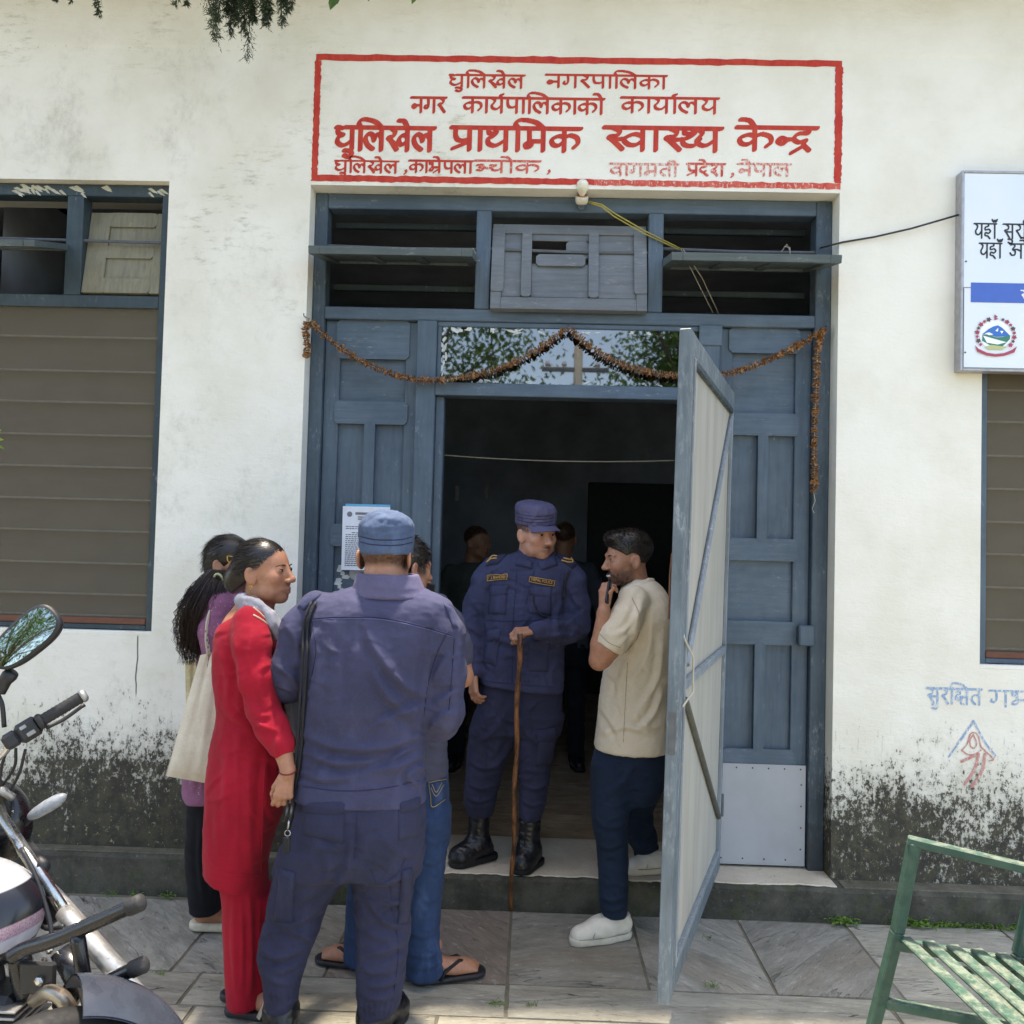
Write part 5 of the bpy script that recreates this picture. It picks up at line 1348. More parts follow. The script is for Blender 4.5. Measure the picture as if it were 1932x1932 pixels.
# ================================================================ policeman seen from behind
def boots(nm, ankles, toes, parent, Y=None, shaft_r=.052, mat=None, hgt=.2, lace=None):
    "ankle-high boots: ankles (x, y, z of the shaft top), toes (x, y) on the ground"
    for (ax, ay, az, gz), (tx, ty) in zip(ankles, toes):
        s = SDF((min(ax, tx) - .12, min(ay, ty) - .14, gz - .03), (max(ax, tx) + .12, max(ay, ty) + .14, az + .04), .005)
        d = np.array((tx - ax, ty - ay)); L = np.linalg.norm(d); d = d / L
        heel = np.array((ax, ay)) - d * .055
        s.cap((ax, ay, az), (ax + d[0] * .005, ay + d[1] * .005, gz + .10), shaft_r, shaft_r * .92, k=.03)
        s.cap((ax, ay, gz + .07), (*(heel + d * .02), gz + .05), .048, .042, k=.03)
        s.cap((ax, ay, gz + .085), (*(np.array((tx, ty)) - d * .055), gz + .045), .05, .045, k=.03)
        s.cap((*(np.array((tx, ty)) - d * .075), gz + .04), (*(np.array((tx, ty)) - d * .045), gz + .04), .048, .044, k=.03)
        s.cut((0, 0, gz + .022), (0, 0, -1)); s.cut((0, 0, az), (0, 0, 1))
        b = garment(nm, s, mat or M_BOOT, parent, wr=((.0022, (30, 30, 45)),))
        t = SDF((min(ax, tx) - .12, min(ay, ty) - .14, gz - .03), (max(ax, tx) + .12, max(ay, ty) + .14, gz + .08), .005)
        t.cap((*heel, gz + .02), (*(np.array((tx, ty)) - d * .05), gz + .02), .046, .052, k=.02); t.cut((0, 0, gz + .03), (0, 0, 1)); t.cut((0, 0, gz + .001), (0, 0, -1))
        V, F = t.mesh(1); obj('sole', V, F, M_SOLE, b, True)
        if lace:
            for i in range(5):
                z = gz + .09 + i * .028; f_ = np.array((ax, ay)) + d * (shaft_r * (1.02 + (.35 if i == 0 else .12 if i == 1 else 0))); w = np.array((-d[1], d[0])) * .02
                MB().tube([(*(f_ - w - d * .008), z), (*(f_ + d * .002), z + .006), (*(f_ + w - d * .008), z + .002)], .003, 5).build('lace', M_SOLE, b, True)
M_UNI2 = m_cloth('worn_navy_police_cloth', '3f405a', '35364c', fade='4c4d69')
def cop_back():
    Y = -1.12
    root = thing('person', (float(P(640, 1000, Y)[0]), Y, 0), 'policeman in navy uniform and cap seen from behind, nearest the camera', 'person')
    # jacket
    rows = rows_px([(1108, 668, 800, .01, .075), (1122, 628, 826, .005, .09), (1140, 596, 842, 0, .105), (1170, 582, 838, -.005, .12), (1250, 577, 820, -.01, .132), (1330, 571, 812, -.008, .13), (1400, 569, 806, 0, .128), (1450, 566, 804, 0, .13), (1506, 556, 806, 0, .134)], Y)
    rows = [(z, cx, cy, a * (.97 if z < 1.3 else 1), b) for z, cx, cy, a, b in rows]
    L = limb([(598, 1150, .0, .062), (570, 1190, .0, .068), (549, 1262, .0, .064), (543, 1288, .03, .060), (565, 1288, .12, .052), (612, 1270, .26, .044)], Y)
    R = limb([(822, 1160, .0, .058), (836, 1195, .0, .066), (841, 1270, -.005, .062), (838, 1345, .0, .062), (830, 1362, .05, .058), (800, 1345, .17, .05), (760, 1310, .28, .044)], Y)
    s = SDF(*bounds(L, R, [(r[1] - r[3], r[2] - r[4], r[0]) for r in rows], [(r[1] + r[3], r[2] + r[4], r[0]) for r in rows], pad=.09), .0058)
    s.prof(rows, .02, 2.5); s.chain(L, .03); s.chain(R, .03)
    fl = [([(600, 1190), (585, 1230), (575, 1290)], 0.0128, .014), ([(690, 1180), (712, 1230), (760, 1290), (800, 1310)], 0.0165, .017), ([(700, 1240), (730, 1310), (790, 1360)], 0.0153, .018), ([(640, 1200), (650, 1260), (640, 1330)], -0.0102, .02),
          ([(570, 1385), (640, 1410), (720, 1410), (800, 1388)], 0.0153, .014), ([(575, 1420), (640, 1440), (700, 1436)], 0.0139, .012), ([(800, 1420), (750, 1445), (690, 1455)], 0.0165, .012), ([(805, 1440), (770, 1462), (790, 1482)], 0.0128, .01), ([(565, 1455), (610, 1470), (660, 1468)], 0.0102, .011),
          ([(795, 1405), (760, 1420), (735, 1440)], 0.0128, .01), ([(805, 1330), (770, 1340), (720, 1360)], 0.0128, .013), ([(815, 1200), (806, 1260), (800, 1320)], 0.0153, .012), ([(590, 1170), (600, 1250), (590, 1340)], 0.0102, .014),
          ([(850, 1230), (830, 1260), (818, 1290)], 0.0128, .011), ([(862, 1300), (836, 1320), (815, 1325)], 0.0139, .011), ([(860, 1340), (832, 1352), (812, 1372)], 0.0128, .01), ([(540, 1180), (560, 1210), (566, 1250)], 0.0128, .012), ([(520, 1255), (548, 1275), (566, 1300)], 0.0128, .011), ([(520, 1290), (545, 1300), (562, 1308)], 0.0102, .009)]
    fl += creases((560, 1200, 860, 1490), 46, 5, .0045, .007)
    jk = garment('jacket', s, M_UNI2, root, fl, wr=((.0026, (7, 7, 13)), (.0014, (22, 22, 30))))
    # yoke, collar, seams, hem
    patch('yoke', jk, [(628, 1112), (822, 1128), (853, 1196), (575, 1166)], M_UNIP, .003, 24, 10, root)
    seam('seam', jk, [(578, 1168), (640, 1164), (720, 1166), (790, 1180), (852, 1198)], M_SEAM, .0022); seam('seam', jk, [(578, 1171), (640, 1167), (720, 1169), (790, 1183), (852, 1201)], M_SEAML, .0012)
    seam('seam', jk, [(845, 1190), (822, 1240), (806, 1300), (800, 1350)], M_SEAM, .0018); seam('seam', jk, [(588, 1170), (596, 1230), (582, 1300)], M_SEAM, .0018)
    seam('hem_stitch', jk, [(560, 1482), (640, 1492), (720, 1488), (803, 1470)], M_SEAM, .0018)
    seam('seam', jk, [(857, 1205), (852, 1280), (846, 1350)], M_SEAM, .0016)
    s = SDF(P(630, 1140, Y) - .16, P(830, 1060, Y) + .16, .006)
    s.prof(rows_px([(1128, 660, 812, -.004, .1), (1112, 666, 802, -.006, .092), (1096, 670, 795, -.006, .088), (1082, 674, 790, -.006, .085)], Y), .004, 2.1)
    s.prof(rows_px([(1112, 684, 782, -.004, .07), (1080, 684, 780, -.004, .074), (1070, 684, 780, -.004, .074)], Y), .006, 2.1, 'sub')
    garment('collar', s, M_UNIP, root, [([(690, 1104), (740, 1110), (790, 1112)], .002, .008)], wr=((.0014, (14, 14, 20)),))
    # head, ears, cropped hair, cap
    hf = head_frame(P(727, 1048, Y + .02), 172, 4, 2, 1.06)
    hair = lambda x, y, z: np.clip((.045 - y) / .02, 0, 1) * np.clip((z + .055 + .25 * np.clip(y, -.05, .03)) / .018, 0, 1) * np.where(np.abs(x) > .078, 0, 1)
    hd = head_mesh(hf, 'm', 1.02, hair=lambda *a: hair(*a) * .93, h=.0034, neck_r=.06)
    arms = []
    for A, thumb in ((L, 1), (R, -1)):
        w = np.array(A[-1][:3]); d = w - np.array(A[-2][:3]); d /= np.linalg.norm(d)
        arms.append(skin_part(hand_nodes(w + d * .02, d, (0, 0, 1), thumb, curl=(35, 40, 30)), .0034, limbs=[[tuple(w - d * .06) + (.03,), tuple(w + d * .02) + (.025,)]]))
    mid = P(715, 1180, Y); nk = P(722, 1120, Y)
    b = body([hd] + arms, root, links=[(1, 0, [L[-2], L[-3], L[1], mid, nk]), (2, 0, [R[-2], R[-3], R[1], mid, nk])])
    # phone-sized notebook held in both hands stays hidden in front of him
    s = SDF(P(660, 1060, Y) - .13, P(800, 950, Y) + .13, .0055)
    cr = [(1045, 681, 776, 0, .098), (1030, 679, 778, 0, .1), (1012, 678, 780, 0, .1), (996, 677, 780, 0, .101), (984, 681, 778, 0, .097), (974, 690, 768, 0, .085), (966, 706, 752, .0, .06), (963, 718, 742, 0, .03)]
    s.prof(rows_px(cr, Y), .004, 2.1)
    M_CAPB = m_cloth('blue_grey_cap_cloth', '4a5974', '3f4d66', fade='5d6f8c')
    cp = garment('cap', s, M_CAPB, root, [([(680, 1000), (700, 1006), (712, 1022)], .006, .008), ([(715, 1016), (735, 1006), (770, 1000)], .004, .009), ([(700, 985), (720, 978), (760, 982)], .003, .009), ([(682, 992), (710, 996), (778, 990)], .003, .007)], wr=((.0035, (22, 22, 26)),))
    for v in (1010, 1020): seam('band_stitch', cp, [(679, v + 2), (700, v + 7), (728, v + 9), (756, v + 8), (778, v + 3)], M_SEAM, .0016)
    # epaulettes
    for q in ([(590, 1120), (606, 1122), (574, 1152), (562, 1144)], [(836, 1138), (850, 1146), (864, 1186), (854, 1184)]):
        patch('shoulder_strap', jk, q, M_UNI, .007, 5, 8, root)
    # trousers
    Yt = Y
    pel = rows_px([(1490, 566, 802, 0, .126), (1530, 556, 806, -.005, .132), (1571, 545, 805, -.01, .134), (1610, 531, 798, -.008, .125), (1640, 524, 790, 0, .11)], Yt)
    l1 = rows_px([(1600, 534, 668, 0, .105), (1640, 520, 659, .0, .098), (1680, 511, 636, .01, .092), (1712, 504, 616, .01, .088), (1755, 495, 602, 0, .084), (1796, 487, 585, -.01, .082), (1843, 496, 569, -.02, .074), (1890, 500, 559, -.025, .056), (1902, 503, 556, -.025, .052)], Yt)
    l2 = rows_px([(1600, 664, 798, 0, .105), (1640, 661, 790, .0, .1), (1677, 664, 781, .01, .094), (1712, 667, 775, .015, .09), (1756, 671, 775, .01, .086), (1802, 672, 768, 0, .082), (1849, 671, 763, -.01, .076), (1890, 673, 754, -.015, .066), (1918, 676, 738, -.02, .052)], Yt)
    pel, l1, l2 = ([(z, cx, cy, a * .965, b) for z, cx, cy, a, b in q] for q in (pel, l1, l2))
    A = pel + l1 + l2
    s = SDF(*bounds([(r[1] - r[3], r[2] - r[4], r[0]) for r in A], [(r[1] + r[3], r[2] + r[4], r[0]) for r in A], pad=.05), .0058)
    s.prof(pel, .03, 2.3); s.prof(l1, .035, 2.1); s.prof(l2, .03, 2.1)
    fl = [([(512, 1728), (545, 1745), (604, 1716)], .011, .014), ([(505, 1752), (560, 1760), (594, 1778)], .009, .013), ([(492, 1790), (525, 1806), (580, 1786)], .012, .014), ([(520, 1838), (545, 1828), (572, 1808)], .008, .011), ([(498, 1838), (520, 1852), (548, 1856)], .008, .011), ([(545, 1700), (580, 1690), (612, 1664)], .008, .013),
          ([(690, 1690), (725, 1738), (772, 1748)], .011, .013), ([(676, 1740), (705, 1765), (735, 1772)], .008, .012), ([(684, 1800), (725, 1794), (768, 1772)], .011, .014), ([(676, 1822), (705, 1836), (735, 1834)], .008, .011), ([(700, 1862), (730, 1856), (760, 1838)], .008, .011), ([(676, 1872), (700, 1884), (730, 1884)], .006, .009),
          ([(690, 1656), (730, 1664), (776, 1636)], .009, .014), ([(720, 1690), (745, 1700), (780, 1690)], .006, .012), ([(668, 1600), (650, 1650), (606, 1706)], .011, .017), ([(672, 1560), (670, 1600), (664, 1636)], -.009, .01), ([(600, 1590), (622, 1640), (606, 1690)], .007, .015), ([(560, 1640), (540, 1690), (520, 1740)], .006, .012), ([(720, 1580), (755, 1610), (795, 1600)], .006, .014)]
    fl += [([(505 + 9 * i, 1868), (508 + 8 * i, 1895)], .004, .004) for i in range(6)] + [([(680 + 10 * i, 1890), (681 + 9 * i, 1915)], .004, .004) for i in range(7)]
    fl += creases((500, 1560, 800, 1890), 60, 6, .005, .007)
    tr = garment('trousers', s, M_UNIT, root, fl, wr=((.003, (8, 8, 15)), (.0018, (20, 20, 32))))
    patch('pocket', tr, [(574, 1516), (650, 1520), (648, 1592), (572, 1574)], M_UNIT, .005, 10, 8, root, .006); patch('pocket_flap', tr, [(574, 1508), (652, 1511), (649, 1535), (573, 1531)], M_UNIT, .010, 10, 4, root, .004, 8)
    patch('pocket', tr, [(752, 1526), (790, 1517), (790, 1576), (752, 1586)], M_UNIT, .005, 8, 8, root, .006); patch('pocket_flap', tr, [(752, 1510), (791, 1500), (792, 1522), (754, 1535)], M_UNIT, .011, 8, 4, root, .004, 4)
    patch('cargo_pocket', tr, [(530, 1638), (556, 1646), (552, 1740), (518, 1738)], M_UNIT, .008, 6, 8, root, .008); patch('cargo_pocket', tr, [(758, 1642), (776, 1638), (768, 1740), (750, 1744)], M_UNIT, .01, 5, 8, root, .01)
    seam('seam', tr, [(672, 1512), (673, 1560), (668, 1620)], M_SEAM, .0018); seam('seam', tr, [(735, 1660), (742, 1720), (752, 1790), (744, 1870)], M_SEAM, .002); seam('seam', tr, [(765, 1620), (748, 1650), (715, 1668), (700, 1640)], M_SEAM, .0014)
    # cuffs drawn in above the boots
    fa, fb = P(530, 1900, Y - .025), P(706, 1915, Y - .02)
    boots('boot', [(fa[0], Y - .02, .19, 0), (fb[0], Y - .015, .17, 0)], [(fa[0] - .05, Y + .17), (fb[0] + .06, Y + .17)], root, shaft_r=.055)
    # braided lanyard with clip
    pts = [hit(jk, u, v) for u, v in ((598, 1138), (588, 1165), (584, 1190), (583, 1230), (580, 1290), (577, 1340), (574, 1400), (566, 1460), (558, 1500))]
    pts = [p[0] + p[1] * .008 for p in pts if p is not None]
    pts += [P(550, 1530, Y - .15), P(546, 1548, Y - .155)]
    M_CORD = plain('black_braided_cord', hx('17181d'), .7, bump=.8, bscale=260, bd=.003)
    ld_ = MB().tube(smooth(pts, 5), .0052, 8).build('lanyard', M_CORD, root, True)
    MB().tube(smooth([p + arr(-.014, 0, .0) for p in pts], 5), .0045, 8).build('lanyard', M_CORD, root, True)
    e = pts[-1]
    MB().tube([tuple(e + arr(0, -.002, .004)), tuple(e + arr(-.004, -.002, -.03))], .003, 6).build('clip', plain('steel_clip', hx('b5b7ba'), .3, .9), ld_, True)
    MB().tube([tuple(e + arr(-.004 + .009 * math.sin(t), -.002, -.039 + .009 * math.cos(t))) for t in np.linspace(0, 6.28, 14)], .0018, 5).build('ring', plain('steel_ring', hx('b5b7ba'), .3, .9), ld_, True)
    MB().box(e[0] - .016, e[0] + .006, e[1] - .012, e[1] + .004, e[2] - .1, e[2] - .048, .003).build('key_fob', M_SOLE, ld_)
    return root
cop_back()
# ================================================================ policeman standing in the doorway with a stick
def cop_front():
    Y = .06
    root = thing('person', (float(P(985, 1300, Y)[0]), Y, STEP_Z), 'policeman in navy uniform and peaked cap standing in the doorway with a wooden stick', 'person')
    rows = rows_px([(1040, 978, 1040, .01, .06), (1052, 950, 1058, .0, .08), (1066, 926, 1075, 0, .1), (1090, 922, 1070, 0, .115), (1140, 917, 1066, -.01, .125), (1200, 914, 1064, -.015, .125), (1250, 911, 1064, -.015, .125), (1290, 906, 1063, -.01, .13), (1302, 905, 1062, -.01, .13)], Y)
    A1 = limb([(934, 1072, 0, .058), (917, 1095, 0, .062), (900, 1140, .0, .058), (888, 1180, -.02, .053), (888, 1225, -.04, .048), (893, 1262, -.06, .04)], Y)
    A2 = limb([(1062, 1074, 0, .058), (1078, 1095, 0, .063), (1088, 1140, -.0, .06), (1090, 1180, -.02, .056), (1070, 1190, -.09, .052), (1040, 1191, -.16, .047), (1014, 1190, -.2, .042)], Y)
    s = SDF(*bounds(A1, A2, [(r[1] - r[3], r[2] - r[4], r[0]) for r in rows], [(r[1] + r[3], r[2] + r[4], r[0]) for r in rows], pad=.08), .0068)
    s.prof(rows, .02, 2.4); s.chain(A1, .03); s.chain(A2, .03)
    a, b = P(905, 1286, Y), P(1062, 1305, Y); s.cut(a, (b[2] - a[2], 0, -(b[0] - a[0])))
    fl = [([(920, 1075), (930, 1110), (926, 1150)], 0.0084, .01), ([(895, 1140), (908, 1155), (915, 1180)], 0.0112, .01), ([(880, 1180), (895, 1190), (905, 1200)], 0.0112, .009), ([(880, 1215), (895, 1218), (902, 1232)], 0.0098, .009), ([(1075, 1110), (1085, 1135), (1102, 1150)], 0.0112, .01), ([(1105, 1150), (1085, 1165), (1070, 1180)], 0.0112, .01),
          ([(1100, 1185), (1075, 1175), (1050, 1180)], 0.0126, .01), ([(1085, 1200), (1060, 1196), (1035, 1200)], 0.0098, .008), ([(1062, 1130), (1050, 1160), (1052, 1200)], 0.0084, .011), ([(930, 1200), (960, 1215), (1000, 1212)], 0.0070, .011), ([(1060, 1215), (1030, 1235), (1000, 1240)], 0.0084, .011), ([(915, 1230), (935, 1250), (940, 1285)], 0.0084, .011), ([(1055, 1240), (1040, 1270), (1045, 1295)], 0.0070, .011)]
    fl += creases((880, 1070, 1110, 1300), 50, 7, .0055, .008, (-60, 60), (15, 50))
    jk = garment('jacket', s, M_UNI, root, fl, wr=((.0026, (7, 7, 13)), (.0015, (22, 22, 30))))
    # collar: two soft leaves
    hc = P(1012, 1006, Y - .035)
    s = SDF(P(955, 1075, Y) - .12, P(1070, 1020, Y) + .12, .006)
    s.prof(rows_px([(1062, 968, 1050, -.01, .085), (1052, 970, 1048, .0, .078), (1040, 976, 1044, .006, .072), (1030, 982, 1040, .01, .066)], Y), .004, 2.1)
    s.prof(rows_px([(1058, 982, 1040, -.02, .07), (1040, 984, 1038, .0, .06), (1024, 984, 1038, .0, .06)], Y), .006, 2.1, 'sub')
    garment('collar', s, M_UNI, root, wr=((.0014, (14, 14, 20)),))
    for q in ([(978, 1050), (1006, 1062), (1004, 1074), (972, 1066)], [(1014, 1062), (1046, 1048), (1052, 1066), (1022, 1076)]): patch('collar_leaf', jk, q, M_UNI, .010, 6, 5, root, .003)
    # head turned towards the man on the right
    hf = head_frame(hc, 36, 8, -3, 1.03)
    hair = lambda x, y, z: np.clip((.05 - y) / .02, 0, 1) * np.clip((z - .0 + .5 * np.clip(-y, 0, .1)) / .015, 0, 1) * np.where(np.abs(x) > .0795, 0, 1)
    hd = head_mesh(hf, 'm', 1.06, skin=np.array(hx('c1907a')), hair=lambda *a: hair(*a) * .9, stache=.75, beard=.16, neck_r=.062)
    # right hand over the stick's head, left hand hanging
    st_top = P(981, 1196, Y - .27); st_bot = P(964, 1716, -.108)
    w1 = np.array(A2[-1][:3]); d1 = np.array((-1, -.35, -.12))
    h1 = hand_nodes(w1 + arr(-.008, -.004, .004), d1, (-.1, -.35, 1.0), 1, curl=[(48, 62, 40), (52, 66, 42), (55, 68, 42), (58, 70, 40)], tcurl=(25, 30), tdir=(.75, .35, -.75), spread=.1, L=1.0)
    p1 = skin_part(h1, .0026, limbs=[[tuple(np.array(A2[-2][:3])) + (.03,), tuple(w1) + (.027,), tuple(w1 + arr(-.012, -.004, .002)) + (.025,)]])
    w2 = np.array(A1[-1][:3]); h2 = hand_nodes(w2 + arr(.002, -.004, -.02), (.05, -.2, -1), (-.9, -.5, .1), 1, curl=[(22, 30, 20), (28, 34, 22), (32, 36, 24), (36, 38, 24)], tcurl=(15, 20), tdir=(.8, .5, -.4), spread=.1)
    p2 = skin_part(h2, .0026, limbs=[[tuple(np.array(A1[-2][:3])) + (.03,), tuple(w2) + (.027,), tuple(w2 + arr(0, 0, -.02)) + (.025,)]])
    mid = P(995, 1110, Y); nk = P(1010, 1062, Y)
    bd_ = body([hd, p1, p2], root, links=[(1, 0, [A2[-2], A2[3], A2[1], mid, nk]), (2, 0, [A1[-2], A1[3], A1[1], mid, nk])]); eyes(hf, bd_, (.6, -.3), .5); brows(hf, bd_, .0036)
    # cap with peak, in the head's own frame
    s = SDF((-.12, -.14, .0), (.12, .2, .17), .0048)
    s.prof([(.022, 0, -.012, .082, .102), (.05, 0, -.014, .084, .104), (.085, 0, -.016, .085, .105), (.108, 0, -.02, .08, .1), (.122, 0, -.022, .062, .082), (.13, 0, -.024, .03, .05)], .004, 2.1)
    V, F = s.mesh(1); V = wrinkle(V, normals(V, F), .0035, (24, 24, 30), 3) + (0, 0, .014)
    cap = obj('cap', tf(hf, V), F, M_UNIP, root, True)
    BV[cap.name] = BVHTree.FromPolygons([tuple(p) for p in tf(hf, V)], [tuple(q) for q in F.tolist()])
    for v, o in ((966, 0), (972, 1), (978, 2), (985, 3)): seam('band_stitch', cap, [(974, v + 2), (990, v + 6), (1012, v + 8), (1034, v + 7), (1044, v + 4)], M_SEAM, .0014)
    vv, ff = [], []                                            # peak
    for j in range(7):
        for i in range(15):
            t = math.radians(-62 + 124 * i / 14); r = .0 + .052 * j / 6 * math.cos(math.radians(-62 + 124 * i / 14) * .95)
            vv.append((.083 * math.sin(t), -.014 + .103 * math.cos(t) + r, .046 - .012 * (j / 6) ** 1.2 - .024 * abs(math.sin(t)) ** 2 * j / 6))
    k0 = len(vv); vv += [(x, y, z - .004) for x, y, z in vv]
    for j in range(6):
        for i in range(14):
            q = (j * 15 + i, j * 15 + i + 1, j * 15 + i + 16, j * 15 + i + 15); ff += [q, tuple(k0 + w for w in q[::-1])]
    for i in range(14): ff.append((6 * 15 + i, 6 * 15 + i + 1, k0 + 6 * 15 + i + 1, k0 + 6 * 15 + i))
    obj('peak', tf(hf, np.array(vv)), ff, M_UNIP, cap, True)
    # shoulder straps with gold chevrons, pockets, badges, zip
    e1 = patch('shoulder_strap', jk, [(936, 1050), (962, 1042), (940, 1064), (916, 1068)], M_UNIT, .008, 8, 5, root); e2 = patch('shoulder_strap', jk, [(1046, 1046), (1066, 1046), (1090, 1064), (1080, 1074)], M_UNIT, .008, 8, 5, root)
    for q in ([(924, 1058), (930, 1052), (938, 1052)], [(920, 1062), (928, 1057), (938, 1056)], [(1062, 1056), (1076, 1058), (1074, 1052)], [(1058, 1060), (1078, 1063), (1076, 1056)]):
        seam('chevron', jk, q, M_GOLD, .0032, None, .010, 4)
    for q, fp in (([(925, 1112), (958, 1110), (954, 1160), (922, 1158)], [(924, 1106), (960, 1103), (957, 1122), (926, 1126)]), ([(1000, 1112), (1040, 1112), (1040, 1162), (998, 1158)], [(998, 1106), (1042, 1108), (1038, 1130), (1000, 1122)]),
                  ([(920, 1208), (944, 1204), (936, 1256), (910, 1250)], [(920, 1190), (945, 1186), (943, 1206), (920, 1210)]), ([(998, 1216), (1034, 1218), (1034, 1268), (996, 1266)], [(997, 1208), (1036, 1210), (1035, 1226), (998, 1226)])):
        patch('pocket', jk, q, M_UNI, .004, 8, 8, root, .006); patch('pocket_flap', jk, fp, M_UNI, .009, 8, 4, root, .003, 3)
    for pts in ([(976, 1066), (972, 1120), (968, 1180), (966, 1290)], [(1008, 1076), (1000, 1110), (992, 1140)], [(916, 1170), (960, 1172), (1010, 1170), (1062, 1166)], [(912, 1284), (960, 1290), (1060, 1298)], [(1066, 1076), (1060, 1120), (1062, 1160)], [(928, 1078), (934, 1110), (922, 1160)]): seam('seam', jk, pts, M_SEAM, .0017)
    def badge(nm, quad, txt):
        bp = patch('badge', jk, quad, M_PATCH, .006, 8, 3, root)
        q = [np.array(w, float) for w in quad]
        for a_, b_ in ((0, 1), (1, 2), (2, 3), (3, 0)): seam('badge_edge', jk, [q[a_], (q[a_] + q[b_]) / 2, q[b_]], M_GOLD, .0015, bp, .0055, 4)
        cu = bpy.data.curves.new(nm, 'FONT'); cu.body = txt; cu.size = .02; cu.extrude = .0006; cu.align_x = 'CENTER'; cu.align_y = 'CENTER'
        to = bpy.data.objects.new('badge_text', cu); COL.objects.link(to); dg = bpy.context.evaluated_depsgraph_get(); me = bpy.data.meshes.new_from_object(to.evaluated_get(dg)); bpy.data.objects.remove(to)
        c = q[0] * .25 + q[1] * .25 + q[2] * .25 + q[3] * .25; hp = hit(jk, *c); n_ = hp[1]
        pa, pb = hit(jk, *((q[0] + q[3]) / 2))[0], hit(jk, *((q[1] + q[2]) / 2))[0]; xd = (pb - pa); wl_ = np.linalg.norm(xd); xd /= wl_; n_ = n_ - xd * (n_ @ xd); n_ /= np.linalg.norm(n_); ud = np.cross(n_, xd)
        vv = np.array([v.co[:] for v in me.vertices]); w_ = vv[:, 0].max() - vv[:, 0].min(); sx = wl_ * .86 / w_; sy = .95
        vv = hp[0] + n_ * .0078 + vv[:, :1] * sx * xd + vv[:, 1:2] * sy * ud + vv[:, 2:3] * n_
        obj('badge_text', vv, [tuple(p.vertices) for p in me.polygons], M_GOLD, bp)
    badge('t1', [(1000, 1088), (1046, 1096), (1044, 1106), (998, 1098)], 'NEPAL POLICE'); badge('t2', [(921, 1086), (957, 1084), (957, 1093), (920, 1096)], 'R.B. BHANDARI')
    M_CORD = plain('black_braided_cord', hx('17181d'), .7, bump=.8, bscale=260, bd=.003)
    seam('cord', jk, [(1074, 1076), (1066, 1100), (1062, 1130)], M_CORD, .007, None, .004); seam('cord', jk, [(1006, 1124), (1008, 1140), (1018, 1158), (1032, 1164)], M_CORD, .005, None, .006)
    # trousers
    pel = rows_px([(1288, 908, 1060, 0, .118), (1320, 903, 1060, 0, .12), (1350, 898, 1060, 0, .118), (1380, 890, 1056, 0, .11)], Y)
    l1 = rows_px([(1350, 898, 985, 0, .1), (1396, 884, 968, -.0, .095), (1455, 880, 949, .0, .085), (1485, 878, 941, .0, .08), (1513, 876, 934, -.0, .074), (1530, 880, 930, 0, .062), (1538, 884, 926, 0, .055)], Y)
    l2 = rows_px([(1350, 962, 1060, -.01, .1), (1396, 968, 1048, -.02, .095), (1455, 977, 1038, -.03, .084), (1500, 980, 1032, -.04, .078), (1530, 980, 1024, -.05, .068), (1546, 982, 1018, -.05, .056)], Y)
    A = pel + l1 + l2; s = SDF(*bounds([(r[1] - r[3], r[2] - r[4], r[0]) for r in A], [(r[1] + r[3], r[2] + r[4], r[0]) for r in A], pad=.05), .0068)
    s.prof(pel, .03, 2.3); s.prof(l1, .03, 2.1); s.prof(l2, .03, 2.1)
    fl = [([(960, 1330), (940, 1370), (905, 1400)], 0.0112, .014), ([(970, 1380), (955, 1420), (930, 1450)], 0.0112, .012), ([(885, 1480), (910, 1488), (940, 1478)], 0.0112, .01), ([(880, 1505), (905, 1512), (930, 1505)], 0.0098, .009), ([(985, 1480), (1010, 1488), (1034, 1478)], 0.0112, .01), ([(985, 1510), (1005, 1520), (1028, 1512)], 0.0098, .009), ([(975, 1350), (1000, 1390), (1030, 1410)], 0.0098, .013), ([(890, 1440), (915, 1450), (940, 1440)], 0.0084, .011)]
    fl += creases((880, 1320, 1060, 1530), 40, 8, .0055, .008, (-50, 50), (15, 45))
    tr = garment('trousers', s, M_UNIT, root, fl, wr=((.003, (8, 8, 15)), (.0016, (22, 22, 32))))
    patch('cargo_pocket', tr, [(1014, 1390), (1046, 1384), (1042, 1440), (1010, 1446)], M_UNIT, .01, 8, 8, root, .01); patch('pocket_flap', tr, [(1012, 1378), (1048, 1372), (1047, 1396), (1012, 1402)], M_UNIT, .016, 8, 4, root, .004, 3)
    patch('cargo_pocket', tr, [(884, 1380), (902, 1386), (896, 1440), (880, 1436)], M_UNIT, .01, 6, 8, root, .008)
    for pts in ([(905, 1330), (920, 1380), (915, 1450), (905, 1510)], [(1000, 1330), (1004, 1390), (1002, 1460)], [(985, 1300), (984, 1340), (975, 1376)]): seam('seam', tr, pts, M_SEAM, .0016)
    f1, f2 = P(905, 1540, Y), P(1000, 1550, Y - .05)
    g1, g2 = P(853, 1618, -.005), P(976, 1636, -.03)
    boots('boot', [(f1[0], f1[1] + .005, STEP_Z + .235, STEP_Z), (f2[0], f2[1], STEP_Z + .225, STEP_Z)], [(-.335, -.03), (-.035, -.092)], root, shaft_r=.05, lace=True)
    # the stick
    n = N('knotty_bamboo_stick'); z = n.sep()[2]
    n.set(n.mix(n.ramp(n.noise(40, 5, .7, n.map((1, 1, .3))), .4, .64), hx('8a5a36'), hx('3c2418')), .5, 0, n.bump(n.noise(60, 4, .7, n.map((1, 1, .4))), .6, .004), .4)
    pts = [st_top + (st_bot - st_top) * t + np.array((.004 * math.sin(t * 19), .003 * math.cos(t * 13), 0)) for t in np.linspace(0, 1, 26)]
    MB().tube(pts, [.0125 - .003 * t + .0011 * math.sin(t * 40) for t in np.linspace(0, 1, 26)], 10).build('walking_stick', n.m, None, True, label='knotty brown wooden stick held upright by the policeman in the doorway', cat='stick')
cop_front()
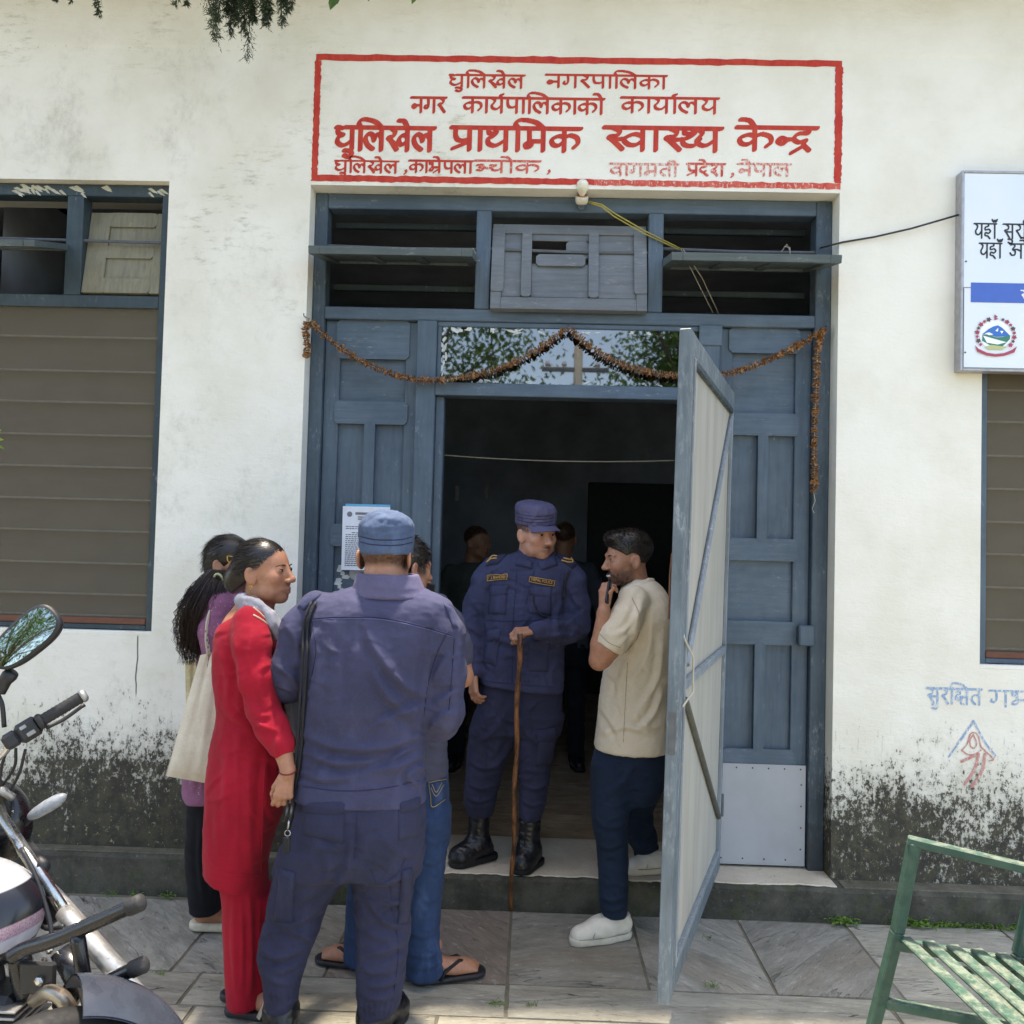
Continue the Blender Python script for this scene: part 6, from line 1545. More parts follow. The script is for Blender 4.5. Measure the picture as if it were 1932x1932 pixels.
# ================================================================ bearded man in a beige polo, one foot on the step
M_POLO = m_cloth('beige_polo_knit', 'd2c5b0', 'c8bba5', weave=900, wr=.22, fade='d2c4ae'); M_NAVYTR = m_cloth('navy_chino', '1d2b40', '172334', wr=.2)
M_SHOE = plain('white_leather', hx('d6d2c8'), .5, var=.06, bump=.12, bscale=60); M_SHOESOLE = plain('off_white_rubber', hx('c9c3b6'), .65, var=.08)
def shoe(nm, heel, toe, gz, parent, mat, smat, h=.09, w=.045):
    heel, toe = np.array(heel, float), np.array(toe, float); d = (toe - heel); L = np.linalg.norm(d); d /= L
    at = lambda t, z: (*(heel + d * L * t), gz + z)
    lo, hi = np.minimum(heel, toe) - .09, np.maximum(heel, toe) + .09
    s = SDF((*lo, gz - .02), (*hi, gz + h + .06), .0045)
    s.cap(at(.14, .06), at(.16, h - .008), w * .82, w * .8, k=.02); s.cap(at(.15, .05), at(.5, .05), w * .86, w * .95, k=.03); s.cap(at(.45, .05), at(.85, .036), w * .98, w * .8, k=.03); s.cap(at(.3, .075), at(.6, .052), w * .7, w * .6, k=.03)
    s.ell(at(.18, h + .02), (w * .62, w * .62, .035), k=.01, op='sub'); s.cut((0, 0, gz + .022), (0, 0, -1)); s.cut((0, 0, gz + h), (0, 0, 1))
    ln_ = plain('shoe_line', hx('8f8c86'), .7); o = garment(nm, s, mat, parent, wr=((.0012, (40, 40, 40)),))
    t = SDF((*lo, gz - .02), (*hi, gz + .06), .0045); t.cap(at(.14, .018), at(.45, .018), w * .95, w * 1.02, k=.02); t.cap(at(.45, .018), at(.86, .018), w * 1.04, w * .86, k=.02); t.cut((0, 0, gz + .03), (0, 0, 1)); t.cut((0, 0, gz + .001), (0, 0, -1))
    V, F = t.mesh(1); obj('sole', V, F, smat, o, True)
    n = np.array((-d[1], d[0]))
    for i in range(5):
        c = heel + d * L * (.42 + .065 * i); z = gz + .098 - .009 * i
        MB().tube([(*(c - n * .022), z - .012), (*c, z), (*(c + n * .022), z - .012)], .003, 5).build('lace', ln_, o, True)
    for sg in (-1, 1):
        pts = [at(.5, .075), at(.42, .06), at(.3, .05), at(.12, .055)]; MB().tube([tuple(np.array(p) + np.array((*(n * sg * w * .93), 0))) for p in pts], .0016, 5).build('stitch_line', ln_, o, True)
        MB().tube([tuple(np.array(at(t, .031)) + np.array((*(n * sg * w * q), 0))) for t, q in ((.02, .5), (.14, .93), (.45, 1.05), (.7, 1.02), (.9, .7))], .0018, 5).build('stitch_line', ln_, o, True)
        MB().tube([tuple(np.array(at(t, z)) + np.array((*(n * sg * w * q), 0))) for t, z, q in ((.62, .07, .72), (.66, .055, .92), (.7, .035, 1.02))], .0016, 5).build('stitch_line', ln_, o, True)
    return o
def man_beige():
    Y = -.2
    root = thing('person', (float(P(1190, 1300, Y)[0]), Y, 0), 'bearded man in beige polo and navy trousers smiling with a phone at his chin', 'person')
    rows = rows_px([(1094, 1188, 1232, 0, .06), (1108, 1176, 1250, 0, .1), (1130, 1170, 1262, 0, .15), (1160, 1166, 1268, 0, .175), (1210, 1160, 1266, 0, .165), (1260, 1142, 1264, 0, .155), (1310, 1133, 1262, 0, .15), (1370, 1127, 1260, 0, .155), (1412, 1122, 1260, 0, .16)], Y)
    SL = limb([(1196, 1132, -.15, .062), (1182, 1165, -.2, .068), (1160, 1200, -.215, .066), (1148, 1222, -.215, .064)], Y)
    SR = limb([(1200, 1135, .15, .062), (1180, 1180, .19, .066), (1170, 1220, .18, .06)], Y)
    s = SDF(*bounds(SL, SR, [(r[1] - r[3], r[2] - r[4], r[0]) for r in rows], [(r[1] + r[3], r[2] + r[4], r[0]) for r in rows], pad=.09), .0068)
    s.prof(rows, .02, 2.2)
    sleeve = SDF(s.lo, s.ax[0][-1:].tolist() + s.ax[1][-1:].tolist() + s.ax[2][-1:].tolist(), .0068)
    sleeve.chain(SL, .02); e = np.array(SL[-1][:3]); d = e - np.array(SL[-2][:3]); sleeve.cut(e, d)
    sleeve.chain(SR, .02)
    A, B = s.D, sleeve.D; k = .03; h = np.clip(.5 + .5 * (A - B) / k, 0, 1); s.D = A * (1 - h) + B * h - k * h * (1 - h)
    fl = [([(1215, 1120), (1200, 1170), (1196, 1230)], 0.0112, .014), ([(1230, 1150), (1222, 1230), (1190, 1290)], 0.0126, .014), ([(1180, 1250), (1170, 1300), (1178, 1360)], 0.0084, .014), ([(1250, 1200), (1240, 1280), (1205, 1340)], 0.0112, .014), ([(1130, 1330), (1160, 1370), (1170, 1400)], 0.0098, .013), ([(1250, 1300), (1230, 1350), (1200, 1380)], 0.0126, .012), ([(1140, 1385), (1180, 1372), (1230, 1385)], 0.0098, .012), ([(1190, 1340), (1220, 1370), (1250, 1372)], 0.0098, .011), ([(1150, 1270), (1165, 1290), (1160, 1330)], 0.0084, .012),
          ([(1200, 1160), (1180, 1190), (1160, 1196)], 0.0098, .011), ([(1195, 1190), (1180, 1205), (1166, 1218)], 0.0070, .009)]
    fl += creases((1140, 1130, 1262, 1405), 22, 9, .0032, .011, (20, 80), (25, 70))
    sh = garment('polo_shirt', s, M_POLO, root, fl, wr=((.0028, (7, 7, 9)), (.0014, (20, 20, 26))))
    seam('seam', sh, [(1192, 1128), (1206, 1160), (1204, 1200), (1180, 1232)], m_cloth('beige_seam', 'a3927a'), .0018); seam('seam', sh, [(1184, 1250), (1180, 1320), (1176, 1400)], m_cloth('beige_seam', 'a3927a'), .0014)
    seam('cuff_stitch', sh, [(1130, 1194), (1148, 1212), (1170, 1222)], m_cloth('beige_seam', 'a3927a'), .0016)
    # collar
    s = SDF(P(1160, 1130, Y) - .16, P(1260, 1070, Y) + .16, .006)
    s.prof(rows_px([(1128, 1166, 1246, 0, .1), (1116, 1170, 1240, 0, .088), (1104, 1176, 1236, .0, .08), (1090, 1186, 1234, .0, .072)], Y), .004, 2.1); s.prof(rows_px([(1120, 1184, 1226, 0, .062), (1080, 1186, 1224, 0, .06)], Y), .006, 2.1, 'sub')
    a, b = P(1160, 1110, Y), P(1236, 1084, Y); s.cut(a, (-(b[2] - a[2]), 0, b[0] - a[0]))
    garment('collar', s, M_POLO, root, wr=((.0016, (14, 14, 18)),))
    # head in profile, short hair, full beard
    hf = head_frame(P(1184, 1053, Y - .0), -78, 8, 3, 1.02)
    hair = lambda x, y, z: np.clip((z - .012 + .9 * np.clip(-y - .03, -.06, .06)) / .02, 0, 1) * np.clip((.085 - y - np.clip(.062 - z, 0, 1) * 1.0) / .015, 0, 1) * np.where(np.abs(x) > .079, 0, 1)
    hd = head_mesh(hf, 'm', .98, smile=1.0, open_=.9, beard=.82, stache=.85, hair=lambda *a: hair(*a) * .95, neck_r=.056)
    # left arm: bare from the sleeve, elbow low in front, phone at the chin
    el = P(1130, 1246, Y - .2); wr_ = P(1139, 1158, Y - .215); up = np.array(SL[-2][:3])
    d = wr_ - el
    h1 = hand_nodes(wr_ + d / np.linalg.norm(d) * .012, (.06, -.05, 1), (-.75, -.65, .1), -1, curl=[(30, 55, 40), (34, 58, 42), (38, 60, 42), (42, 60, 42)], tcurl=(20, 25), tdir=(.7, .55, -.55), spread=.08, L=.95)
    p1 = skin_part(h1, .0028, limbs=[[tuple(up) + (.05,), tuple(np.array(SL[-1][:3])) + (.05,), tuple(el + arr(.012, 0, .012)) + (.044,), tuple(el) + (.04,)], [tuple(el) + (.041,), tuple(el * .66 + wr_ * .34) + (.041,), tuple(wr_) + (.028,), tuple(wr_ + d / np.linalg.norm(d) * .012) + (.027,)]])
    elr, wrr = P(1180, 1285, Y + .17), P(1170, 1380, Y + .12)
    p2 = skin_part(hand_nodes(wrr, (0, -.1, -1), (0, 1, 0), 1), .0036, limbs=[[SR[-2][:3] + (.046,), tuple(elr) + (.042,), tuple(wrr) + (.027,)]])
    mid = P(1210, 1180, Y); nk = P(1205, 1110, Y)
    b = body([hd, p1, p2], root, links=[(1, 0, [SL[1], mid, nk]), (2, 0, [SR[1], mid, nk])]); eyes(hf, b, (0, 0), .75); brows(hf, b, .004, .002)
    te = [tuple(tf(hf, p)) for p in ((-.017, .0865, -.0645), (-.009, .092, -.0655), (0, .0935, -.066), (.009, .092, -.0655), (.017, .0865, -.0645))]
    MB().tube([tuple(np.array(q) + hf[0][:, 1] * .004) for q in te], .0048, 6).build('teeth', plain('teeth', hx('d8d2c4'), .3), b, True)
    # hair: cap plus combed tufts
    s = SDF((-.1, -.14, -.06), (.1, .12, .15), .004)
    s.ell((0, -.018, .04), (.081, .101, .088), k=.01); s.ell((0, .055, .098), (.048, .035, .024), k=.03)
    s.cut((0, .082, .06), (0, 1, -.45)); s.cut((0, 0, .0), (0, .75, -1)); s.ell((0, -.018, .032), (.0735, .094, .078), k=.004, op='sub')
    for x in (-1, 1): s.ell((x * .085, .0, -.01), (.03, .034, .036), k=.008, op='sub')
    V, F = s.mesh(1); Nn = normals(V, F); ho = obj('hair', tf(hf, V), F, M_HAIR, root, True)
    r_ = np.random.RandomState(4); sel = np.flatnonzero((V[:, 2] > .045) & ((V * Nn).sum(1) > 0)); pk = r_.choice(sel, 1600)
    dr = Nn[pk] * .55 + np.array((0, .55, .3)); Rn = hf[0]
    strands('hair_tufts', tf(hf, V[pk]), dr @ Rn.T, .011, .0013, M_HAIR, ho, 3, (0, 0, -.2), .15)
    # beard stubble as short hairs
    hv, hF, hC = hd; loc = (hv - hf[1]) @ np.linalg.inv(hf[0]).T; dk = np.flatnonzero((hC[:, 0] < SKIN[0] * .5) & (loc[:, 2] < -.035) & (loc[:, 1] > .0)); pk = r_.choice(dk, min(2600, len(dk) * 2)); nn = normals(hv, hF)[pk]
    strands('beard', hv[pk] - nn * .0008, nn + np.array((0, 0, -.6)), .005, .0006, M_HAIR, b, 2, (0, 0, -.3), .3)
    # trousers and shoes
    pel = rows_px([(1400, 1126, 1256, 0, .14), (1440, 1118, 1256, 0, .142), (1480, 1116, 1252, 0, .13), (1510, 1118, 1240, .0, .11)], Y)
    l1 = rows_px([(1440, 1119, 1206, -.06, .088), (1484, 1116, 1192, -.07, .086), (1525, 1116, 1187, -.08, .08), (1560, 1118, 1184, -.09, .075), (1600, 1126, 1185, -.1, .07), (1650, 1129, 1186, -.12, .064), (1704, 1131, 1185, -.135, .06), (1726, 1138, 1182, -.14, .054)], Y)
    A = pel + l1
    L2 = limb([(1218, 1440, .08, .088), (1206, 1500, .13, .078), (1200, 1545, .17, .068), (1212, 1580, .22, .06), (1222, 1612, .26, .052), (1225, 1622, .27, .05)], Y)
    s = SDF(*bounds(L2, [(r[1] - r[3], r[2] - r[4], r[0]) for r in A], [(r[1] + r[3], r[2] + r[4], r[0]) for r in A], pad=.08), .0068)
    s.prof(pel, .03, 2.2); s.prof(l1, .03, 2.1); s.chain(L2, .03)
    fl = [([(1120, 1540), (1145, 1560), (1180, 1556)], 0.0112, .011), ([(1125, 1590), (1150, 1600), (1180, 1588)], 0.0084, .01), ([(1132, 1690), (1155, 1700), (1184, 1690)], 0.0098, .009), ([(1134, 1712), (1158, 1718), (1182, 1708)], 0.0098, .008), ([(1195, 1450), (1170, 1480), (1130, 1500)], 0.0084, .012), ([(1200, 1590), (1220, 1600), (1236, 1592)], 0.0084, .009)]
    fl += creases((1118, 1430, 1240, 1720), 40, 10, .005, .008, (-45, 45), (15, 45))
    tr = garment('trousers', s, M_NAVYTR, root, fl, wr=((.0024, (8, 8, 14)),))
    seam('pocket_edge', tr, [(1150, 1428), (1176, 1440), (1200, 1450)], M_SEAM, .002)
    shoe('sneaker', P(1188, 1765, -.31)[:2], P(1075, 1748, -.42)[:2], 0.0, root, M_SHOE, M_SHOESOLE, .1, .046)
    a = P(1262, 1640, .1); shoe('sneaker', (.70, .06), (.47, -.03), STEP_Z, root, M_SHOE, M_SHOESOLE, .1, .046)
    # the phone
    c = P(1150, 1118, Y - .225); Mp = Matrix.Translation(tuple(c)) @ Matrix.Rotation(math.radians(62), 4, 'Z') @ Matrix.Rotation(math.radians(18), 4, 'Y')
    ph = MB().box(-.024, .024, -.007, .007, -.05, .05, .005, Mp).build('smartphone', plain('dark_glass_phone', hx('15151a'), .2), None, label='dark phone in the hand of the man in the beige polo', cat='phone')
man_beige()
# ================================================================ woman in the red kurta
M_RED_C = m_cloth('red_cotton', 'a0162b', '8c1124', wr=.3, sheen=.05, fade='ac1e34'); M_SCARF = m_cloth('grey_white_scarf', '9a9aa2', '84848e', wr=.3)
M_GOLDJ = plain('gold_jewellery', hx('c8a050'), .25, .9)
def lerp_hair(fr, V, parent, name, mat): return obj(name, tf(fr, V[0]), V[1], mat, parent, True)
def woman_red():
    Y = -.97
    root = thing('person', (float(P(465, 1500, Y)[0]), Y, 0), 'woman in red kurta and red trousers with a grey scarf, in profile', 'person')
    # kurta down to below the knee
    rows = rows_px([(1150, 446, 506, .0, .075), (1166, 428, 520, 0, .12), (1190, 414, 524, 0, .155), (1225, 409, 532, 0, .165), (1284, 410, 540, 0, .16), (1345, 416, 545, 0, .15), (1400, 405, 548, 0, .16), (1471, 396, 545, 0, .17), (1528, 394, 530, 0, .17), (1580, 393, 512, .0, .165), (1625, 394, 500, 0, .16), (1660, 400, 494, 0, .158)], Y)
    SL = limb([(474, 1176, -.12, .062), (476, 1215, -.165, .06), (484, 1280, -.185, .055), (496, 1335, -.185, .052), (512, 1372, -.2, .05), (530, 1402, -.215, .046)], Y)
    SR = limb([(478, 1180, .13, .06), (490, 1250, .17, .055), (505, 1340, .16, .05), (535, 1400, .1, .045)], Y)
    s = SDF(*bounds(SL, SR, [(r[1] - r[3], r[2] - r[4], r[0]) for r in rows], [(r[1] + r[3], r[2] + r[4], r[0]) for r in rows], pad=.07), .007)
    s.prof(rows, .03, 2.1); s.chain(SL, .022); s.chain(SR, .03)
    # deep round neckline at the back, rounded hem
    s.ell(P(428, 1146, Y), (.09, .13, .062), k=.012, op='sub'); a, b = P(392, 1628, Y), P(494, 1668, Y); s.cut(b, (b[2] - a[2], 0, -(b[0] - a[0])))
    fl = [([(440, 1200), (455, 1260), (450, 1330)], .008, .014), ([(420, 1330), (450, 1360), (480, 1380)], .007, .014), ([(480, 1190), (470, 1230), (478, 1290)], .006, .012), ([(500, 1240), (488, 1290), (500, 1330)], .007, .011), ([(470, 1330), (490, 1350), (512, 1350)], .008, .009), ([(480, 1355), (500, 1372), (525, 1378)], .006, .009), ([(430, 1420), (425, 1500), (430, 1600)], .008, .017), ([(470, 1420), (468, 1510), (472, 1640)], .009, .016), ([(450, 1380), (448, 1480), (452, 1580)], .006, .013), ([(505, 1420), (498, 1500), (490, 1600)], .008, .013), ([(535, 1330), (525, 1400), (520, 1460)], .007, .014), ([(412, 1230), (430, 1280), (428, 1340)], .005, .012), ([(408, 1470), (410, 1540), (412, 1620)], .006, .013)]
    fl += creases((400, 1190, 545, 1620), 40, 12, .005, .009, (-70, 70), (25, 80))
    ku = garment('kurta', s, M_RED_C, root, fl, wr=((.0026, (6, 6, 7)), (.0013, (18, 18, 20))))
    seam('hem_stitch', ku, [(398, 1628), (430, 1646), (490, 1652)], M_RED_C, .0022); seam('side_slit', ku, [(500, 1450), (496, 1530), (492, 1650)], M_RED_C, .003)
    M_SIL = plain('silver_braid', hx('b9a98c'), .5)
    seam('braid', ku, [(478, 1146), (490, 1156), (500, 1166)], M_SIL, .003); seam('braid', ku, [(478, 1160), (492, 1168), (506, 1178)], M_SIL, .003)
    # trousers
    l1 = rows_px([(1600, 408, 500, 0, .12), (1680, 424, 502, 0, .11), (1740, 427, 500, 0, .105), (1800, 428, 499, 0, .1), (1850, 432, 499, 0, .1), (1886, 434, 500, -.01, .098)], Y)
    s = SDF(*bounds([(r[1] - r[3], r[2] - r[4], r[0]) for r in l1], [(r[1] + r[3], r[2] + r[4], r[0]) for r in l1], pad=.05), .007); s.prof(l1, .02, 2.2)
    l2 = rows_px([(1680, 470, 545, .04, .09), (1760, 470, 540, .05, .085), (1850, 472, 530, .05, .08)], Y); s.prof(l2, .03, 2.2)
    garment('trousers', s, M_RED_C, root, [([(445, 1680), (440, 1770), (446, 1870)], .009, .012), ([(470, 1690), (474, 1780), (472, 1880)], .01, .011), ([(490, 1690), (488, 1780), (492, 1870)], .008, .01), ([(455, 1700), (458, 1790), (456, 1870)], .005, .008)], wr=((.003, (9, 9, 4)),))
    # head in profile looking right, hair drawn back to a bun
    hf = head_frame(P(500, 1078, Y), 76, -2, -2, 1.0)
    sk = np.array(hx('aa7a60'))
    hair = lambda x, y, z: np.clip((z - .02 + .75 * np.clip(-y + .02, -.05, .12)) / .015, 0, 1) * np.clip((.068 - y - np.clip(.058 - z, 0, 1) * .9) / .012, 0, 1) * np.where(np.abs(x) > .0795, 0, 1)
    hd = head_mesh(hf, 'f', 1.04, skin=sk, hair=lambda *a: hair(*a) * .97, neck_r=.05)
    wr_ = P(543, 1452, Y - .235); el = np.array(SL[-2][:3])
    h1 = hand_nodes(wr_ + arr(.0, -.004, -.012), (-.12, -.1, -1), (.35, -1, 0), 1, curl=[(26, 34, 22), (30, 36, 24), (34, 38, 24), (38, 40, 26)], tcurl=(14, 18), tdir=(.9, .3, -.4), spread=.03, L=.84)
    p1 = skin_part(h1, .0028, skin=sk, limbs=[[tuple(el) + (.036,), tuple(np.array(SL[-1][:3])) + (.034,), tuple(wr_) + (.023,), tuple(wr_ + arr(0, -.004, -.012)) + (.022,)]])
    w2 = P(536, 1440, Y + .03); p2 = skin_part(hand_nodes(w2, (.2, -.3, -1), (1, 0, .1), -1, L=.9), .0036, skin=sk, limbs=[[SR[-2][:3] + (.036,), SR[-1][:3] + (.032,), tuple(w2) + (.022,)]])
    # bare upper back and feet in slippers
    s = SDF(P(410, 1200, Y) - .14, P(500, 1110, Y) + .16, .006)
    s.prof(rows_px([(1200, 418, 505, 0, .13), (1180, 422, 508, 0, .12), (1160, 432, 506, 0, .1), (1142, 446, 508, 0, .078), (1120, 458, 516, 0, .058)], Y), .02, 2.1); V, F = s.mesh(1); p3 = (V, F, np.repeat(sk[None], len(V), 0))
    feet = []
    for (u, v, yy, tx) in ((455, 1885, Y - .03, .16), (446, 1850, Y + .06, .16)):
        a = P(u, v, yy); hx_, hy = a[0] - .02, a[1]
        s = SDF((hx_ - .07, hy - .09, -.01), (hx_ + .29, hy + .06, .16), .0045)
        s.cap((hx_ + .03, hy, .13), (hx_ + .02, hy, .07), .032, .033, k=.02); s.ell((hx_ + .01, hy, .055), (.033, .03, .03), k=.02); s.cap((hx_ + .03, hy, .062), (hx_ + .15, hy - .02, .045), .03, .026, k=.03); s.cap((hx_ + .12, hy - .015, .044), (hx_ + .17, hy - .025, .04), .036, .032, k=.03, flat=((0, 0, 1), .6))
        for i in range(5): s.cap((hx_ + .18, hy - .052 + .0145 * i, .036), (hx_ + .215 - .006 * abs(i - 1), hy - .055 + .0145 * i, .034), .0095, .008, k=.006)
        s.cut((0, 0, .026), (0, 0, -1)); V, F = s.mesh(1); feet.append((V, F, np.repeat(sk[None], len(V), 0)))
        t = SDF((hx_ - .07, hy - .1, -.01), (hx_ + .29, hy + .07, .06), .0045); t.cap((hx_ + .0, hy, .014), (hx_ + .18, hy - .02, .014), .036, .046, k=.02); t.cut((0, 0, .026), (0, 0, 1)); t.cut((0, 0, .001), (0, 0, -1)); V, F = t.mesh(1)
        so = obj('slipper', V, F, plain('black_slipper_sole', hx('2c2b30'), .6), root, True)
        MB().tube([(hx_ + .1, hy - .062, .02), (hx_ + .12, hy - .045, .07), (hx_ + .125, hy - .012, .083), (hx_ + .11, hy + .026, .06), (hx_ + .1, hy + .04, .02)], .013, 8, flat=.35).build('strap', plain('cream_strap', hx('c8bfae'), .5), so, True)
    mid = P(465, 1240, Y); hip = P(465, 1500, Y)
    b = body([hd, p1, p2, p3] + feet, root, links=[(1, 3, [SL[-2], SL[2], SL[1], mid, P(465, 1195, Y)]), (2, 3, [SR[-2], SR[1], mid, P(465, 1195, Y)]), (0, 3, [P(490, 1140, Y), P(480, 1160, Y)])] + [(4 + i, 3, [np.array(f[0].mean(0)) + (0, 0, .08), P(462, 1780, Y), hip, mid, P(465, 1195, Y)]) for i, f in enumerate(feet)]); eyes(hf, b, (.3, 0), .45); brows(hf, b, .0026, -.001)
    # sleek hair and bun
    s = SDF((-.11, -.19, -.09), (.11, .12, .14), .004)
    s.ell((0, -.02, .034), (.079, .0985, .0835), k=.01); s.ell((0, -.09, -.02), (.05, .045, .055), k=.04); s.ell((0, -.118, -.03), (.046, .04, .052), k=.02)
    s.cut((0, .076, .05), (0, 1, -.75)); s.cut((0, .0, -.005), (0, .62, -1)); s.ell((0, -.018, .03), (.0735, .094, .077), k=.003, op='sub')
    for x in (-1, 1): s.ell((x * .088, .004, -.012), (.03, .03, .036), k=.008, op='sub')
    V, F = s.mesh(1); Nn = normals(V, F)
    ang = np.arctan2(V[:, 0], V[:, 2] - .03); V = V + Nn * (.0004 * np.sin(ang * 60 + 3 * np.sin(V[:, 1] * 30)))[:, None]
    n = N('combed_black_hair'); g = n.noise(1, 4, .6, n.map((160, 160, 160)))
    mh = m_hair('sleek_black_hair', '100d0c', '241c17', (.12, 1, .3), .3)
    bpy.data.materials.remove(n.m)
    ho = obj('hair', tf(hf, V), F, mh, root, True)
    r_ = np.random.RandomState(8); pk = r_.choice(np.flatnonzero((V[:, 1] > -.07) & (Nn[:, 1] < .3) & (V[:, 2] > -.01) & (Nn[:, 2] > -.5)), 3200)
    tt_ = np.array((0, -1, -.15)); dr = tt_ - Nn[pk] * (Nn[pk] @ tt_)[:, None] + Nn[pk] * .03
    strands('loose_hair', tf(hf, V[pk] - Nn[pk] * .0005), dr @ hf[0].T, .055, .0005, M_HAIR, ho, 5, (0, 0, -.35), .07)
    er = tf(hf, (.083, -.004, -.046)); MB().tube([tuple(er + arr(.005 * math.sin(t), -.002, -.004 + .006 * math.cos(t))) for t in np.linspace(0, 6.2, 10)], .0018, 5).build('earring', M_GOLDJ, b, True)
    # scarf round the neck, falling in front
    s = SDF(P(440, 1420, Y) - .16, P(560, 1100, Y) + .2, .0075)
    sc_ = [P(*q[:2], Y + q[2]) for q in ((452, 1132, .02), (458, 1132, -.08), (482, 1142, -.115), (506, 1160, -.12), (526, 1186, -.1), (540, 1216, -.06))]
    for a, b_ in zip(sc_[:-1], sc_[1:]): s.cap(a, b_, .017, .02, k=.015); s.cap(np.array(a) + (.012, -.006, -.028), np.array(b_) + (.012, -.006, -.03), .014, .017, k=.02)
    sc2 = [P(*q[:2], Y + q[2]) for q in ((540, 1216, -.06), (548, 1270, -.02), (553, 1330, -.02), (556, 1400, -.02))]
    for a, b_ in zip(sc2[:-1], sc2[1:]): s.cap(a, b_, .03, .034, k=.02, flat=((1, 0, 0), .7))
    garment('scarf', s, M_SCARF, root, [([(455, 1126), (490, 1140), (535, 1200)], .007, .008), ([(462, 1140), (496, 1158), (530, 1215)], .007, .007)], wr=((.005, (30, 30, 14)),))
    wb = tf((np.eye(3), wr_), (0, 0, -.004)); MB().tube([tuple(wb + arr(.026 * math.cos(t), .026 * math.sin(t), .006 * math.sin(t))) for t in np.linspace(0, 6.2, 18)], .003, 5).build('bracelet', plain('red_thread_bracelet', hx('6b1d22'), .7), b, True)
woman_red()

# ================================================================ woman with long hair in pink, partly hidden
M_PINK = m_cloth('pink_spotted_cotton', '8d5f7c', '7d516d', spot='d9c2cc', wr=.25); M_BLACKC = m_cloth('black_trouser_cloth', '17191f', '121318', wr=.2)
def woman_pink():
    Y = -.46
    root = thing('person', (float(P(400, 1600, Y)[0]), Y, 0), 'woman with long wavy dark hair in a pink spotted kurta behind the woman in red', 'person')
    rows = rows_px([(1108, 418, 462, 0, .07), (1128, 398, 470, 0, .12), (1160, 384, 474, 0, .15), (1220, 378, 474, 0, .15), (1290, 378, 470, 0, .14), (1370, 366, 470, 0, .155), (1440, 356, 466, 0, .165), (1500, 352, 452, 0, .165)], Y)
    SL = limb([(410, 1140, -.13, .055), (402, 1190, -.16, .052), (408, 1260, -.16, .048), (440, 1300, -.14, .042)], Y)
    s = SDF(*bounds(SL, [(r[1] - r[3], r[2] - r[4], r[0]) for r in rows], [(r[1] + r[3], r[2] + r[4], r[0]) for r in rows], pad=.07), .0075); s.prof(rows, .02, 2.1); s.chain(SL, .025)
    a, b = P(352, 1480, Y), P(395, 1508, Y); s.cut(b, (b[2] - a[2], 0, -(b[0] - a[0])))
    garment('kurta', s, M_PINK, root, [([(395, 1130), (400, 1170), (392, 1220)], .006, .01), ([(362, 1420), (366, 1450), (364, 1495)], .006, .01), ([(380, 1440), (382, 1470), (378, 1500)], .006, .009)])
    l1 = rows_px([(1470, 362, 450, 0, .12), (1520, 357, 440, .0, .11), (1600, 354, 424, 0, .1), (1660, 356, 420, 0, .09), (1716, 362, 418, 0, .08)], Y)
    s = SDF(*bounds([(r[1] - r[3], r[2] - r[4], r[0]) for r in l1], [(r[1] + r[3], r[2] + r[4], r[0]) for r in l1], pad=.05), .0075); s.prof(l1, .02, 2.1)
    garment('trousers', s, M_BLACKC, root, [([(380, 1540), (376, 1620), (384, 1700)], .008, .012), ([(400, 1540), (398, 1620), (402, 1700)], .007, .011)])
    hf = head_frame(P(438, 1064, Y), 70, 0, 0, 1.0); sk = np.array(hx('aa7a60'))
    hd = head_mesh(hf, 'f', 1.0, skin=sk, h=.004, neck_r=.048)
    a = P(380, 1735, -.40); hx_, hy = float(a[0]) - .01, -.39
    s = SDF((hx_ - .07, hy - .1, -.01), (hx_ + .29, hy + .1, .17), .005)
    s.cap((hx_ + .04, hy, .15), (hx_ + .025, hy, .07), .033, .034, k=.02); s.ell((hx_ + .01, hy, .055), (.033, .03, .03), k=.02); s.cap((hx_ + .03, hy, .062), (hx_ + .17, hy + .01, .042), .031, .03, k=.03); s.cut((0, 0, .03), (0, 0, -1)); V, F = s.mesh(1)
    b = body([hd, (V, F, np.repeat(sk[None], len(V), 0))], root, links=[(1, 0, [np.array(V.mean(0)) + (0, 0, .08), P(395, 1650, Y), P(410, 1500, Y), P(425, 1250, Y), P(436, 1120, Y)])])
    t = SDF((hx_ - .07, hy - .1, -.01), (hx_ + .29, hy + .1, .07), .005); t.cap((hx_, hy, .018), (hx_ + .19, hy + .01, .018), .042, .048, k=.02); t.cut((0, 0, .034), (0, 0, 1)); t.cut((0, 0, .001), (0, 0, -1)); V, F = t.mesh(1); obj('slipper', V, F, plain('cream_slipper', hx('c9c0ac'), .55), root, True)
    # hair
    s = SDF((-.11, -.16, -.12), (.11, .12, .14), .0045); s.ell((0, -.02, .034), (.084, .103, .089), k=.01); s.ell((0, -.07, -.03), (.06, .05, .06), k=.04); s.cut((0, .07, .05), (0, 1, -.75)); s.cut((0, 0, -.04), (0, .5, -1))
    V, F = s.mesh(1); ho = obj('hair', tf(hf, V), F, m_hair('sleek_dark_hair', '100d0c', '241a16', (.15, 1, .3), .34), root, True)
    r_ = np.random.RandomState(5); mb = MB(); Nn = normals(V, F); pk = r_.choice(np.flatnonzero((V[:, 2] > -.03) & (Nn[:, 1] < .3) & (Nn[:, 1] > -.8)), 1600); tt_ = np.array((0, -1, -.3)); strands('loose_hair', tf(hf, V[pk]), (tt_ - Nn[pk] * (Nn[pk] @ tt_)[:, None] + Nn[pk] * .04) @ hf[0].T, .06, .0006, M_HAIR, ho, 5, (0, 0, -.3), .08)
    G = [P(u, v, Y - d) for u, v, d in ((410, 1075, .08), (398, 1100, .12), (386, 1125, .14), (374, 1155, .15), (365, 1190, .15), (360, 1225, .15), (357, 1262, .15))]
    G = np.array(smooth(G, 4))
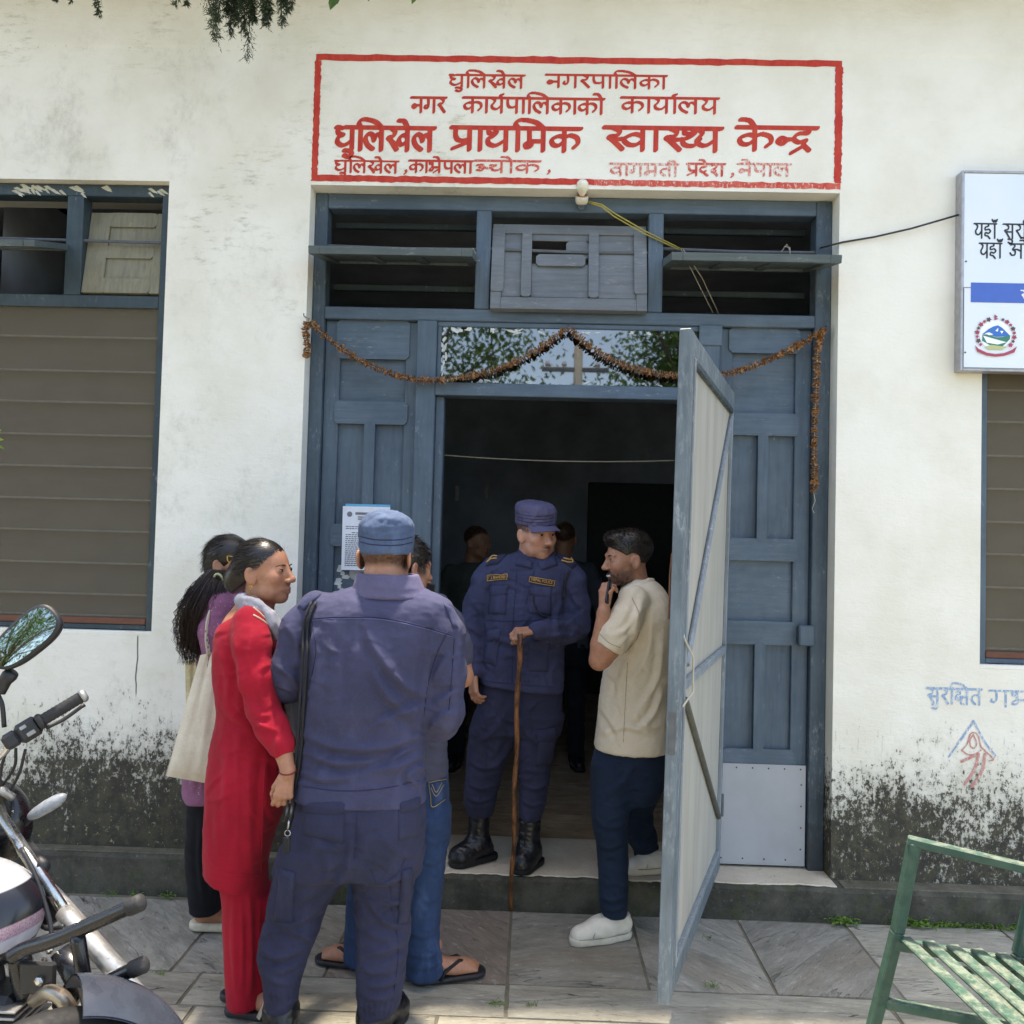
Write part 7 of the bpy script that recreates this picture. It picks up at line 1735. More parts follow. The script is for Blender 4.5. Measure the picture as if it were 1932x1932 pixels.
    for k in range(800):
        th, rr = r_.uniform(0, 6.28), math.sqrt(r_.rand()); ph, fr_ = r_.uniform(0, 6.28), r_.uniform(3, 6); en = r_.uniform(.72, 1.0); n_ = int(len(G) * en); pts = []
        for i in range(n_):
            t = i / (len(G) - 1); w = (.03 + .045 * math.sin(math.pi * min(t * 1.1, 1)) ** .8) * rr + .006 * math.sin(fr_ * t * 6 + ph) * t * 2
            if rr > .85: w *= 1 + .25 * r_.rand()
            pts.append(G[i] + np.array((math.cos(th) * w, math.sin(th) * w * .7, .006 * math.cos(fr_ * t * 6 + ph) * t)))
        if len(pts) > 4: mb.tube(pts[::2] + [pts[-1]], [.0015 * (1 - .75 * q) for q in np.linspace(0, 1, len(pts[::2]) + 1)], 3, False)
    mb.build('long_hair', M_HAIRB, ho, True)
    c = P(412, 1092, Y - .13); MB().tube([tuple(c + arr(.016 * math.cos(t), -.012 * math.sin(t), .02 * math.sin(t))) for t in np.linspace(0, 6.2, 14)], .0045, 6).build('hair_tie', plain('pale_green_hair_tie', hx('a9b58c'), .7), ho, True)
    c = P(434, 1056, Y - .1)
    MB().tube([tuple(c + arr(-.012, 0, .016)), tuple(c + arr(.016, -.006, .012)), tuple(c + arr(.004, -.006, -.02)), tuple(c + arr(-.01, 0, -.002)), tuple(c + arr(-.012, 0, .016))], .0028, 6).build('hair_clip', M_GOLDJ, ho, True)
    return root
woman_pink()
# tote and second bag hanging from her shoulder
def tote(nm, quadL, Y, mat, label, th, strap=None, smat=None):
    root = thing(nm, tuple(P(*quadL[3], Y)), label, 'bag')
    rows = []
    (a, b, c, d) = quadL
    V, F = [], []; nx, nz = 14, 22
    for side in (-1, 1):
        for j in range(nz + 1):
            for i in range(nx + 1):
                s, t = i / nx, j / nz
                u = (a[0] * (1 - s) + b[0] * s) * (1 - t) + (d[0] * (1 - s) + c[0] * s) * t; v = (a[1] * (1 - s) + b[1] * s) * (1 - t) + (d[1] * (1 - s) + c[1] * s) * t
                bulge = th * (.25 + .75 * t ** .7) * math.sqrt(max(0, math.sin(math.pi * s))) * math.sqrt(max(0, min(1, (1 - t) * 5)))
                fold = .006 * math.sin(s * 13 + 1.3 * math.sin(t * 4)) * math.sin(math.pi * s) * (1 - .5 * t) + .003 * math.sin(s * 31 + t * 5)
                V.append(P(u, v, Y + side * bulge - (fold if side < 0 else -fold)))
    K = (nx + 1) * (nz + 1)
    for j in range(nz):
        for i in range(nx):
            q = (j * (nx + 1) + i, j * (nx + 1) + i + 1, (j + 1) * (nx + 1) + i + 1, (j + 1) * (nx + 1) + i); F += [q[::-1], tuple(K + w for w in q)]
    obj('bag_body', V, F, mat, root, True)
    if strap:
        pts = [P(u, v, y) for u, v, y in strap]; mb = MB(); pp = smooth(pts, 6)
        mb.tube(pp, .03, 10, True, .16).build('strap', smat or mat, root, True)
    return root
M_TOTE = m_cloth('natural_cotton', 'd6ccba', 'c8bda9', wr=.3, wsc=12)
n = N('printed_strap_cloth'); vv = n.voro(55); n.set(n.mix(n.ramp(vv, .28, .34), n.mix(n.ramp(n.noise(40, 2), .45, .55), hx('3f5a6e'), hx('8b8a5a')), hx('cfc8b2')), .85); M_PRINT = n.m
tote('tote_bag', [(378, 1236), (428, 1224), (424, 1484), (312, 1464)], -.66, M_TOTE, 'natural cotton tote bag hanging behind the woman in red', .045,
     [(396, 1236, -.67), (392, 1200, -.67), (398, 1160, -.64), (420, 1126, -.56), (440, 1118, -.46), (455, 1130, -.38)], M_PRINT)
tote('shoulder_bag', [(349, 1247), (392, 1242), (396, 1380), (352, 1380)], -.52, m_cloth('cream_quilted_cloth', 'c2b48f', 'ac9e7c', wr=.5, wsc=25), 'small cream quilted bag tucked behind the cotton tote', .03)
# ================================================================ man in jeans behind the policeman
M_JEAN = m_cloth('blue_denim', '2b3f61', '22334f', weave=500, wr=.35, fade='4a628a'); M_TEE = m_cloth('grey_navy_tee', '4b4c5e', '404152', wr=.25)
def man_jeans():
    Y = -.68
    root = thing('person', (float(P(800, 1500, Y)[0]), Y, 0), 'man in dark tee and blue jeans with flip-flops, mostly hidden behind the policeman', 'person')
    rows = rows_px([(1112, 740, 800, 0, .07), (1130, 715, 820, 0, .11), (1160, 700, 838, 0, .13), (1220, 704, 848, 0, .135), (1300, 708, 846, 0, .13), (1380, 708, 843, 0, .13), (1458, 706, 845, 0, .135)], Y)
    SL = limb([(824, 1146, 0, .055), (845, 1180, -.02, .06), (858, 1215, -.03, .06), (864, 1236, -.03, .058)], Y)
    s = SDF(*bounds(SL, [(r[1] - r[3], r[2] - r[4], r[0]) for r in rows], [(r[1] + r[3], r[2] + r[4], r[0]) for r in rows], pad=.08), .0075); s.prof(rows, .02, 2.3)
    s.chain(SL, .025); e = np.array(SL[-1][:3]); d = e - np.array(SL[-2][:3])
    te = garment('tee_shirt', s, M_TEE, root, creases((790, 1380, 848, 1450), 8, 3, .004, .007) + [([(800, 1395), (825, 1410), (845, 1400)], .006, .01), ([(805, 1430), (828, 1440), (846, 1432)], .006, .01), ([(850, 1180), (862, 1205), (872, 1215)], .005, .009)])
    for q in ([(862, 1190), (870, 1194), (872, 1206), (864, 1204)], [(866, 1208), (874, 1210), (876, 1222), (868, 1220)]): patch('print', te, q, plain('white_tee_print', hx('c9cad2'), .7), .0022, 3, 3, root)
    el = P(872, 1276, Y - .03); ha = P(800, 1135, Y + .2)
    hf = head_frame(P(768, 1070, Y + .02), 128, 8, 0, 1.0)
    hair = lambda x, y, z: np.clip((.06 - y) / .02, 0, 1) * np.clip((z + .03 + .2 * np.clip(y, -.1, .05)) / .02, 0, 1) * np.where(np.abs(x) > .079, 0, 1)
    hd = head_mesh(hf, 'm', 1.05, hair=lambda *a: hair(*a) * .95, h=.004)
    d = ha - el; d /= np.linalg.norm(d)
    p1 = skin_part(hand_nodes(ha, (0, .3, 1), (.9, -.4, 0), -1, curl=(25, 40, 30)), .0036, limbs=[[SL[-2][:3] + (.047,), tuple(e) + (.046,), tuple(el) + (.042,), tuple(ha) + (.028,)]])
    feet = []; sk = SKIN
    for (hx_, hy, ang) in ((-.36, -.745, 22), (-.565, -.66, 168)):
        ca, sa = math.cos(math.radians(ang)), math.sin(math.radians(ang)); at = lambda f, l, z: (hx_ + ca * f - sa * l, hy + sa * f + ca * l, z)
        s = SDF((hx_ - .3, hy - .3, -.01), (hx_ + .3, hy + .3, .16), .0055)
        s.cap(at(.03, 0, .13), at(.02, 0, .07), .034, .035, k=.02); s.ell(at(0, 0, .05), (.034, .034, .03), k=.02); s.cap(at(.02, 0, .058), at(.15, 0, .036), .032, .03, k=.03); s.cap(at(.12, 0, .036), at(.17, 0, .033), .036, .034, k=.03, flat=((0, 0, 1), .6))
        for i in range(5): s.cap(at(.17, -.03 + .015 * i, .03), at(.215 - .007 * abs(i - (3 if sa > .3 else 1)), -.032 + .016 * i, .028), .0098, .0085, k=.006)
        s.cut((0, 0, .02), (0, 0, -1)); V, F = s.mesh(1); feet.append((V, F, np.repeat(sk[None], len(V), 0)))
        t = SDF((hx_ - .3, hy - .3, -.01), (hx_ + .32, hy + .32, .05), .005); t.cap(at(-.01, 0, .01), at(.19, 0, .01), .04, .05, k=.02); t.cut((0, 0, .019), (0, 0, 1)); t.cut((0, 0, .001), (0, 0, -1)); V, F = t.mesh(1)
        ff = obj('flip_flop', V, F, plain('black_rubber_sandal', hx('1e1e22'), .6), root, True)
        for l in (-1, 1): MB().tube([at(.165, 0, .05), at(.13, .02 * l, .068), at(.07, .042 * l, .045), at(.05, .044 * l, .015)], .0065, 7).build('strap', M_SOLE, ff, True)
    mid = P(770, 1200, Y); nk = P(770, 1125, Y)
    b = body([hd, p1] + feet, root, links=[(1, 0, [SL[1], mid, nk])] + [(2 + i, 0, [np.array(f[0].mean(0)) + (0, 0, .08), P(q, 1740, Y + w), P(q + 10, 1560, Y), mid, nk]) for i, (f, q, w) in enumerate(zip(feet, (800, 690), (-.04, .03)))])
    s = SDF((-.1, -.14, -.08), (.1, .12, .15), .0045); s.ell((0, -.018, .038), (.082, .102, .09), k=.01); s.cut((0, .09, .05), (0, 1, -.35)); s.cut((0, 0, -.025), (0, .6, -1)); V, F = s.mesh(1); ho = obj('hair', tf(hf, V), F, M_HAIR, root, True)
    Nn = normals(V, F); r_ = np.random.RandomState(2); pk = r_.choice(np.flatnonzero(V[:, 2] > -.02), 1200); strands('hair_tufts', tf(hf, V[pk]), (Nn[pk] * .4 + np.array((0, .4, -.2))) @ hf[0].T, .02, .0014, M_HAIR, ho, 3, (0, 0, -.5), .25)
    pel = rows_px([(1440, 712, 843, 0, .125), (1490, 708, 847, 0, .13), (1530, 700, 847, 0, .125), (1580, 690, 846, 0, .11)], Y)
    l1 = rows_px([(1530, 770, 847, -.03, .1), (1584, 768, 846, -.03, .095), (1677, 765, 834, -.04, .085), (1740, 764, 829, -.05, .08), (1790, 764, 832, -.06, .078), (1838, 766, 836, -.07, .078)], Y)
    l2 = rows_px([(1530, 690, 770, .03, .1), (1600, 670, 750, .03, .09), (1700, 655, 725, .03, .08), (1812, 650, 712, .03, .075)], Y)
    A = pel + l1 + l2; s = SDF(*bounds([(r[1] - r[3], r[2] - r[4], r[0]) for r in A], [(r[1] + r[3], r[2] + r[4], r[0]) for r in A], pad=.05), .0072); s.prof(pel, .03, 2.2); s.prof(l1, .03, 2.1); s.prof(l2, .03, 2.1)
    tr = garment('jeans', s, M_JEAN, root, creases((770, 1530, 848, 1830), 40, 4, .0045, .006) + [([(800, 1580), (820, 1590), (844, 1576)], .007, .01), ([(795, 1620), (815, 1630), (838, 1620)], .006, .01), ([(790, 1690), (810, 1700), (832, 1690)], .006, .009), ([(775, 1760), (800, 1768), (828, 1756)], .006, .009), ([(772, 1800), (800, 1806), (830, 1794)], .007, .008), ([(770, 1824), (800, 1828), (834, 1816)], .006, .007)], wr=((.003, (9, 9, 14)), (.0015, (25, 25, 35))))
    patch('back_pocket', tr, [(808, 1476), (840, 1470), (838, 1508), (815, 1522)], M_JEAN, .004, 8, 8, root); M_ST = plain('tan_stitching', hx('9a8a6a'), .8)
    for pts in ([(808, 1476), (822, 1473), (840, 1470)], [(814, 1480), (822, 1494), (832, 1476)], [(812, 1486), (822, 1502), (836, 1480)], [(808, 1476), (811, 1500), (815, 1522), (838, 1508)]): seam('stitching', tr, pts, M_ST, .0014, None, .0045)
    c = P(805, 1118, Y + .18); Mp = Matrix.Translation(tuple(c)) @ Matrix.Rotation(math.radians(-25), 4, 'Z') @ Matrix.Rotation(math.radians(8), 4, 'Y')
    MB().box(-.036, .036, -.004, .004, -.075, .04, .004, Mp).build('smartphone', plain('dark_phone', hx('1b1d22'), .2), None, label='dark phone held up by the man in jeans beside the left door post', cat='phone')
man_jeans()
# ================================================================ two men dimly seen inside
def dim_man(u0, y, top, label, shirt, tr_c, yaw, lean=0):
    "standing man further back in the room"
    sc = 1600 / (y + 3.95)
    x0 = P(u0, top, y)[0]; zt = float(P(u0, top, y)[2]); H = zt - STEP_Z; k = H / 1.7
    root = thing('person', (float(x0), y, STEP_Z), label, 'person')
    Z = lambda z: STEP_Z + z * k
    rows = [(Z(1.44), x0, y, .07, .07), (Z(1.40), x0, y, .15, .09), (Z(1.34), x0, y, .195, .11), (Z(1.2), x0, y, .19, .12), (Z(1.0), x0, y, .17, .12), (Z(.82), x0, y, .18, .12)]
    s = SDF((x0 - .38, y - .3, Z(.75)), (x0 + .38, y + .3, Z(1.5)), .011); s.prof(rows, .02, 2.3)
    for g in (-1, 1): s.chain([(x0 + g * .17, y, Z(1.36), .06), (x0 + g * .24, y, Z(1.2), .055), (x0 + g * .27, y - .03, Z(1.05), .05)], .03)
    garment('shirt', s, shirt, root, wr=((.006, (8, 8, 12)),))
    s = SDF((x0 - .3, y - .25, STEP_Z), (x0 + .3, y + .25, Z(.95)), .012); s.prof([(Z(.9), x0, y, .17, .115), (Z(.8), x0, y, .175, .12), (Z(.7), x0, y, .17, .11)], .03)
    for g in (-1, 1): s.chain([(x0 + g * .085, y, Z(.75), .085), (x0 + g * .1, y, Z(.45), .065), (x0 + g * .11, y + .01, Z(.06), .055)], .03)
    garment('trousers', s, tr_c, root, wr=((.005, (8, 8, 12)),))
    hf = head_frame((x0, y - .01, Z(1.585)), yaw, 5, 0, k)
    hair = lambda x, yy, z: np.clip((z - .02 + .7 * np.clip(-yy, -.05, .1)) / .02, 0, 1)
    parts = [head_mesh(hf, 'm', 1.0, hair=hair, h=.0055)]
    for g in (-1, 1):
        w = np.array((x0 + g * .27, y - .06, Z(.85))); parts.append(skin_part(hand_nodes(w, (0, -.1, -1), (g, 0, 0), g), .0048, limbs=[[(x0 + g * .27, y - .03, Z(1.08), .042), tuple(w) + (.028,)]]))
    nk, mid = (x0, y, Z(1.42)), (x0, y, Z(1.3))
    body(parts, root, links=[(1 + i, 0, [(x0 + g * .265, y - .03, Z(1.07)), (x0 + g * .24, y, Z(1.2)), (x0 + g * .15, y, Z(1.34)), nk]) for i, g in enumerate((-1, 1))])
    for g in (-1, 1): shoe('shoe', (x0 + g * .11, y + .06), (x0 + g * .13, y - .18), STEP_Z + .005, root, M_BOOT, M_SOLE)
dim_man(902, 1.7, 992, 'man in grey-green shirt dimly seen inside, left of the doorway policeman', m_cloth('grey_green_shirt', '4f5650', '434842'), m_cloth('dark_trousers_a', '22242a'), 60)
dim_man(1066, 1.8, 985, 'man in grey short-sleeved shirt dimly seen inside behind the doorway policeman', m_cloth('dull_grey_shirt', '4c515b', '41454e'), m_cloth('dark_trousers_b', '1d1f26'), 170)
# ================================================================ green slatted bench
def Gz(u, v, z):
    d = RC @ np.array([(u - 966) / FPX, 1, -(v - 966) / FPX]); return CAM + d * ((z - CAM[2]) / d[2])
def m_greeniron():
    n = N('worn_green_iron')
    base = n.mix(n.ramp(n.noise(9, 5, .6), .3, .7), hx('38574a'), hx('2b463c'))
    up = n.sep(n.n('NewGeometry').outputs['Normal'])[2]
    wear = n.math('MULTIPLY', n.ramp(n.noise(22, 7, .75, n.map((1, 1, 1))), .42, .62), n.ramp(up, .2, .9, .12, 1.0))
    base = n.mix(n.math('MULTIPLY', wear, .6), base, hx('84877a'))
    rust = n.ramp(n.noise(30, 6, .75, n.map(loc=(4, 2, 9))), .6, .7)
    base = n.mix(n.math('MULTIPLY', rust, .75), base, hx('5b3a2c'))
    return n.set(base, n.ramp(n.noise(40, 3), .3, .7, .4, .7), 0, n.bump(n.noise(60, 5, .7), .35, .003), .4)
M_GRN = m_greeniron()
SZ = .396
O = Gz(1688, 1760, SZ); e2 = Gz(1866, 1932, SZ) - O; e2 /= np.linalg.norm(e2); e1 = Gz(1900, 1795, SZ) - O; e1 /= np.linalg.norm(e1); UPV = np.array((0, 0, 1.0))
bench = thing('bench', (float(O[0]), float(O[1]), 0), 'green painted metal bench with slatted seat, paint worn to rust', 'bench')
def bar3(nm, a, b, w, h, up=UPV, mat=M_GRN, par=None):
    "rectangular bar from a to b"
    a, b = np.array(a, float), np.array(b, float); d = b - a; L = np.linalg.norm(d); d /= L
    s = np.cross(d, up); s /= np.linalg.norm(s); u_ = np.cross(s, d)
    M = Matrix(((d[0], s[0], u_[0], a[0]), (d[1], s[1], u_[1], a[1]), (d[2], s[2], u_[2], a[2]), (0, 0, 0, 1)))
    return MB().box(0, L, -w / 2, w / 2, -h / 2, h / 2, .004, M).build(nm, mat, par or bench)
bp = lambda a, b, z: O + e1 * a + e2 * b + UPV * (z - SZ)
BL = 1.35
for k in range(6): bar3('slat', bp(.024 + .069 * k, .012, SZ - .006), bp(.024 + .069 * k, BL, SZ - .006), .042, .012)
for b in (.012, BL):
    bar3('seat_rail', bp(-.01, b, SZ - .03), bp(.385, b, SZ - .03), .036, .034)
    bar3('front_post', bp(-.085, b, .0), bp(.002, b, SZ + .01), .036, .036, e2); bar3('front_post', bp(.002, b, SZ + .008), bp(.05, b, .70), .036, .036, e2)
    bar3('arm_rest', bp(.03, b, .705), bp(.40, b, .662), .036, .028)
    bar3('rear_post', bp(.345, b, 0.0), bp(.352, b, SZ), .038, .038, e2); bar3('rear_post', bp(.352, b, SZ), bp(.445, b, .86), .038, .038, e2)
    bar3('stretcher', bp(-.03, b, .17), bp(.35, b, .17), .034, .03)
bar3('back_slat', bp(.42, .0, .72), bp(.42, BL, .72), .012, .05, e1); bar3('back_slat', bp(.445, .0, .83), bp(.445, BL, .83), .012, .05, e1); bar3('back_slat', bp(.395, .0, .60), bp(.395, BL, .60), .012, .05, e1)
bar3('long_rail', bp(.19, .02, SZ - .075), bp(.19, BL, SZ - .075), .03, .03)

# ================================================================ parked motorcycle, handlebars turned left
bike = thing('motorcycle', (-1.5, -1.7, 0), 'parked white and black motorcycle with round mirror and black crash guard', 'motorcycle')
M_CHROME = plain('worn_chrome', hx('b7b6b2'), .22, .95, .1); M_ALU2 = plain('grey_cast_metal', hx('9a9a98'), .45, .7); M_PLB = plain('matt_black_plastic', hx('202124'), .5, bump=.25, bscale=120); M_GUARD = plain('black_gloss_tube', hx('15161a'), .25, var=.2, bump=.08)
M_RUB = plain('ribbed_rubber', hx('222224'), .7, bump=.6, bscale=90, bd=.004); M_FEND = plain('dark_grey_fender', hx('3b404a'), .3, .2, .12, 12, .06)
hs = np.array((.74, .67, 0)); hs /= np.linalg.norm(hs); rs = np.array((hs[1], -hs[0], 0))
def T(pts, r, nm, mat, n=12, par=None, sm=True): return MB().tube([tuple(p) for p in smooth(pts, 5)] if len(pts) > 2 else [tuple(p) for p in pts], r, n).build(nm, mat, par or bike, sm)
yb_ = -1.52
g0, g1 = P(78, 1360, yb_), P(155, 1314, yb_ + .06); gd = (g1 - g0) / np.linalg.norm(g1 - g0)
gr = MB().tube([tuple(g0 + gd * t * np.linalg.norm(g1 - g0)) for t in np.linspace(0, 1, 22)], [.0168 + .0012 * (i % 2) for i in range(22)], 16).build('grip', M_RUB, bike, True)
MB().tube([tuple(g1 - gd * .004), tuple(g1 + gd * .003), tuple(g1 + gd * .01), tuple(g1 + gd * .014)], [.02, .0205, .018, .012], 16).build('end_cap', M_ALU2, gr, True)
MB().tube([tuple(g0 - gd * .012), tuple(g0 - gd * .006), tuple(g0), tuple(g0 + gd * .006)], [.021, .024, .024, .02], 16).build('collar', M_PLB, gr, True)
hsg = P(42, 1384, yb_ - .01); sdir = gd; nrm_ = (CAM - hsg) / np.linalg.norm(CAM - hsg); nrm_ -= sdir * (nrm_ @ sdir); nrm_ /= np.linalg.norm(nrm_); ud = np.cross(nrm_, sdir)
def loc_box(nm, c, sx, sy, sz, mat, b=.006, par=None):
    M = Matrix(((sdir[0], -nrm_[0], ud[0], c[0]), (sdir[1], -nrm_[1], ud[1], c[1]), (sdir[2], -nrm_[2], ud[2], c[2]), (0, 0, 0, 1)))
    return MB().box(-sx, sx, -sy, sy, -sz, sz, b, M).build(nm, mat, par or bike)
sw = loc_box('switch_housing', hsg + sdir * .018, .034, .022, .03, M_PLB, .012); loc_box('switch_housing', hsg - sdir * .03, .022, .02, .024, M_PLB, .01)
loc_box('kill_switch', hsg + sdir * .01 + nrm_ * .022 + ud * .014, .009, .004, .005, plain('grey_button', hx('8d9090'), .4), .002, sw); loc_box('start_button', hsg + sdir * .02 + nrm_ * .022 - ud * .012, .012, .003, .006, M_ALU2, .002, sw)
T([hsg - sdir * .03, P(2, 1424, yb_ - .02), P(-50, 1455, yb_ - .03), P(-120, 1440, yb_ - .06), P(-200, 1400, yb_ - .14)], .0115, 'handlebar', M_CHROME)
T([g0 - ud * .024 + nrm_ * -.03, g0 + gd * .05 - ud * .03 - nrm_ * .04, g1 - gd * .005 - ud * .024 - nrm_ * .045], [.008, .007, .006, .006, .006, .006, .006, .006, .006, .006, .0075][:11], 'brake_lever', M_PLB, 8)
mbs = P(8, 1372, yb_)
T([mbs, P(4, 1330, yb_), P(-6, 1300, yb_ + .005), P(14, 1272, yb_ + .005)], .0065, 'mirror_stem', M_PLB)
T([P(2, 1308, yb_), P(10, 1285, yb_), P(24, 1268, yb_)], [.012, .013, .015, .016, .017, .018, .02, .021, .022, .02, .018], 'mirror_boot', M_PLB)
mc = P(48, 1203, yb_); mn = np.array((.02, -.974, .225)); mn /= np.linalg.norm(mn); ma = P(98, 1152, yb_) - mc; ma -= mn * (ma @ mn); ma /= np.linalg.norm(ma); mm_ = np.cross(mn, ma)
def mirror_ring(a, b, off, dome=0.0, n=40, pw=2.9):
    out = []
    for k in range(n):
        t = 2 * math.pi * k / n; c, s_ = math.cos(t), math.sin(t); r = (abs(c) ** pw + abs(s_) ** pw) ** (-1 / pw)
        out.append(mc + ma * a * r * c + mm_ * b * r * s_ * (1 + .12 * c) + mn * off)
    return out
A1, A2, A3, A4 = mirror_ring(.102, .052, -.03), mirror_ring(.108, .057, -.012), mirror_ring(.108, .057, .006), mirror_ring(.099, .049, .008)
V = A1 + A2 + A3 + A4; F = [tuple(range(40))[::-1]]
for j in range(3):
    for k in range(40): F.append((j * 40 + k, j * 40 + (k + 1) % 40, (j + 1) * 40 + (k + 1) % 40, (j + 1) * 40 + k))
mir = obj('mirror', V, F, M_PLB, bike, True)
n = N('mirror_glass'); n.set((.42, .46, .44, 1), .03, 1.0); V = [mc + mn * .0105]; F = []
for j, q in enumerate((.35, .7, 1.0)): V += mirror_ring(.099 * q, .049 * q, .0105 - .003 * q * q)
for k in range(40): F.append((0, 1 + k, 1 + (k + 1) % 40))
for j in range(2):
    for k in range(40): F.append((1 + j * 40 + k, 1 + (j + 1) * 40 + k, 1 + (j + 1) * 40 + (k + 1) % 40, 1 + j * 40 + (k + 1) % 40))
obj('mirror_glass', V, F, n.m, mir, True)
# cables
for a, b, c_ in (((16, 1404), (0, 1470), (20, 1540)), ((30, 1412), (26, 1450), (-10, 1500)), ((48, 1414), (36, 1460), (14, 1500))): T([P(*a, yb_), P(*b, yb_ + .02), P(*c_, yb_ + .06)], .0042, 'control_cable', M_PLB, 6)
# headlamp cowl and indicator
s = SDF(P(-10, 1545, -1.44) - .17, P(-10, 1545, -1.44) + .17, .007); s.ell(P(-18, 1545, -1.42), (.115, .085, .115), k=.02); s.ell(P(12, 1575, -1.42), (.06, .07, .085), k=.03); s.ell(P(-22, 1520, -1.5), (.075, .05, .07), k=.02, op='sub'); V, F = s.mesh(1); obj('headlamp_cowl', V, F, M_GUARD, bike, True)
T([P(-40, 1500, -1.5), P(-5, 1490, -1.5), P(24, 1505, -1.47)], .012, 'instrument_rim', M_ALU2)
ic = P(90, 1521, -1.43); ia = P(121, 1503, -1.42) - P(60, 1540, -1.44); ia /= np.linalg.norm(ia)
ind = MB().tube([tuple(ic + ia * t) for t in (-.062, -.055, -.035, 0, .03, .047, .056, .06)], [.006, .014, .0205, .0235, .022, .016, .009, .002], 16, True, .85).build('indicator', plain('smoked_grey_lens', hx('8f9297'), .3), bike, True)
T([P(20, 1560, -1.42), P(45, 1556, -1.43), ic - ia * .05], .0085, 'indicator_stalk', M_PLB, 10, ind)
# fork, wheel, fender
ft, fm_, fb = P(-6, 1526, -1.52), P(131, 1733, -1.66), P(285, 1908, -1.8)
def shift(p, k): return p - rs * k
for k in (0, .17):
    MB().tube([tuple(shift(ft, k)), tuple(shift(fm_, k))], .0155, 16).build('fork_tube', M_CHROME, bike, True); MB().tube([tuple(shift(fm_ - (fb - fm_) * .08, k)), tuple(shift(fm_, k)), tuple(shift(fb, k))], [.0225, .025, .024], 16).build('fork_slider', plain('silver_fork', hx('b9b8b4'), .35, .6), bike, True)
cl = P(80, 1640, -1.59); MB().tube([tuple(cl + rs * .012 + arr(0, 0, .008)), tuple(cl - rs * .2 + arr(0, 0, .008))], .019, 10).build('fork_clamp', M_PLB, bike, True)
Cw = P(84, 2118, -2.1); Cw[2] = .30; upw = UPV - rs * .18; upw /= np.linalg.norm(upw)
wheel = thing('front_wheel', tuple(Cw)); wheel.parent = bike; wheel.location = tuple(Cw - np.array((-1.5, -1.7, 0)))
wp = lambda t, r, l=0.0: Cw + hs * math.cos(t) * r + upw * math.sin(t) * r + rs * l
def ring(R0, prof, n=44):
    mb = MB(); V, F = [], []; m_ = len(prof)
    for k in range(n):
        t = 2 * math.pi * k / n
        for (dr, l) in prof: V.append(wp(t, R0 + dr, l))
    for k in range(n):
        for j in range(m_): F.append((k * m_ + j, k * m_ + (j + 1) % m_, ((k + 1) % n) * m_ + (j + 1) % m_, ((k + 1) % n) * m_ + j))
    return V, F
circp = lambda a, b, n=10: [(a * math.cos(2 * math.pi * k / n), b * math.sin(2 * math.pi * k / n)) for k in range(n)]
V, F = ring(.24, circp(.042, .042, 12)); obj('tyre', V, F, M_SOLE, wheel, True); V, F = ring(.212, [(.012, -.03), (.0, -.026), (-.006, 0), (0, .026), (.012, .03)]); obj('rim', V, F, M_ALU2, wheel, True)
MB().tube([tuple(Cw - rs * .06), tuple(Cw + rs * .06)], .03, 14).build('hub', M_ALU2, wheel, True)
for k in range(10): MB().tube([tuple(wp(k * .628, .03, .02)), tuple(wp(k * .628 + .1, .21, 0))], .006, 6).build('spoke', M_ALU2, wheel)
V, F = [], []; na, nl = 26, 11
for i in range(na):
    t = math.radians(4 + 74 * i / (na - 1)); wd_ = .088 * (1 - .15 * abs(i / (na - 1) - .4))
    for j in range(nl): q = -1 + 2 * j / (nl - 1); V.append(wp(t, .345 - .05 * abs(q) ** 2.4 - .0 * q, q * wd_))
for i in range(na - 1):
    for j in range(nl - 1): F.append((i * nl + j, i * nl + j + 1, (i + 1) * nl + j + 1, (i + 1) * nl + j))
K = len(V); V += [p + (Cw - p) / np.linalg.norm(Cw - p) * .005 for p in V]; F += [tuple(K + w for w in q[::-1]) for q in F]
obj('front_fender', V, F, M_FEND, bike, True)
# tank, seat, frame, engine, exhaust, crash guard
n = N('tank_paint'); x = n.sep(); X_, Y_, Z_ = x[0], x[1], x[2]
tc = P(-95, 1712, -1.72); s = SDF(tc - np.array((.36, .22, .24)), tc + np.array((.36, .22, .24)), .008)
s.ell(tc, (.245, .145, .135), k=.02); s.ell(tc + arr(.13, -.02, -.05), (.1, .11, .085), k=.03); s.cut(tc + arr(0, 0, -.13), (0, 0, -1)); V, F = s.mesh(2)
zl = float(tc[2])
band = n.math('ADD', Z_, n.math('MULTIPLY', X_, -.22))
b0 = zl - .22 * (float(tc[0]) + 1.5 + .1)
f1 = n.ramp(band, b0 - .01 + .476 - .476, b0 - .005); c1 = n.mix(n.ramp(band, b0 + .052, b0 + .056), hx('1b1c22'), hx('9fa1a6'))
c2 = n.mix(n.ramp(band, b0 - .062, b0 - .058), n.mix(n.ramp(band, b0 - .092, b0 - .088), hx('222328'), hx('aaa8ae')), n.mix(n.ramp(n.noise(300, 2), .4, .6), hx('8c6f7c'), hx('a58a94')))
cc_ = n.mix(n.ramp(band, b0 - .03, b0 - .026), c2, c1)
n.set(cc_, .22, 0, None, .5); obj('fuel_tank', V, F, n.m, bike, True)
s = SDF((-2.75, -1.95, .6), (-1.7, -1.4, 1.0), .012); s.prof([(.70, -2.2, -1.68, .36, .11), (.76, -2.2, -1.68, .37, .125), (.80, -2.2, -1.68, .36, .115)], .02, 3); V, F = s.mesh(1); obj('seat', V, F, M_PLB, bike, True)
T([P(-60, 1560, -1.56), P(-20, 1760, -1.66), P(0, 1900, -1.72), P(0, 2000, -1.75)], .021, 'frame_tube', M_PLB)
ge = P(48, 1790, -1.84)
gt = T([P(20, 1806, -1.84), ge, P(105, 1772, -1.86), P(190, 1736, -1.88), P(262, 1704, -1.9)], .0185, 'crash_guard', M_GUARD, 16)
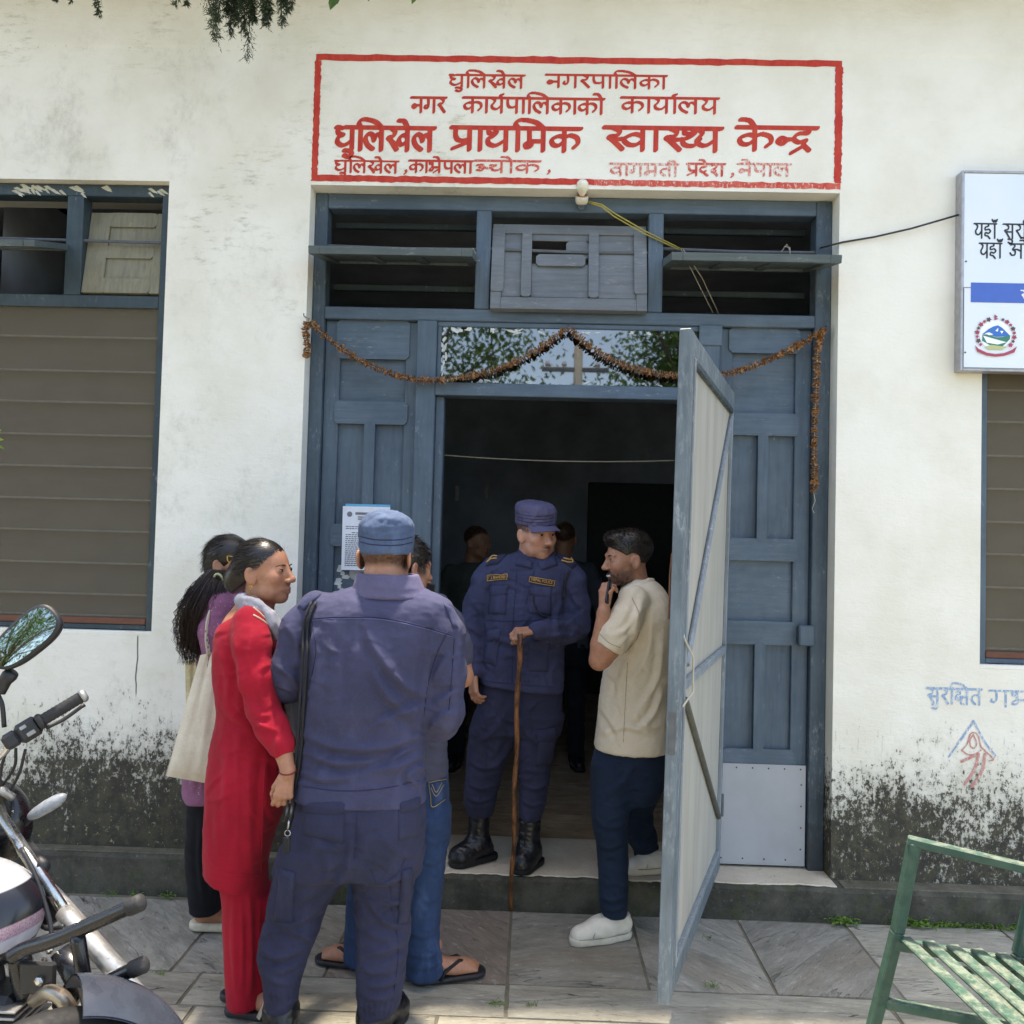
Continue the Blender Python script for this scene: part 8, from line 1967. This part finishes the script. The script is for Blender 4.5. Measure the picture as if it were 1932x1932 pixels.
e_ = P(262, 1704, -1.9); dd = e_ - P(200, 1732, -1.885); dd /= np.linalg.norm(dd); MB().tube([tuple(e_ - dd * .03), tuple(e_ - dd * .028), tuple(e_ + dd * .006), tuple(e_ + dd * .013)], [.0185, .021, .021, .012], 16).build('guard_end', M_RUB, gt, True)
T([P(146, 1764, -1.87), P(158, 1840, -1.875), P(176, 1935, -1.84), P(190, 2010, -1.65)], .0175, 'crash_guard', M_GUARD, 16)
g3 = T([P(166, 1864, -1.875), P(200, 1852, -1.88), P(268, 1821, -1.9)], .0175, 'crash_guard', M_GUARD, 16); e_ = P(268, 1821, -1.9); MB().tube([tuple(e_ - dd * .03), tuple(e_ - dd * .028), tuple(e_ + dd * .006), tuple(e_ + dd * .013)], [.0178, .0205, .0205, .012], 16).build('guard_end', M_RUB, g3, True)
for q in (((10, 1640), (40, 1690), (62, 1760)), ((40, 1600), (70, 1660), (96, 1750), (92, 1800)), ((60, 1730), (88, 1752), (120, 1748))): T([P(*w, -1.66 - .03 * i) for i, w in enumerate(q)], .006, 'hose', M_PLB, 8)
MB().lathe([(.01, -.02), (.036, -.016), (.04, 0), (.036, .012), (.012, .016)], 18, Matrix.Translation(tuple(P(94, 1716, -1.62))) @ Matrix.Rotation(math.radians(70), 4, 'X')).build('horn', M_PLB, bike, True)
for q in ((96, 1790), (112, 1806), (84, 1812)): MB().lathe([(.009, 0), (.009, .007), (.004, .01)], 6, Matrix.Translation(tuple(P(*q, -1.8))) @ Matrix.Rotation(math.pi / 2, 4, 'X')).build('bolt', M_CHROME, bike)
MB().tube([tuple(P(118, 1792, -1.78)), tuple(P(150, 1850, -1.8)), tuple(P(120, 1900, -1.8))], [.03, .034, .03], 14).build('horn_cover', M_GUARD, bike, True)
loc = P(75, 1838, -1.83); MB().box(loc[0] - .05, loc[0] + .04, loc[1] - .005, loc[1] + .01, loc[2] - .05, loc[2] + .03, .006).build('guard_bracket', M_PLB, bike)
MB().lathe([(.012, 0), (.012, .008), (.006, .012)], 6, Matrix.Translation((loc[0] + .005, loc[1] - .006, loc[2] - .012)) @ Matrix.Rotation(math.pi / 2, 4, 'X')).build('bolt', M_CHROME, bike)
T([P(36, 1800, -1.76), P(44, 1850, -1.76), P(52, 1876, -1.76)], .028, 'intake_pipe', M_GUARD, 14)
eb = P(20, 1930, -1.74)
for k in range(10):
    z = eb[2] + .07 - k * .017; MB().box(eb[0] - .13, eb[0] + .058 - .002 * (k % 2), eb[1] - .08, eb[1] + .09, z - .0035, z + .0035, .002).build('cooling_fin', M_ALU2, bike)
MB().box(eb[0] - .11, eb[0] + .035, eb[1] - .06, eb[1] + .07, eb[2] - .12, eb[2] + .09, .02).build('cylinder', M_PLB, bike)
MB().box(eb[0] - .16, eb[0] + .06, eb[1] - .22, eb[1] + .1, eb[2] - .33, eb[2] - .11, .04).build('crankcase', M_ALU2, bike)
n = N('heat_tinted_pipe'); n.set(n.mix(n.ramp(n.noise(14, 4), .4, .62), hx('9d9384'), hx('6f5a4a')), .35, .8); T([P(66, 1886, -1.8), P(90, 1872, -1.84), P(118, 1884, -1.86), P(136, 1918, -1.86), P(140, 1960, -1.86), P(120, 2030, -1.86), P(20, 2070, -1.86), (-2.0, -1.85, .27), (-2.9, -1.86, .34)], .0185, 'exhaust_pipe', n.m, 14)
rw = np.array((-2.6, -1.72, .30)); Cw = rw; hs, rs, upw = np.array((1.0, 0, 0)), np.array((0, -1.0, 0)), UPV
rwh = thing('rear_wheel', tuple(rw)); rwh.parent = bike; rwh.location = tuple(rw - np.array((-1.5, -1.7, 0)))
V, F = ring(.25, circp(.05, .05, 12)); obj('tyre', V, F, M_SOLE, rwh, True); V, F = ring(.205, [(.012, -.035), (0, -.03), (-.006, 0), (0, .03), (.012, .035)]); obj('rim', V, F, M_ALU2, rwh, True); MB().tube([tuple(rw - rs * .07), tuple(rw + rs * .07)], .04, 14).build('hub', M_ALU2, rwh, True)
T([(-2.6, -1.65, .30), (-2.0, -1.66, .36)], .02, 'swing_arm', M_PLB)
T([(-1.9, -1.62, .34), (-1.95, -1.38, .0)], .012, 'side_stand', M_PLB)

# ================================================================ vegetation
def m_leaf(name, a, b, tr=.35):
    n = N(name); c = n.mix(n.ramp(n.noise(3, 3), .3, .7), hx(a), hx(b))
    c = n.mix(n.math('MULTIPLY', n.ramp(n.noise(60, 3, .7), .45, .7), .5), c, tuple(q * .55 for q in hx(a)[:3]) + (1,))
    n.set(c, .6, 0, None, .3); tl = n.n('BsdfTranslucent'); n.l(c, tl.inputs[0]); mx = n.n('MixShader'); mx.inputs[0].default_value = tr
    n.l(n.b.outputs[0], mx.inputs[1]); n.l(tl.outputs[0], mx.inputs[2]); n.l(mx.outputs[0], n.t.nodes['Material Output'].inputs['Surface']); return n.m
M_CONI = m_leaf('conifer_green', '2c3826', '3d4a30', .2); M_LEAFG = m_leaf('broad_leaf_green', '3f5a28', '5b7a35'); M_WEED = m_leaf('weed_green', '5a8030', '7da046'); M_BARK = m_wood('grey_brown_bark', '5a5046', '463e36', wear=.0, axis=2, rough=.8)
def spray(mb, o, d, L, r_, dens=90, ll=.02):
    "drooping conifer twig with short scale leaves on side twiglets"
    o = np.array(o, float); d = np.array(d, float); d /= np.linalg.norm(d); pts = [o]
    for i in range(6): d = d + np.array((r_.uniform(-.1, .1), r_.uniform(-.1, .1), -.06)); d /= np.linalg.norm(d); pts.append(pts[-1] + d * L / 6)
    mb.tube(pts, [.003 * (1 - .13 * i) for i in range(7)], 4, False)
    for k in range(dens):
        t = r_.uniform(.1, 1); i = min(int(t * 6), 5); p = pts[i] + (pts[i + 1] - pts[i]) * (t * 6 - i); ax = pts[i + 1] - pts[i]; ax = ax / np.linalg.norm(ax)
        sd_ = np.cross(ax, r_.randn(3)); sd_ /= np.linalg.norm(sd_); v = ax * .8 + sd_ * .75; v /= np.linalg.norm(v); l = L * .24 * r_.uniform(.4, 1) * (1.1 - .6 * t)
        for m_ in range(5):
            b = p + v * l * (m_ + .5) / 5; w = np.cross(v, r_.randn(3)); w /= np.linalg.norm(w); tip = b + (v * .8 + w * .6) * ll * r_.uniform(.6, 1.1)
            q = np.cross(w, v) * .0022; mb.add([b - q, b + q, tip], [(0, 1, 2)])
r_ = np.random.RandomState(21)
con = thing('conifer_tree', (-2.75, -1.75, 0), 'dark conifer whose drooping twigs hang in at the top left', 'tree')
MB().tube([(-2.75, -1.75, -.02), (-2.72, -1.72, 1.5), (-2.65, -1.65, 3.2), (-2.6, -1.5, 5), (-2.55, -1.45, 6.8)], [.17, .14, .12, .09, .03], 12).build('trunk', M_BARK, con, True)
mb = MB()
for tip in ((-1.0, -.7, 4.55), (-.95, -1.0, 4.75), (-1.7, -.5, 4.6), (-1.3, -1.3, 4.9), (-2.2, -.6, 4.7), (-1.6, -2.0, 5.2)):
    s0 = np.array((-2.62, -1.58, 4.2 + .3 * r_.rand())); mb.tube([s0, (s0 + np.array(tip)) / 2 + (0, 0, .12), np.array(tip)], [.035, .022, .008], 7, False)
mb.build('limb', M_BARK, con, True)
mb = MB()
for k in range(230):
    o = np.array((r_.uniform(-2.9, -.75), r_.uniform(-1.9, -.25), r_.uniform(4.5, 5.6))) if k < 160 else np.array((r_.uniform(-1.6, -.86), r_.uniform(-1.1, -.2), r_.uniform(4.5, 5.2))); spray(mb, o, (r_.uniform(-.6, .6), r_.uniform(-.6, .6), -.35), r_.uniform(.3, .5), r_, 34, .034)  # second batch is added out of view to shade the woman in red
for k in range(150):
    o = np.array((r_.uniform(-5.2, -1.7), r_.uniform(-2.6, .0), r_.uniform(4.75, 6.6))); spray(mb, o, (r_.uniform(-.6, .6), r_.uniform(-.6, .6), -.35), r_.uniform(.4, .6), r_, 26, .05)  # unseen outer sprays, added to darken the left part of the wall
mb.build('crown', M_CONI, con)
mb = MB()
for (u0, v0, u1, v1, y, dn) in ((180, -30, 186, 32, -.62, 60), (140, -30, 136, 8, -.62, 30), (98, -25, 104, 4, -.62, 30), (352, -25, 348, 12, -.6, 40), (338, -30, 336, 18, -.6, 30), (378, -40, 408, 86, -.62, 70), (395, -20, 410, 40, -.62, 40), (470, -60, 488, 104, -.6, 75), (430, -70, 424, 60, -.58, 120), (448, -70, 440, 66, -.58, 130), (470, -70, 462, 58, -.57, 140), (500, -60, 512, 40, -.58, 130), (520, -60, 534, 45, -.58, 110), (455, -60, 430, 40, -.56, 120), (484, -60, 500, 50, -.56, 120), (540, -60, 546, 18, -.58, 80), (410, -60, 402, 28, -.58, 60), (436, -50, 446, 30, -.55, 120), (455, -50, 470, 34, -.55, 130), (475, -50, 486, 36, -.55, 130), (495, -50, 520, 30, -.55, 120), (440, -40, 418, 30, -.56, 110), (510, -50, 540, 30, -.56, 110), (465, -40, 452, 48, -.6, 110)):
    a, b = P(u0, v0, y), P(u1, v1, y + r_.uniform(-.05, .05)); spray(mb, a, (b - a) + (0, 0, .02), np.linalg.norm(b - a) * 1.0, r_, dn, .017)
mb.build('hanging_twigs', M_CONI, con)
# broad leaves poking into the frame
def leaf(mb, o, d, L, w, n_):
    o, d = np.array(o, float), np.array(d, float) / np.linalg.norm(d); s_ = np.cross(d, n_); s_ /= np.linalg.norm(s_); up_ = np.cross(s_, d)
    V = [o]; F = []
    for t, q in ((.25, .75), (.5, 1), (.75, .7)): V += [o + d * L * t + s_ * w * q + up_ * w * .25, o + d * L * t, o + d * L * t - s_ * w * q + up_ * w * .25]
    V.append(o + d * L - up_ * w * .2); F = [(0, 2, 1), (0, 3, 2), (1, 2, 5, 4), (2, 3, 6, 5), (4, 5, 8, 7), (5, 6, 9, 8), (7, 8, 10), (8, 9, 10)]
    mb.add(V, F)
def broad_tree(x, y, h, rad, seed, label, n_=1900, lf=.16):
    q = np.random.RandomState(seed); t = thing('broadleaf_tree', (x, y, 0), label, 'tree', 'trees behind the camera')
    MB().tube([(x, y, -.02), (x + .1, y, h * .3), (x - .1, y + .1, h * .6), (x, y, h * .9)], [.22, .18, .11, .03], 10).build('trunk', M_BARK, t, True)
    mb = MB(); cl_ = [np.array((x, y, h * .68)) + q.randn(3) * (rad * .5, rad * .5, h * .17) for _ in range(26)]
    for c in cl_: mb.tube([(x, y, h * .45), (np.array((x, y, h * .5)) + c) / 2, c], [.06, .04, .012], 5, False)
    mb.build('limb', M_BARK, t, True); mb = MB()
    for k in range(n_):
        c = cl_[q.randint(len(cl_))] + q.randn(3) * (rad * .22, rad * .22, h * .06); d_ = q.randn(3) + (0, 0, -.4); d_ /= np.linalg.norm(d_); w_ = np.cross(d_, q.randn(3)); w_ /= np.linalg.norm(w_); l_ = lf * q.uniform(.6, 1.2); mb.add([c, c + d_ * l_ * .5 + w_ * l_ * .25, c + d_ * l_, c + d_ * l_ * .5 - w_ * l_ * .25], [(0, 1, 2, 3)])
    mb.build('crown', M_LEAFG, t)
broad_tree(-2.6, -11.5, 7.5, 2.3, 1, 'leafy green tree behind the camera, left of the sky gap in the pane reflection', 16000, .14); broad_tree(3.2, -11.8, 7.4, 2.1, 2, 'leafy green tree behind the camera, right of the sky gap in the pane reflection', 16000, .14); broad_tree(-5.5, -8.2, 5.4, 2.5, 3, 'leafy green tree behind the camera seen in the motorcycle mirror', 11000, .12)
pole = thing('utility_pole', (.75, -11, 0), 'grey utility pole with cross-arm reflected in the pane above the door', 'utility pole'); MB().tube([(.75, -11, 0), (.75, -11, 5.3)], [.11, .08], 10).build('mast', plain('grey_concrete_pole', hx('7d7d78'), .8), pole, True); MB().box(.1, 1.3, -11.05, -10.95, 4.7, 4.78, .01).build('cross_arm', M_IRON, pole); 
for k in (.2, .5, 1.1): MB().lathe([(.03, 0), (.05, .05), (.03, .1), (.01, .12)], 8, Matrix.Translation((k, -11, 4.78))).build('insulator', M_WHITEPLATE, pole)
mb = MB(); o = P(640, -14, -.9); leaf(mb, o, P(622, 18, -.9) - o, float(np.linalg.norm(P(622, 18, -.9) - o)), .02, (0, -1, .2)); o = P(790, -14, -.9); leaf(mb, o, P(776, 8, -.9) - o, .05, .012, (0, -1, .3))
for k in range(8): o = P(618 + k * 14, -25 - k, -.9); leaf(mb, o, r_.randn(3) + (0, 0, .3), .06, .015, r_.randn(3))
mb.tube([P(560, -30, -.9), P(640, -20, -.9), P(800, -26, -.9)], .004, 5)
mb.build('leafy_twig', M_LEAFG, None, label='broad leaf on a twig dipping in at the top edge', cat='twig')
mb = MB()
for k in range(9): o = P(-14, 812 + 3 * k, -1.0); leaf(mb, o, np.array((1, r_.uniform(-.4, .4), r_.uniform(-.5, .4))), r_.uniform(.025, .045), .006, r_.randn(3))
mb.tube([P(-40, 800, -1.0), P(-18, 822, -1.0), P(-8, 826, -1.0)], .003, 5); mb.tube([P(-40, 800, -1.0), (-2.2, -1.4, 2.3), (-2.68, -1.68, 2.6)], .004, 5)
mb.build('low_twig', M_WEED, con)
# weeds along the plinth and in the joints
def weed(mb, p, n_, s_):
    for k in range(n_):
        o = np.array(p) + r_.randn(3) * (.015, .006, 0) * (1 + s_ * 8); a = r_.uniform(0, 6.28); d = np.array((math.cos(a), math.sin(a) - .3, r_.uniform(.4, 1.6))); tip = o + d / np.linalg.norm(d) * s_ * r_.uniform(.5, 1)
        mb.tube([o, (o + tip) / 2 + (0, 0, s_ * .1), tip], [.0012, .001, .0008], 3, False); leaf(mb, tip, d * (1, 1, -.2) + r_.randn(3) * .3, s_ * r_.uniform(.3, .5), s_ * .14, (0, 0, 1))
mb = MB()
for u, v, n_, s_ in ((345, 1672, 14, .035), (230, 1676, 10, .03), (265, 1680, 8, .035), (420, 1684, 14, .03), (405, 1683, 12, .025), (1575, 1738, 22, .04), (1592, 1735, 20, .05), (1605, 1742, 12, .03), (1690, 1742, 22, .035), (1715, 1742, 30, .035), (1740, 1744, 30, .035), (1765, 1744, 24, .03), (1785, 1745, 20, .03), (1815, 1747, 20, .028), (1850, 1748, 24, .03), (1885, 1749, 20, .03), (1915, 1750, 24, .035), (1700, 1715, 10, .05), (940, 1895, 16, .02), (1000, 1898, 12, .016), (1344, 1862, 14, .02), (300, 1836, 10, .02), (1668, 1840, 8, .02), (1330, 1770, 8, .016)):
    p = Gz(u, v, .0); p[1] = min(p[1], STEP_Y - .008); weed(mb, p, n_, s_)
mb.build('weeds', M_WEED, None, label='small green weeds along the plinth and in the paving joints', kind='stuff')
bpy.context.view_layer.update()
